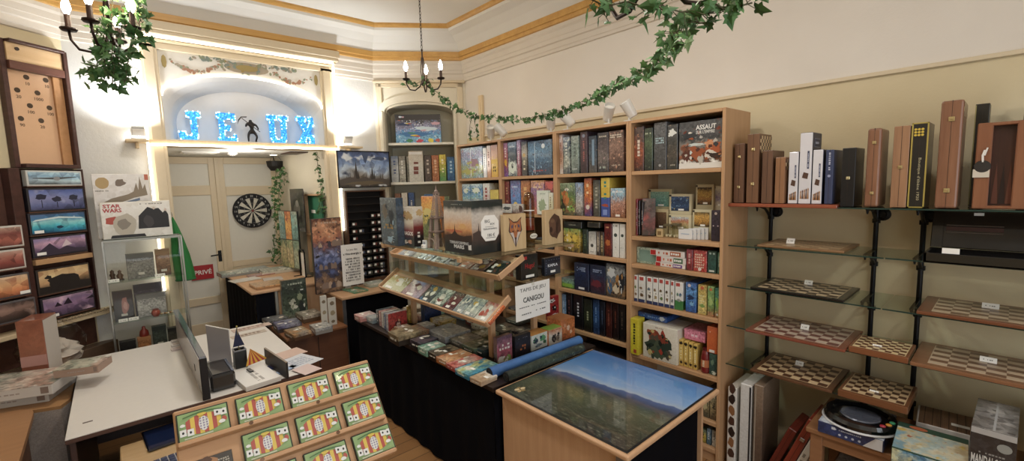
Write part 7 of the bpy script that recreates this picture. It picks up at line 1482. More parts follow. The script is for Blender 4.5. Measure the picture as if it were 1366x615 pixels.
for nm, lb, cat, pL, pR, pT, row, c in [
    ('game_box', 'grey metal edged box on the upper shelf of the glass case', 'game box', 168, 205, 338, 4, ['#6a6862', '#7c7a74', '#5c5a56']),
    ('game_box', 'brown picture box on the upper shelf of the glass case', 'game box', 207, 226, 332, 4, ['#4a3020', '#7a5434', '#8a6844']),
    ('game_box', 'black box with a pale face like blur on the third glass shelf', 'game box', 150, 177, 388, 3, ['#1a1416', '#2a2022', '#3a2c2c']),
    ('game_box', 'dark purple box at the back of the third glass shelf', 'game box', 178, 216, 378, 3, ['#4a3c48', '#5a4c58', '#3a2e3a']),
    ('game_box', 'silver grey tin box on the third glass shelf', 'game box', 182, 221, 391, 3, ['#8a8884', '#a8a6a2', '#6c6a68']),
    ('game_box', 'black tray box on the lower shelf of the glass case', 'game box', 160, 182, 454, 2, ['#1c1a1a', '#2c2828']),
    ('game_box', 'orange brown small box on the lower shelf of the glass case', 'game box', 184, 202, 449, 2, ['#a0643a', '#b87a4c']),
    ('game_box', 'black film wrapped box on the lower shelf of the glass case', 'game box', 203, 222, 434, 2, ['#1e221e', '#4a524a', '#2c302c']),
    ('game_box', 'dark box at the right end of the lower glass shelf', 'game box', 224, 241, 436, 2, ['#2a2622', '#4c463c', '#221f1c'])]:
    y = 5.03 if 'purple' in lb else 4.965; dq = .026 if 'purple' in lb else .06
    o, w, h = inside(nm, lb, cat, pL, pR, pT, row, A(*c), y, dq); patch(o, plain('#c8c4b8'), '-y', (0, -dq/2-.0003, h*.2), min(.04, w*.4), min(.02, h*.3), 'price_label')
    MB().box(-w/2-.001, w/2+.001, -dq/2-.0012, dq/2+.0012, h*.8, h+.0005).build('lid', plain(c[-1], .4), o)
    if 'face' in lb: polys(o, [plain('#a8706a'), plain('#c89a90')], '-y', (0, -.0305, h*.5), [(0, blob(.01, 0, w*.18, h*.3, 12, .2, 2)), (1, blob(.012, .0, w*.1, h*.14, 10, .2, 3))], 'blurred_print')
def curio(lb, px, row, prof, mat, y=4.99, cat='figurine', name='figurine', extra=None):
    c = PY(px, 400, y); r = thing(name, lb, cat, (c.x, y, VZ[row]+.001)); MB().lathe(prof, seg=18).build('body', mat, r, smooth=True)
    if extra: MB().lathe(extra[0], seg=14).build(extra[1], extra[2], r, smooth=True)
    return r
curio('small dark bronze figurine at the left of the upper glass shelf', 154, 4, [(0, 0), (.025, 0), (.022, .012), (.012, .03), (.02, .05), (.012, .065), (.014, .08), (0, .095)], plain('#4a3428', .4, .3), extra=([(.028, 0), (.03, .006), (.028, .008)], 'plinth', plain('#2a2220')))
curio('second brown figurine on the upper glass shelf beside the grey box', 164, 4, [(0, 0), (.022, 0), (.018, .02), (.024, .04), (.01, .06), (.013, .075), (0, .088)], plain('#5c4434', .4), extra=([(.026, 0), (.027, .006), (.025, .008)], 'plinth', plain('#2a2220')))
curio('round red pot on the third glass shelf', 206, 3, [(0, 0), (.02, 0), (.03, .02), (.032, .035), (.026, .05), (.02, .056), (0, .056)], plain('#a03a24', .3, coat=.5), y=4.899, cat='pot', name='red_pot', extra=([(.02, .056), (.024, .06), (.02, .065), (.0, .068)], 'lid', plain('#7a2a1c', .3)))
curio('red bottle shaped figurine on the lower glass shelf', 187, 2, [(0, .1), (.03, .1), (.034, .13), (.03, .16), (.014, .18), (.012, .2), (0, .205)], plain('#8a2a22', .35), y=4.99, extra=([(0, .099), (.036, .096), (.036, .1)], 'base', plain('#5a1c18')))
m = MB(); c = PY(224, 410, 4.93); r = thing('bead_string', 'string of shiny glass beads on the third glass shelf beside the red pot', 'beads', (c.x, 4.92, VZ[3]+.001))
for k in range(9): MB().ball((-.05+.012*k, .008*math.sin(k*1.3), .009), .009, seg=10).build('bead', plain(['#b89a6a', '#c8c0b0', '#8a5a34'][k % 3], .1, coat=1), r, smooth=True)
m = MB().tube([(-.05+.012*k, .008*math.sin(k*1.3), .009) for k in range(9)], .0015, 4); m.build('thread', plain('#5a4a3a'), r)
for pL, pR, row, lb in ((142, 160, 4, 'white price strip at the left edge of the upper glass shelf'), (208, 222, 4, 'white price strip at the right edge of the upper glass shelf'), (152, 165, 3, 'white price strip at the left edge of the third glass shelf'), (166, 180, 3, 'second white price strip on the third glass shelf')):
    a, b = PY(pL, 380, 4.875).x, PY(pR, 380, 4.875).x; o = solid('price_strip', lb, 'price tag', (b-a, .004, .028), TAGW, ((a+b)/2, 4.884, VZ[row])); glyphs(o, plain('#9a9894'), '-y', (0, -.0023, .014), (b-a)*.6, .01, 4, 1, 3, 'price_print')
# puzzles standing on the case
def front_box(pL, pR, pT, pB, y, base, dep, st, label, blots=(), amt=.15, name='boxed_puzzle', scale=10):
    a, b = PY(pL, (pT+pB)/2, y).x, PY(pR, (pT+pB)/2, y).x; zt = PY((pL+pR)/2, pT, y).z; w, h = b-a, zt-base-.001
    o = solid(name, label, 'boxed puzzle', (w, dep, h), art(st, 'z', amt, scale, blots, coat=.5), ((a+b)/2, y+dep/2, base), bev=.003); MB().box(-w/2-.001, w/2+.001, -dep/2+.012, dep/2, -.0005, h+.0012).build('box_side', plain('#cfcac0', .45), o); return o, w, h, dep/2
CT = 1.579
o, w, h, d = front_box(127, 203, 232, 330, 5.05, CT, .05, ['#c8c0b0', '#d8d0c4', '#d0c8c0', '#dcd6ce'], 'white puzzle box with a bridge and skyline picture at the back on the glass case')
k = h*.55
polys(o, [plain('#8a7a64'), plain('#a89a84'), plain('#6a7c98'), plain('#b89a64'), plain('#7a6a5c'), plain('#c86a4c')], '-y', (0, -d-.0004, 0), [(3, blob(-w*.33, h*.86, w*.12, h*.09, 16, .05, 1)), (4, blob(-w*.02, h*.86, w*.09, h*.06, 12, .25, 2)), (0, [(-w*.45, h*.52), (-w*.2, h*.62), (w*.1, h*.68), (w*.2, h*.72), (w*.26, h*.86), (w*.29, h*.74), (w*.33, h*.96), (w*.37, h*.76), (w*.42, h*.84), (w*.45, h*.66), (w*.2, h*.62), (-w*.1, h*.54), (-w*.3, h*.5)]), (2, [(-w*.1, h*.53), (w*.3, h*.62), (w*.3, h*.58), (-w*.05, h*.5)]), (1, blob(-w*.25, h*.53, w*.2, h*.03, 12, .2, 4)), (5, [(w*.42, h*.9), (w*.49, h*.9), (w*.49, h*.99), (w*.42, h*.99)])], 'bridge_print')
glyphs(o, plain('#8a8478'), '-y', (-w*.33, -d-.0008, h*.74), w*.26, h*.03, 9, 1, 2, 'small_print')
o, w, h, d = front_box(135, 229, 269, 321, 4.93, CT, .07, ['#c8c2b4', '#d4cec2', '#dcd6ca'], 'white puzzle box with red block capitals and dark figures in front on the glass case')
text('STAR', o, plain('#b82a2a', .5), '-y', (-w*.34, -d-.0008, h*.9), w*.24, h*.1, 'title_lettering', bold=.03); text('WARS', o, plain('#b82a2a', .5), '-y', (-w*.34, -d-.0008, h*.78), w*.26, h*.11, 'title_lettering', bold=.03)
polys(o, [plain('#b8b0a0'), plain('#1f1c1e'), plain('#3a3436'), plain('#8a8276'), plain('#c8b4a4'), plain('#b84a3c')], '-y', (0, -d-.0004, 0), [(5, blob(-w*.34, h*.5, w*.12, h*.12, 10, .2, 9)), (0, blob(-w*.18, h*.36, w*.17, h*.32, 14, .1, 1)), (3, blob(-w*.2, h*.4, w*.09, h*.14, 10, .2, 2)), (1, [(w*.0, h*.24), (w*.46, h*.24), (w*.46, h*.6), (w*.42, h*.74), (w*.38, h*.66), (w*.32, h*.8), (w*.24, h*.78), (w*.16, h*.84), (w*.1, h*.74), (w*.02, h*.6)]), (2, blob(w*.16, h*.44, w*.08, h*.16, 10, .2, 4)), (4, blob(w*.42, h*.74, w*.02, h*.04, 8, .1, 5)), (4, blob(w*.25, h*.8, w*.02, h*.04, 8, .1, 6)), (1, [(-w*.4, h*.02), (w*.1, h*.02), (w*.08, h*.1), (-w*.38, h*.1)])], 'figures_print')
glyphs(o, plain('#9a948a'), '-y', (w*.22, -d-.0008, h*.93), w*.34, h*.05, 8, 1, 3, 'small_print')
# folded green cloth
c = PY(237, 290, 5.0); r = thing('green_cape', 'folded bright green cloth cape hanging on the left portal post', 'cape', (c.x-.028, 5.125, PY(250, 374, 5.05).z))
h = c.z-PY(250, 374, 5.05).z; m = MB(); rings = []
for f, rr in ((0, .068), (.1, .07), (.4, .062), (.7, .04), (.9, .018), (1, .004)):
    rings.append([m.bm.verts.new((.05*(1-f)+rr*(1+.16*math.sin(k*PI/2+1))*math.cos(2*PI*k/28), rr*.7*(1+.16*math.sin(k*PI/2+1))*math.sin(2*PI*k/28), h*f)) for k in range(28)])
for A_, B_ in zip(rings, rings[1:]):
    for k in range(28): m.bm.faces.new((A_[k], A_[(k+1) % 28], B_[(k+1) % 28], B_[k]))
m.build('folded_cloth', plain('#1f7a34', .75), r, smooth=True); m = MB(); m.tube([(.05+.074*math.cos(2*PI*k/24), .052*math.sin(2*PI*k/24), .0) for k in range(24)], .008, 6, closed=True); m.build('hem', plain('#16602a', .75), r); MB().tube([(0, 0, h-.01), (-.0, .01, h+.03), (0, .06, h+.04), (.0, .11, h+.04)], .004, 6).build('hook', CHROME, r)
# ================================================================= TALL WOODEN GAME RACK ON THE LEFT CORNER WALL
C3 = Vector((-.2, 5.3, 0)); CD = Vector((2.2, 1.72, 0)).normalized(); CN = Vector((CD.y, -CD.x, 0))
def cu(px, py, off=.1):
    p = PN(px, py, C3+CN*off, CN); return (p-C3).dot(CD), p.z
RKM = frame(C3+CN*.004, CD, (0, 0, 1))
uL, uR = cu(4, 60)[0], cu(93, 80)[0]; zT = cu(93, 70)[1]; zB = cu(115, 226)[1]+.055
print('rack', uL, uR, zT, zB)
r = thing('wooden_ball_game', 'tall dark framed wooden target game with numbered holes above the left puzzles', 'wall game', M=RKM)
dk = wood('#3a1f18', '#52302a', 'z', .4); pe = wood('#d0a070', '#ddb080', 'x', .5)
MB().box(uL, uL+.035, zB-.05, zT, 0, .05, .003).build('side_post', dk, r); MB().box(uR-.03, uR, zB-.05, zT, 0, .075, .003).build('side_post', dk, r)
MB().box(uL+.036, uR-.031, zT-.02, zT, 0, .1, .003).build('top_rail', dk, r); MB().box(uL+.036, uR-.031, zB-.05, zB-.02, 0, .1, .003).build('bottom_rail', dk, r)
zh = cu(60, 88)[1]
MB().box(uL+.036, uR-.031, zh, zT-.021, .03, .06, .002).build('header_board', wood('#c8a070', '#d8b484', 'x', .5), r); MB().box(uL+.036, uR-.031, zh-.06, zh-.001, .03, .075, .003).build('header_rail', wood('#5c3428', '#6f4234', 'x'), r)
MB().box(uL+.036, uR-.031, zB-.019, zh-.061, .005, .02).build('target_board', plain('#d9ab83', .45), r)
MB().box(uR-.1, uR-.032, zB-.019, zh-.061, .0205, .04, .002).build('ball_channel', wood('#b07a4a', '#c08a58', 'z'), r)
m = MB(); M2 = Matrix.Translation((uL+.1, zT-.06, .06)); m.lathe([(0, 0), (.013, 0), (.013, .008), (0, .008)], seg=14, M=M2); m.build('dark_knob', plain('#2a1a14'), r)
hm, dm = MB(), []
for px, py, s in ((35, 103, '10'), (61, 107, '10'), (23, 120, '20'), (50, 124, '1000'), (77, 128, '30'), (40, 141, '100'), (66, 144, '100'), (28, 158, '90'), (55, 161, '20'), (80, 163, '50')):
    u, v = cu(px, py, .025); k = uL+.05+.0
    hm.poly([(u+.019*math.cos(2*PI*q/18), v+.019*math.sin(2*PI*q/18), .0202) for q in range(18)], ex=(0, 0, .0012)); text(s, r, plain('#6a5038'), ((1, 0, 0), (0, 1, 0)), (u+.004, v-.048, .0208), None, .024, 'number', bold=.02)
hm.build('ball_holes', plain('#4a3826', .8), r)
def wall_puzzle(pL, pR, pT, pB, st, label, blots=(), off=.1, amt=.25, scale=6, shapes=None, cols=(), frame_c='#2c2830', name='boxed_puzzle', tags=(), dep=.045):
    ul, vt = cu(pL, pT, off); ur, vb = cu(pR, pB, off); vt = (vt+cu(pR, pT+ (0), off)[1])/2; vb = (vb+cu(pL, pB, off)[1])/2
    w, h = ur-ul, vt-vb-.005
    r = thing(name, label, 'boxed puzzle', M=RKM @ Matrix.Translation(((ul+ur)/2, vb, off-dep)))
    MB().box(-w/2, w/2, 0, h, 0, dep, .003).build('box', plain(frame_c, .4, coat=.3), r)
    MB().box(-w/2+.012, w/2-.012, .012, h-.012, dep-.0005, dep+.0012).build('picture', art(st, 'y', amt, scale, blots, coat=.6), r)
    if shapes: polys(r, [plain(c) for c in cols], ((1, 0, 0), (0, 1, 0)), (0, 0, dep+.0014), shapes, 'picture_print', sx=w, sy=h)
    for (a, b) in tags: MB().box(a*w-.03, a*w+.03, b*h-.011, b*h+.011, dep+.001, dep+.003).build('price_label', TAGW, r)
    return (ul, ur, vb, vt)
tree = lambda x, s: [(0, [(x-.008, .15), (x+.008, .15), (x+.006, .45*s), (x-.006, .45*s)]), (0, blob(x, .55*s+.02, .09*s, .12, 12, .25, int(x*50)))]
WP = []
WP.append(wall_puzzle(33, 110, 227, 248, ['#3c4448', '#a8c0cc', '#7ca4c0', '#a8c8d8'], 'white framed puzzle box with an aeroplane against a blue sky', frame_c='#c8c8c4', shapes=[(0, [(-.4, .52), (.0, .56), (.4, .62), (.4, .58), (.02, .42), (-.4, .48)]), (1, blob(.02, .48, .06, .14, 10, .1, 3))], cols=['#4a4c50', '#8a8c90']))
WP.append(wall_puzzle(34, 115, 250, 281, ['#3a3e68', '#5c6494', '#7c80ac', '#6a78b0', '#4a5ca0'], 'puzzle box with dark trees on a purple blue sky', [('#8a90b8', .62, 8)], shapes=tree(-.28, 1.1)+tree(-.02, .9)+tree(.28, 1.0), cols=['#2a2c44']))
WP.append(wall_puzzle(36, 117, 282, 311, ['#1c5c84', '#2a8cac', '#4ab4c4', '#8ccad0', '#3c78a4', '#4c6c9c'], 'turquoise ocean puzzle box with pale foam', [('#c8dce0', .64, 9)], amt=.3, shapes=[(0, blob(.0, .3, .06, .07, 10, .2, 2)), (1, [(-.45, .62), (0, .72), (.45, .64), (.4, .7), (0, .8), (-.4, .7)])], cols=['#1c3c58', '#cfe2e4'], tags=[(-.36, .14)]))
WP.append(wall_puzzle(40, 118, 313, 340, ['#2c2838', '#5c4a6c', '#8a6c8c', '#b48ca4', '#8c7ca8'], 'pink and purple mountain puzzle box', [('#e0c8c8', .64, 5)], amt=.35, shapes=[(0, [(-.45, .2), (-.2, .66), (-.05, .3), (.1, .45), (.25, .3), (.45, .25), (.45, .1), (-.45, .1)]), (1, [(.0, .4), (.1, .78), (.2, .5)])], cols=['#3c3044', '#d8c4cc'], tags=[(-.36, .18)]))
WP.append(wall_puzzle(46, 123, 354, 388, ['#2a2420', '#3c3028', '#c89a6c', '#d8b080', '#c8a070'], 'orange sunset puzzle box with a dark tree crown', amt=.12, shapes=[(0, [(-.48, .05), (.48, .05), (.48, .3), (.3, .34), (.1, .3), (-.48, .3)]), (0, blob(-.05, .45, .3, .25, 16, .2, 5)), (0, blob(-.3, .66, .06, .08, 10, .3, 3))], cols=['#241c1a'], frame_c='#3a302c'))
WP.append(wall_puzzle(52, 129, 390, 419, ['#4c3c58', '#6c5474', '#8c6c8c', '#7c6488', '#a888a0'], 'violet sea puzzle box with dark rocks', [('#b898ac', .62, 8)], amt=.3, shapes=[(0, [(-.28, .5), (-.22, .7), (-.14, .5)]), (0, [(-.12, .52), (-.02, .82), (.05, .52)]), (0, [(.3, .55), (.45, .7), (.48, .55)])], cols=['#2c2030'], tags=[(-.3, .12)]))
WP.append(wall_puzzle(-28, 33, 301, 331, ['#6a3a34', '#a05a4c', '#8a4a44', '#c8a08c'], 'white edged puzzle box with red blossoms, upper of two at the left frame edge', [('#c8b8b0', .62, 10), ('#5a2024', .62, 12)], frame_c='#c8c4bc', off=.145))
WP.append(wall_puzzle(-26, 36, 333, 361, ['#5a302c', '#8a443c', '#a86a5c', '#b89484'], 'white edged puzzle box with red blossoms, lower of two at the left frame edge', [('#c8b8b0', .62, 10), ('#4a1c20', .6, 12)], frame_c='#c8c4bc', off=.145))
WP.append(wall_puzzle(-24, 43, 366, 398, ['#8a4a34', '#c87a4c', '#d8a070', '#c8a484'], 'grey framed orange dusk puzzle box at the left frame edge', frame_c='#4c484c', off=.145, tags=[(.35, .14)]))
WP.append(wall_puzzle(-22, 51, 401, 430, ['#2c2220', '#5c443c', '#8a6c60', '#4c3c38'], 'grey framed brown evening puzzle box, lowest at the left frame edge', [('#a8887c', .66, 6)], frame_c='#5c585c', off=.145))
r = thing('puzzle_rack', 'dark wooden puzzle rack below the target game with pale lip boards', 'rack', M=RKM)
zb = min(w[2] for w in WP)-.02
uA, ub = min(w[0] for w in WP[:6]), max(w[1] for w in WP[:6])+.02
u_left = min(w[0] for w in WP)-.03
MB().box(u_left, ub, zb-.3, zB-.055, 0, .012).build('back_board', wood('#4a2c22', '#5a382c', 'z'), r)
MB().box(uA-.07, uA-.004, zb-.02, zB-.055, .0125, .09, .003).build('side_post', dk, r); MB().box(ub-.014, ub, zb-.02, zB-.055, .0125, .09, .003).build('side_post', dk, r)
for i, w in enumerate(WP): MB().box(w[0], w[1], w[2]-.008, w[2]-.001, .0125 if i < 6 else .0915, .098 if i < 6 else .143, .001).build('shelf_strip', wood('#5c3a2a', '#6c4838', 'x'), r)
w = WP[3]; MB().box(w[0], w[1]+.02, w[2]-.055, w[2]-.014, .0125, .115, .003).build('lip_board', wood('#b88a5c', '#c89a6c', 'x'), r)
MB().box(u_left, ub+.12, zb-.045, zb-.011, .0125, .16, .004).build('lip_board', wood('#c8b088', '#d8c09a', 'x'), r)
m = MB(); pts = [(WP[4][0]-.02+(ub+.1-WP[4][0])*k/60, zb-.0+.006*math.sin(k*2.4), .165+.006*math.cos(k*2.4)) for k in range(61)]; m.tube(pts, .008, 6); m.build('rope_edging', plain('#a08c6c', .8), r)
MB().box(u_left, ub+.1, .0, zb-.31, .0, .1, .003).build('lower_cupboard', wood('#5a4434', '#6a5240', 'z'), r)
# ================================================================= LEFT LOW CABINET WITH BOXES
BZ2 = .7
r = thing('carpeted_plinth', 'low plinth covered in grey brown carpet left of the white desk', 'plinth', (0, 0, 0))
pf = [(-.93, 3.95), (-.345, 3.73), (-.305, 3.83), (-.305, 4.72), (-.62, 4.6), (-.93, 4.4)]
MB().poly([(x, y, 0) for x, y in pf], ex=(0, 0, BZ2-.02)).build('carpeted_body', art(['#a0938a', '#aea096', '#a4968c'], 'x', .3, 60, rough=.95, coat=0, fine=.2), r); MB().poly([(x, y, BZ2-.0195) for x, y in pf], ex=(0, 0, .0195)).build('top_board', wood('#a87848', '#b88858', 'x'), r)
az = math.radians(-20.6)
def ps(px, py, z, sx, sy, h, st, side, lb, cat='game box', name='game_box', rot=0, **k):
    """a box whose nearest top corner is at the pixel"""
    c = PZ(px, py, z+h); ex = Vector((math.cos(az+rot), math.sin(az+rot), 0)); ey = Vector((-ex.y, ex.x, 0))
    cc = c-ex*sx/2+ey*sy/2
    o = solid(name, lb, cat, (sx, sy, h), plain(side, .45), (cc.x, cc.y, z), az+rot); MB().box(-sx/2-.001, sx/2+.001, -sy/2-.001, sy/2+.001, h-.004, h+.0012).build('lid_print', art(st, 'x', .6, 12, coat=.8, **k), o)
    glyphs(o, plain('#a89a90'), '-y', (0, -sy/2-.0006, h*.5), sx*.5, h*.2, 9, 1, 4, 'title_print'); MB().box(sx*.38, sx*.46, -sy/2-.001, -sy/2, h*.2, h*.8).build('corner_print', plain('#8a7468'), o); return o
ps(64, 522, BZ2, .46, .32, .066, ['#8a7a6c', '#b8a898', '#7a8074', '#a8887a'], '#c9c2ba', 'lower of two white board game boxes on the carpeted plinth')
ps(69, 512, BZ2+.069, .46, .32, .066, ['#9a8c7c', '#8a9084', '#b8aca0', '#a88a7c', '#6a7468'], '#cdc6be', 'upper of two white board game boxes on the carpeted plinth', blots=[('#c8c4bc', .62)])
o = ps(131, 487, BZ2+.139, .22, .18, .05, ['#a8a08a', '#8a9280', '#b8b4a0', '#98a08c', '#b09484'], '#a88a78', 'pale green film wrapped board game box behind the stack on the plinth', blots=[('#d0ccc0', .6)])
c = PY(36, 470, 4.3); zt_ = PY(30, 432, 4.2).z; o = solid('game_box', 'upright orange board game box with a white side on the plinth', 'game box', (.13, .2, zt_-BZ2), art(['#74402f', '#8e4e38', '#9a5a42', '#864632'], 'z', .3, 15, coat=.6, fine=.15), (-.46, 4.36, BZ2), az+.1)
MB().box(.0655, .0672, -.095, .095, .01, zt_-BZ2-.01).build('white_side', plain('#c4bcb4', .4), o); MB().box(-.064, .064, -.1012, -.1002, .13, .2).build('pale_band', plain('#b8847a', .4), o)
c = PZ(93, 460, .8); r = thing('plastic_bag', 'clear plastic bag of crumpled white paper behind the boxes on the plinth', 'bag', (-.43, 4.66, BZ2+.001)); rd = random.Random(8)
def lumpy(rx, ry, h, mat, name, par, jit=.2, seg=18, rows=7, seed=1):
    rd = random.Random(seed); m = MB(); R_ = []
    for i in range(rows+1):
        f = i/rows; q = math.sin(PI*(.12+.8*f))**.6 if i < rows else .35
        R_.append([m.bm.verts.new((rx*q*(1+rd.uniform(-jit, jit))*math.cos(2*PI*k/seg), ry*q*(1+rd.uniform(-jit, jit))*math.sin(2*PI*k/seg), h*f+ (rd.uniform(-.02, .02)*h if i else 0))) for k in range(seg)])
    for A_, B_ in zip(R_, R_[1:]):
        for k in range(seg): m.bm.faces.new((A_[k], A_[(k+1) % seg], B_[(k+1) % seg], B_[k]))
    m.bm.faces.new(list(reversed(R_[0]))); m.bm.faces.new(R_[-1]); return m.build(name, mat, par)
lumpy(.15, .12, .2, plain('#c4bcb4', .6), 'white_paper', r, .3, seed=3); lumpy(.19, .15, .34, glass('#f4f2ee', .08), 'clear_film', r, .08, seed=5)
c = PZ(8, 480, .8); r = thing('dark_bag', 'dark green bag at the left edge beside the orange box', 'bag', (-.80, 4.42, BZ2+.001)); lumpy(.13, .13, .27, plain('#141c18', .7), 'bag_body', r, .12, seed=9); MB().tube([(-.06, 0, .25), (-.05, 0, .33), (.05, 0, .33), (.06, 0, .25)], .008, 6).build('handle', plain('#101612', .7), r)
# rounded wooden counter at the lower left
z = .72; c = PZ(30, 545, z); r = thing('round_counter', 'rounded end of a wooden counter at the lower left', 'counter', (0, 0, 0)); q = PZ(41, 560, z); q2 = PZ(40, 600, z)
m = MB(); x1 = q.x; y1 = PZ(20, 545, z).y-.03; R_ = .12
pts = [(-1.6, y1), (x1-R_, y1)]+[(x1-R_+R_*math.sin(t*PI/16), y1-R_+R_*math.cos(t*PI/16)) for t in range(1, 9)]+[(x1+.03, 1.9), (-1.6, 1.9)]
m.poly([(x, y, z-.03) for x, y in pts], ex=(0, 0, .03)); m.build('counter_top', wood('#94663e', '#a4744a', 'x', .4), r); pts2 = [(x-.03 if x > -1 else x, y-.03 if y > 2.5 else y) for x, y in pts]; m = MB(); m.poly([(x, y, 0) for x, y in pts2], ex=(0, 0, z-.031)); m.build('counter_body', wood('#5c3a26', '#6e4830', 'z', .5), r)
# ================================================================= WHITE DESK
DZ2 = .75; dx0, dx1, dy0, dy1 = -.285, .907, 3.05, 4.5
r = thing('white_desk', 'white topped desk with dark brown sides at the left', 'desk', ((dx0+dx1)/2, (dy0+dy1)/2, 0)); hx, hy = (dx1-dx0)/2, (dy1-dy0)/2
MB().box(-hx, hx, -hy, hy, DZ2-.006, DZ2, .002).build('white_top', plain('#d8d3cc', .3), r); MB().box(-hx, hx, -hy, hy, DZ2-.028, DZ2-.0065, .002).build('top_edge', wood('#4a2c1e', '#5a382a', 'x'), r)
for x in (-hx+.01, .0, hx-.035): MB().box(x, x+.025, -hy+.03, hy-.02, 0, DZ2-.029, .002).build('side_panel', wood('#3a221a', '#4a2c22', 'z'), r)
MB().box(-hx+.036, hx-.036, hy-.06, hy-.042, .1, DZ2-.029, .002).build('back_panel', wood('#2c1a14', '#3a241c', 'x'), r)
for px, py in ((125, 482), (117, 563)):
    p = PZ(px, py, DZ2); MB().box(p.x-r.location.x-.02, p.x-r.location.x+.02, p.y-r.location.y-.007, p.y-r.location.y+.007, DZ2-.001, DZ2+.0012, .0004).build('dark_mark', plain('#5a4a40'), r)
o = thing('desk_divider', 'pale grey divider panel with a shiny top edge standing across the white desk', 'divider', (.302, 3.78, DZ2+.001)); MB().box(-.012, .012, -.72, .7, 0, .235, .003).build('panel', plain('#a8a4a4', .25), o); MB().box(-.018, .018, -.722, .702, .2355, .255, .003).build('metal_edge', plain('#b8c0d4', .12, .9), o); MB().box(-.019, .019, -.74, -.7225, 0, .25, .003).build('end_cap', plain('#121216', .3), o)
MB().box(-.0145, -.012, -.42, -.39, .08, .12, .001).build('latch', plain('#6a6664'), o)
o = solid('receipt_printer', 'black receipt printer with a bluish sheen behind the divider on the desk', 'printer', (.13, .3, .1), plain('#0d0d12', .2, coat=.6), (.40, 3.27, DZ2), 0, None, bev=.012); MB().box(-.05, .045, -.13, .08, .0995, .104, .002).build('paper_lid', plain('#1c1e28', .15, coat=1), o); MB().box(.048, .062, -.13, .12, .0995, .106, .002).build('silver_edge', plain('#8a98b4', .2, .8), o)
# white board standing behind it
p = PZ(300, 498, DZ2); r = thing('white_sheet', 'pale grey acrylic sheet with a white top edge standing on the desk', 'sheet', (.455, 3.62, DZ2+.001), math.radians(-68)); MB().box(-.13, .13, 0, .006, 0, .26, .002).build('sheet', plain('#a8a4a6', .2), r); MB().box(-.132, .132, -.001, .007, .2605, .266, .001).build('white_edge', plain('#e8e8e6', .3), r); MB().box(-.13, .13, -.05, .05, 0, .004, .001).build('foot', plain('#a8a6a6', .2), r)
# pencil cup with two paper flags
p = PZ(318, 492, DZ2); r = thing('pencil_cup', 'black square pencil cup on the desk', 'pencil cup', (p.x+.02, p.y+.03, DZ2+.001)); m = MB(); s = .036
m.box(-s, s, -s, s, 0, .006, .001).box(-s, s, -s, -s+.004, .006, .125).box(-s, s, s-.004, s, .006, .125).box(-s, -s+.004, -s+.004, s-.004, .006, .125).box(s-.004, s, -s+.004, s-.004, .006, .125); m.build('cup', plain('#0f0f12', .3), r); m = MB(); m.box(-s-.001, s+.001, -s-.001, -s+.005, .119, .127).box(-s-.001, s+.001, s-.005, s+.001, .119, .127).box(-s-.001, -s+.005, -s, s, .119, .127).box(s-.005, s+.001, -s, s, .119, .127); m.build('rim', plain('#8a8a90', .3, .5), r)
cupx, cupy = p.x+.02, p.y+.03
r = thing('table_flag', 'small navy pennant on a stick standing in the pencil cup', 'flag', (cupx-.0, cupy+.01, DZ2+.008)); MB().cyl((0, 0, 0), (0, 0, .27), .003, seg=8).build('stick', plain('#8a7a4a'), r); MB().poly([(-.004, .0, .26), (-.034, -.006, .136), (.034, -.008, .138)], ex=(0, .002, 0)).build('pennant', plain('#1c2448', .7), r); MB().ball((0, 0, .273), .006, seg=8).build('finial', plain('#a89a4a', .4), r)
r = thing('table_flag', 'small red and yellow striped flag leaning out of the pencil cup', 'flag', (cupx+.02, cupy-.012, DZ2+.008)); MB().cyl((0, 0, .0), (-.012, .03, .11), .003, seg=8).build('stick', plain('#8a7a4a'), r)
fo = Vector((.025, -.05, .13)); fx_ = Vector((.1, -.04, -.09)); fy_ = Vector((-.03, -.03, -.115)); m = MB()
for k in range(9): 
    a, b = k/9, (k+1)/9
    m.poly([fo+fx_*.08+fy_*a*.0, fo+fx_*(a)+fy_*(1-a), fo+fx_*(b)+fy_*(1-b)], k % 2)
for v in m.bm.verts: pass
fl = m.build('striped_cloth', [plain('#d8a02c', .7), plain('#b03428', .7)], r); sm = fl.modifiers.new('t', 'SOLIDIFY'); sm.thickness = .0015
# papers on the desk
def sheet(px, py, sx, sy, rot, mat, lb, cat='paper', name='paper', z=DZ2, th=.002, pr=None):
    p = PZ(px, py, z); o = solid(name, lb, cat, (sx, sy, th), mat, (p.x, p.y, z), math.radians(rot), bev=0)
    if pr: glyphs(o, plain(pr), 'topy', (0, 0, th+.0002), sx*.7, sy*.6, 6, 5, int(px), 'print_marks', depth=.0004)
    return o
sheet(336, 437, .3, .1, 3, plain('#c0a89a', .5), 'strip of brownish picture cards at the back of the white desk', 'cards', 'card_strip', pr='#8a6a58'); sheet(332, 446, .26, .08, 3, plain('#b8a898', .5), 'second strip of picture cards on the white desk, nearer the flag', 'cards', 'card_strip', pr='#7a5c4c')
for k, py in enumerate((455, 460.5, 466)): sheet(238, py, .09, .05, 4, plain(['#c8beb8', '#d8d2ce', '#c8b8b4'][k], .4), ['stack of small cards on the desk, farthest of three', 'stack of small cards on the desk, middle of three', 'stack of small cards on the desk, nearest of three'][k], 'cards', 'card_stack', th=.012, pr='#a8908c')
o = solid('flat_white_box', 'flat white box file with grey print on the desk behind the card rack', 'box', (.2, .3, .03), plain('#cfccc8', .4), (.575, 3.15, DZ2), math.radians(6)); MB().box(-.101, .101, -.151, .151, .018, .0312, .001).build('lid', plain('#d8d5d0', .4), o); glyphs(o, plain('#a09c98'), ((0, 1, 0), (-1, 0, 0)), (.0, 0, .0314), .22, .05, 14, 2, 3, 'print_marks'); MB().box(-.012, .012, .06, .13, .0313, .04, .002).build('black_clip', plain('#141416', .3), o)
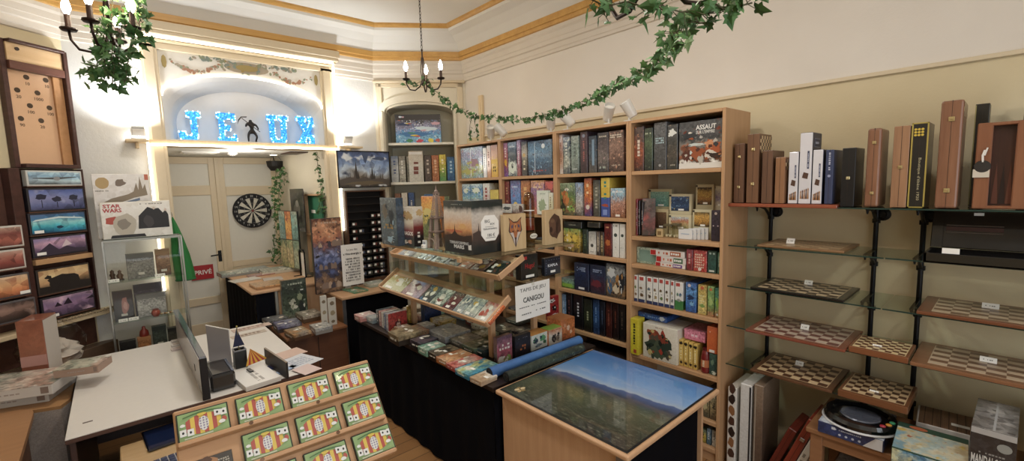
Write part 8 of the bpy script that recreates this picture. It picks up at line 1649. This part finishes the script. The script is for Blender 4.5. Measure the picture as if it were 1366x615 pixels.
o = solid('folder', 'dark thin folder standing on edge between the white box and the papers', 'folder', (.012, .4, .11), plain('#26221f', .5), (.71, 3.2, DZ2), math.radians(5)); MB().box(-.0065, .0065, -.2, .2, .1095, .113, .001).build('tan_edge', plain('#8a7a68'), o)
sheet(380, 474, .26, .16, 12, plain('#c8a898', .5), 'pinkish orange paper lying on the white desk', z=DZ2); sheet(400, 482, .2, .24, 20, plain('#c8ccd4', .4), 'pale blue white leaflet by the right desk edge', z=DZ2+.0035, pr='#9aa4b8')
sheet(368, 488, .12, .08, 15, plain('#1c2654', .4), 'dark blue folded leaflet on the pale papers', z=DZ2+.007); sheet(378, 495, .2, .05, 25, plain('#8fa4c4', .4), 'light blue leaflet strip near the card rack', z=DZ2+.0035)
sheet(409, 493, .12, .16, 15, plain('#d0b8b4', .5), 'pink paper at the right edge of the white desk', z=DZ2+.0065)
# keyboard shelf in front of the desk
KZ = .64; p = PZ(205, 590, KZ)
r = thing('keyboard_shelf', 'light wooden pull out shelf below the front of the white desk', 'shelf', (.14, 2.98, 0)); MB().box(-.23, .5, -.45, .05, KZ-.022, KZ, .004).build('board', wood('#a88658', '#b89668', 'x'), r)
for x in (-.2, .46): MB().box(x, x+.02, -.4, .04, 0, KZ-.0225, .002).build('side_panel', wood('#3a221a', '#4a2c22', 'z'), r)
p = PZ(216, 588, KZ); o = solid('tablet', 'dark navy tablet lying on the wooden pull out shelf', 'tablet', (.2, .26, .012), plain('#10162a', .15, coat=1), (p.x+.03, p.y+.04, KZ), math.radians(4), bev=.005); MB().box(-.09, .09, -.115, .115, .0118, .0128).build('screen', plain('#18264a', .06, coat=1), o)
p = PZ(226, 612, KZ); r = thing('keyboard', 'white keyboard with navy keys at the front of the pull out shelf', 'keyboard', (p.x+.1, p.y-.05, KZ+.001), math.radians(4)); MB().box(-.2, .2, -.07, .07, 0, .014, .004).build('case', plain('#b8b4b0', .4), r)
k1 = MB()
for i in range(13):
    for j in range(4): k1.box(-.188+.029*i, -.164+.029*i, -.056+.029*j, -.032+.029*j, .0135, .021, .002)
k1.build('key', plain('#1c2a54', .4), r)
# ================================================================= CARD RACK IN THE FOREGROUND
e1 = Vector((math.sin(math.radians(93.1)), math.cos(math.radians(93.1)), 0)); nh = Vector((e1.y, -e1.x, 0)); tl = math.radians(43)
dn = Vector((0, 0, -1))*math.cos(tl)+nh*math.sin(tl); OA = EYE+ray(229.8, 550)*1.35
RM = frame(OA, e1, -dn)      # x along the top edge, y up the slope, z out of the board
r = thing('card_rack', 'sloping beech card rack holding green framed card decks in the foreground', 'card rack', M=RM); RW, RH = .6, .352
bw_ = wood('#b08052', '#be8d60', 'x', .45)
MB().box(0, RW, -RH, 0, -.014, 0, .004).build('back_board', bw_, r)
def rp(px, py):
    d = ray(px, py); n_ = RM.col[2].xyz; s = (OA-EYE).dot(n_)/d.dot(n_); q = EYE+d*s-OA; return q.dot(e1), q.dot(-dn)
l1 = rp(470, 521)[1]; l2 = rp(450, 575)[1]; print('ledges', l1, l2, rp(238, 592), rp(530, 600))
ys_ = [l1-.012, l1-.012-(l1-l2), l1-.012-2*(l1-l2)]
for y in ys_:
    b = MB(); b.box(.004, RW-.012, y-.008, y+.006, .0005, .03, .004, seg=2); b.build('ledge', bw_, r)
MB().box(RW*.4, RW*.6, -RH+.02, -.05, -.05, -.0145, .004).build('back_brace', bw_, r)
Wm = RM.inverted(); foot = OA+e1*.3+dn*.2; ztop = foot.z-.045
pm = MB(); M_ = Wm
pm.cyl(M_ @ Vector((foot.x, foot.y+.06, .03)), M_ @ Vector((foot.x, foot.y+.06, foot.z)), .03, seg=16); pm.build('stand_post', bw_, r)
pm = MB(); pm.lathe([(0, 0), (.2, 0), (.2, .02), (.05, .03), (0, .03)], c=(foot.x, foot.y+.06, .0005), seg=28)
for v in pm.bm.verts: v.co = M_ @ v.co
pm.build('stand_base', bw_, r)
for px, py in ((334, 567), (420, 531), (348, 612), (448, 578)):
    u, v = rp(px, py); row = min(ys_, key=lambda q: abs(q-v)); k = MB(); k.lathe([(0, 0), (.006, 0), (.006, .002), (.0, .002)], seg=12, M=Matrix.Translation((u, row-.001, .0302))); k.build('screw_cap', plain('#6a4a34', .3, .5), r)
GRN = plain('#86a768', .45, coat=.3); cM = [plain(c, .4) for c in ('#d4b544', '#b04a3e', '#d8d8d4', '#8a7c98', '#1c1c20', '#3f6a34', '#5a8a44')]
def deck(u, v, lb, first=[None]):
    w, h = .132, .088
    if first[0] is None:
        o = MB().box(-w/2, w/2, 0, h, .0005, .012, .001).build('card_deck', plain('#1f2a18', .5)); 
        MB().box(-w/2+.004, w/2-.004, .004, h-.004, .0118, .0128).build('green_print', GRN, o)
        sh = []
        for i in range(8):   # an oval of red and yellow stripes
            x0, x1 = -.044+.011*i, -.033+.011*i
            f = lambda x: .026*math.sqrt(max(0, 1-(x/.05)**2))+.004
            sh.append((1 if i % 2 == 0 else 0, [(x0, -f(x0)), (x1, -f(x1)), (x1, f(x1)), (x0, f(x0))]))
        sh.append((2, blob(0, -.001, .013, .022, 14, .03, 1)))
        for i in range(3):
            for j in range(5): sh.append((3, blob(-.008+.008*i, -.016+.0078*j, .0026, .0026, 6, 0)))
        sh.append((0, blob(-.003, .028, .012, .005, 10, .1, 2)))
        for sx, sy in ((-.052, -.016), (-.034, -.019), (.036, .02), (.052, .017)): sh += [(2, [(sx-.008, sy-.01), (sx+.008, sy-.01), (sx+.008, sy+.01), (sx-.008, sy+.01)]), (4, blob(sx, sy, .003, .004, 8, .1))]
        sh += [(5, [(-.05+.1*k/8, .026+.006*math.sin(PI*k/8)) for k in range(9)]+[(.05-.1*k/8, .029+.007*math.sin(PI*(8-k)/8)) for k in range(9)]), (1, blob(.052, -.005, .006, .009, 9, .2)), (2, blob(-.052, .006, .006, .005, 9, .2)), (2, blob(.045, -.012, .008, .006, 9, .2))]
        polys(o, cM, ((1, 0, 0), (0, 1, 0)), (0, h/2-.002, .013), sh, 'cards_picture', depth=.0003)
        MB().box(-.05, .02, .006, .01, .0129, .0133).build('pale_line', plain('#c8d0b8'), o); first[0] = o
    else: o = copy_tree(first[0])
    o.matrix_world = RM @ Matrix.Translation((u, v, 0)); return tag(o, lb, 'card deck', 'green card decks on the rack')
uc = lambda pL, pR, py: (rp(pL, py)[0]+rp(pR, py)[0])/2
r1 = ys_[0]+.0065; r2 = ys_[1]+.0065; r3 = ys_[2]+.0065
rowsd = [(r1, [(237, 302, 566), (322.5, 382, 541), (388.5, 441, 522), (439.5, 488, 507)], 'top', 0), (r2, [None, (328, 386, 592), (396.5, 451, 567), (452.5, 503.5, 551)], 'middle', 1), (r3, [None, (340, 398, 640), (410.5, 466, 612), (466, 518, 593)], 'bottom', 2)]
nm4 = ['first', 'second', 'third', 'fourth']
for v, lst, nm, _ in rowsd:
    us = []
    for i, t_ in enumerate(lst):
        if t_ is None: continue
        u = .072+.152*i; deck(u, v, 'green card deck with red and yellow stripes, %s ledge, %s column from the left' % (nm, nm4[i]))
# black label with a brown emblem on the left of the middle ledge
o = MB().box(-.05, .05, 0, .06, .0005, .006, .001).build('brand_plate', plain('#3a332c', .4), M=RM @ Matrix.Translation((.08, r2, 0))); tag(o, 'dark plate with a brown cameo emblem at the left of the middle ledge', 'plate', None)
o.name = 'emblem_plate'; polys(o, [plain('#a8744a'), plain('#5a3a28'), plain('#c8a070')], ((1, 0, 0), (0, 1, 0)), (-.015, .04, .0062), [(0, blob(0, .0, .03, .018, 14, .12, 1)), (1, blob(0, .01, .014, .012, 10, .1, 2)), (2, blob(0, -.012, .034, .006, 12, .1, 3))], 'emblem'); glyphs(o, plain('#a8a090'), ((1, 0, 0), (0, 1, 0)), (.028, .035, .0062), .03, .02, 5, 3, 5, 'small_print')
# ================================================================= SPOTS ON THE BOOKCASE, CHANDELIERS, IVY
for i, (px, py, tilt, lb) in enumerate([(655, 170, 35, 'white spot head on the bookcase top, nearest the niche'), (668, 172, -35, 'white spot head on the bookcase top, second from the niche'), (735, 160, 30, 'white spot head above the third bay, left of its pair'), (757, 157, -35, 'white spot head above the third bay, right of its pair'), (812, 148, 35, 'white spot head above the end bay, left of its pair'), (839, 149, -20, 'white spot head above the end bay, upright and right of its pair')]):
    c = PX(px, py+14, 2.98); yy = c.y
    r = thing('spot_lamp', lb, 'spot lamp', (2.98, yy, ZTOP+.0012), 0, 'white spot heads on the bookcase')
    cw = plain('#d6d3cc', .3, coat=.3)
    MB().box(-.03, .03, -.03, .03, 0, .014, .004).build('base', cw, r); MB().tube([(0, 0, .01), (0, 0, .06)], .007, 8).build('arm', cw, r)
    M = Matrix.Translation((0, 0, .098)) @ Matrix.Rotation(math.radians(tilt), 4, 'X') @ Matrix.Rotation(math.radians(-25), 4, 'Y')
    MB().lathe([(.0, -.07), (.03, -.07), (.037, -.06), (.044, .06), (.04, .066), (.036, .04), (0, .038)], seg=20, M=M).build('spot_head', cw, r); MB().lathe([(0, .04), (.036, .041)], seg=18, M=M).build('lens', plain('#efeade', .2, coat=1), r)
BRZ = plain('#2e1f1a', .4, .5); BULB = emis('#ffe6c0', 75); TUBE = plain('#4a3026', .5)
def chandelier(label, c, arms, rad, zc, zstem=.34):
    r = thing('chandelier', label, 'chandelier', (c.x, c.y, zc))
    H_ = 3.787-zc; m = MB(); n = int((H_-zstem)/.03)
    for k in range(n):
        z = zstem+.03*k; q = [(.008*math.cos(t), 0, .019*math.sin(t)+z+.015) for t in [2*PI*j/8 for j in range(8)]]
        if k % 2: q = [(0, x, z_) for x, _, z_ in q]
        m.tube(q, .0028, 4, closed=True)
    m.build('chain', BRZ, r); MB().lathe([(0, H_), (.05, H_), (.045, H_-.02), (.012, H_-.035), (0, H_-.035)], seg=20).build('ceiling_rose', BRZ, r)
    MB().lathe([(0, 0), (.012, .004), (.02, .02), (.012, .04), (.007, .07), (.007, zstem-.02), (.012, zstem-.01), (0, zstem)], seg=14).build('stem', BRZ, r)
    for a in arms:
        ca, sa = math.cos(a), math.sin(a); P_ = lambda q, z: (q*ca, q*sa, z)
        am = MB().tube([P_(.008, .06), P_(rad*.2, .0), P_(rad*.5, -.035), P_(rad*.8, -.025), P_(rad*.97, .02), P_(rad, .06)], .0065, 8).tube([P_(.01, .06), P_(rad*.12, .14), P_(rad*.05, .26)], .004, 6).build('arm', BRZ, r, smooth=True)
        MB().lathe([(0, .06), (.03, .064), (.036, .072), (.034, .078), (.02, .074), (0, .074)], c=(rad*ca, rad*sa, 0), seg=18).build('drip_cup', BRZ, am)
        MB().cyl((rad*ca, rad*sa, .074), (rad*ca, rad*sa, .145), .0125, seg=14).build('candle_tube', TUBE, am)
        MB().lathe([(0, .145), (.009, .147), (.018, .17), (.019, .185), (.013, .21), (.005, .235), (0, .24)], c=(rad*ca, rad*sa, 0), seg=14).build('bulb', BULB, am, smooth=True)
    return r
D1 = 4.2; c1 = PD(565, 115, D1)
ra = math.atan2(_R.y, _R.x); fa = math.atan2(_F.y, _F.x)
chandelier('three armed dark chandelier hanging before the corner niche with ivy on it', c1, [ra+.12, ra+PI-.12, fa], .165, c1.z)
D2 = 2.35; c2 = PD(149, 62, D2)
chandelier('dark chandelier wrapped in ivy hanging at the upper left', c2, [ra+PI+.35, ra-.3, fa+.5, fa+PI+.3], .17, c2.z)
D3 = 1.15; c3 = PD(872, -14, D3)
chandelier('dark chandelier just above the top edge, its ivy hanging into view', c3, [ra+PI-.2, ra+.6, fa+.2], .27, c3.z+.03)
# ---- ivy
LEAF = [(0, 0), (.22, -.12), (.46, -.1), (.36, .14), (.62, .36), (.34, .42), (.22, .62), (0, 1), (-.22, .62), (-.34, .42), (-.62, .36), (-.36, .14), (-.46, -.1), (-.22, -.12)]
IV = NT('ivy_leaf'); n = IV.add('ShaderNodeTexCoord'); f = IV.noise(n.outputs['Object'], 14, 3); IV.link(IV.ramp(f, [(.3, '#264a22'), (.5, '#3f6d34'), (.7, '#5a8a46')]), IV.b.inputs['Base Color']); IV.set('Roughness', .55)
IV2 = NT('ivy_leaf_light'); n = IV2.add('ShaderNodeTexCoord'); f = IV2.noise(n.outputs['Object'], 20, 3); IV2.link(IV2.ramp(f, [(.3, '#3a6434'), (.7, '#6a9450')]), IV2.b.inputs['Base Color']); IV2.set('Roughness', .55)
def leaf(m, p, d, nrm, s, mi):
    d = d.normalized(); x = d.cross(nrm); x = x.normalized() if x.length > 1e-4 else d.orthogonal().normalized(); z = x.cross(d)
    c = m.bm.verts.new(p+d*s*.3+z*s*.07); vs = [m.bm.verts.new(p+x*(u*s*.8)+d*(v*s)-z*(abs(u)*s*.12)) for u, v in LEAF]
    for i in range(len(vs)): m.bm.faces.new((c, vs[i], vs[(i+1) % len(vs)])).material_index = mi
def ivy(label, paths, seed, s0=.04, dens=1.0, spread=.045, sway=.02, name='ivy_garland', drop=.45):
    """vine tubes along 3D paths, leaves hung along them"""
    rd = random.Random(seed); o = thing(name, label, 'ivy', paths[0][0]); O = Vector(paths[0][0]); vm = MB(); lm = MB()
    for pts in paths:
        pts = [Vector(p) for p in pts]; fine = []
        for a, b in zip(pts, pts[1:]):
            k = max(2, int((b-a).length/.03))
            fine += [a+(b-a)*(i/k)+Vector((rd.gauss(0, 1), rd.gauss(0, 1), rd.gauss(0, 1)))*sway*.3 for i in range(k)]
        fine.append(pts[-1]); vm.tube([p-O for p in fine], .0022, 5)
        L = sum((b-a).length for a, b in zip(fine, fine[1:])); N = int(L/.0145*dens)
        for i in range(N):
            f = rd.random()*(len(fine)-1); k = int(f); p = fine[k]+(fine[min(k+1, len(fine)-1)]-fine[k])*(f-k)
            off = Vector((rd.gauss(0, 1), rd.gauss(0, 1), rd.gauss(-.15, .8)))*spread*.6
            q = p+off; d = Vector((rd.gauss(0, .6), rd.gauss(0, .6), -drop+rd.gauss(0, .55)))
            tocam = (EYE-q).normalized(); nr = tocam*.45+Vector((rd.gauss(0, .7), rd.gauss(0, .7), rd.gauss(.3, .7)))
            leaf(lm, q-O, d, nr, s0*rd.uniform(.6, 1.25), 1 if rd.random() < .22 else 0)
            if off.length > .02: vm.tube([p-O, q-O], .0012, 3, caps=False)
    vm.build('hanging_vine', plain('#4a4a2c', .7), o); lm.build('foliage', [IV.m, IV2.m], o); return o
def pth(l): return [PD(x, y, d) for x, y, d in l]
ivy('ivy garland running from the niche chandelier along the bookcase top to the near chandelier', [
    pth([(543, 108, 4.2), (556, 112, 4.15), (570, 104, 4.15), (580, 122, 4.2), (596, 132, 4.25), (608, 142, 4.3), (625, 152, 4.35), (640, 156, 4.3), (662, 157, 4.15), (690, 160, 4.0), (712, 157, 3.8), (735, 151, 3.55), (757, 146, 3.3), (778, 136, 3.05), (798, 127, 2.85), (818, 115, 2.6), (838, 106, 2.4), (856, 98, 2.2), (870, 88, 2.0), (884, 72, 1.8), (895, 56, 1.6), (905, 42, 1.4), (915, 28, 1.25), (930, 16, 1.15)])], 21, .044, 1.05, .034)
ivy('short ivy tail hanging beside the bookcase corner', [pth([(626, 150, 4.36), (628, 160, 4.36), (627, 172, 4.36), (629, 186, 4.36)]), pth([(636, 150, 4.36), (634, 165, 4.36), (637, 186, 4.36)])], 5, .032, 1.2, .02)
ivy('dense ivy strands at the top near the right chandelier', [
    pth([(790, 2, 1.2), (815, 4, 1.17), (840, 8, 1.15), (862, 12, 1.12), (885, 14, 1.1)]), pth([(870, 2, 1.1), (900, 14, 1.12), (925, 18, 1.12), (950, 14, 1.1), (975, 10, 1.1), (1003, 4, 1.1)]), pth([(905, 30, 1.2), (930, 26, 1.15), (945, 30, 1.12)]), pth([(940, 2, 1.1), (960, 12, 1.1), (985, 4, 1.1)])], 33, .036, 1.5, .03)
ivy('dense ivy hanging from the upper left chandelier', [
    pth([(152, 0, 2.3), (150, 20, 2.3), (140, 45, 2.25), (130, 70, 2.25), (128, 95, 2.25), (135, 112, 2.25)]), pth([(160, 5, 2.35), (165, 30, 2.3), (160, 60, 2.25), (158, 85, 2.25), (158, 118, 2.25)]), pth([(180, 0, 2.3), (185, 25, 2.3), (186, 45, 2.3), (178, 60, 2.25), (170, 85, 2.25), (165, 112, 2.25)]), pth([(120, 35, 2.3), (130, 55, 2.25), (140, 80, 2.2), (146, 105, 2.2)]), pth([(110, 98, 2.25), (125, 90, 2.25), (145, 92, 2.25), (165, 98, 2.25)]), pth([(150, 60, 2.2), (148, 80, 2.2), (150, 112, 2.2)]), pth([(190, 8, 2.3), (194, 25, 2.3), (197, 48, 2.3)])], 44, .05, 1.25, .035)
pc = PY(373, 222, 6.9)
r = thing('hanging_planter', 'dark hanging planter in the alcove corner with ivy falling from it', 'planter', (pc.x-.06, 6.88, pc.z-.06)); MB().lathe([(0, 0), (.06, 0), (.1, .06), (.11, .13), (.1, .13), (.09, .07), (0, .06)], seg=20).build('pot', plain('#1c1816', .6), r); MB().tube([(0, .0, .1), (0, .1, .22), (0, .17, .24)], .006, 6).build('bracket', IRON, r)
for k in range(3): MB().tube([(.1*math.cos(k*2.1), .1*math.sin(k*2.1), .12), (0, 0, .26)], .002, 4).build('hanging_wire', IRON, r)
ivy('long ivy falling in the alcove corner beside the dartboard', [pth([(368, 225, 6.06), (366, 260, 6.06), (367, 300, 6.06), (366, 345, 6.06)]), pth([(375, 222, 6.06), (372, 265, 6.06), (373, 310, 6.06), (374, 350, 6.06)]), pth([(380, 232, 6.06), (379, 245, 6.06)])], 7, .05, .95, .045, name='ivy_vine')
ivy('thin ivy strand hanging on the alcove wall by the right portal post', [pth([(423, 203, 5.24), (424, 225, 5.24), (428, 250, 5.24), (425, 285, 5.24)]), pth([(428, 240, 5.24), (431, 255, 5.24), (428, 285, 5.24)])], 9, .04, .9, .03, name='ivy_vine')
# ================================================================= LIGHT
def area(name, loc, rot, sx, sy, power, col):
    l = bpy.data.lights.new(name, 'AREA'); l.shape = 'RECTANGLE'; l.size = sx; l.size_y = sy; l.energy = power; l.color = col
    o = bpy.data.objects.new(name, l); COL.objects.link(o); o.location = loc; o.rotation_euler = rot; return o
def point(name, loc, power, col, r=.05):
    l = bpy.data.lights.new(name, 'POINT'); l.energy = power; l.color = col; l.shadow_soft_size = r
    o = bpy.data.objects.new(name, l); COL.objects.link(o); o.location = loc; return o
area('window_daylight', (.4, -2.45, 1.7), (math.radians(90), 0, 0), 3.8, 2.3, 46, (.95, .97, 1))  # added fill light standing in for daylight from the unseen window
# fill lamps added on the ceiling, all out of view
for i, (x, y) in enumerate(((.4, -.9), (1.5, 1.6), (.6, 3.4))):
    r = thing('ceiling_lamp', ['round flat ceiling lamp behind the camera', 'round flat ceiling lamp over the landscape table', 'round flat ceiling lamp over the white desk'][i], 'ceiling lamp', (x, y, 3.787))
    MB().lathe([(0, 0), (.2, 0), (.2, -.03), (.18, -.04), (.175, -.03), (0, -.03)], seg=32).build('housing', WHITE, r); MB().lathe([(.174, -.036), (.1, -.045), (0, -.047)], seg=32).build('diffuser', emis('#fff2e0', 3), r)
    l = area('ceiling_lamp_light', (x, y, 3.72), (0, 0, 0), .3, .3, (24, 21, 22)[i], (1, .95, .88)); l.data.shape = 'DISK'
for px, py in ((184, 165), (463, 176)):
    c = PY(px, py, 5.15); s = bpy.data.lights.new('floodlight_beam', 'SPOT'); s.energy = 26; s.color = (.93, .97, 1); s.spot_size = math.radians(150); s.spot_blend = .6; s.shadow_soft_size = .05
    o = bpy.data.objects.new('floodlight_beam', s); COL.objects.link(o); o.location = (c.x, 5.12, 2.58); o.rotation_euler = (math.radians(150), 0, 0)
point('downlight_beam', (1.15, 5.95, 2.28), 9, (1, .94, .85), .12)
W = bpy.data.worlds.new('sky'); W.use_nodes = True; SC.world = W
W.node_tree.nodes['Background'].inputs[0].default_value = (.75, .85, 1, 1); W.node_tree.nodes['Background'].inputs[1].default_value = .8
SC.view_settings.exposure = 0.28
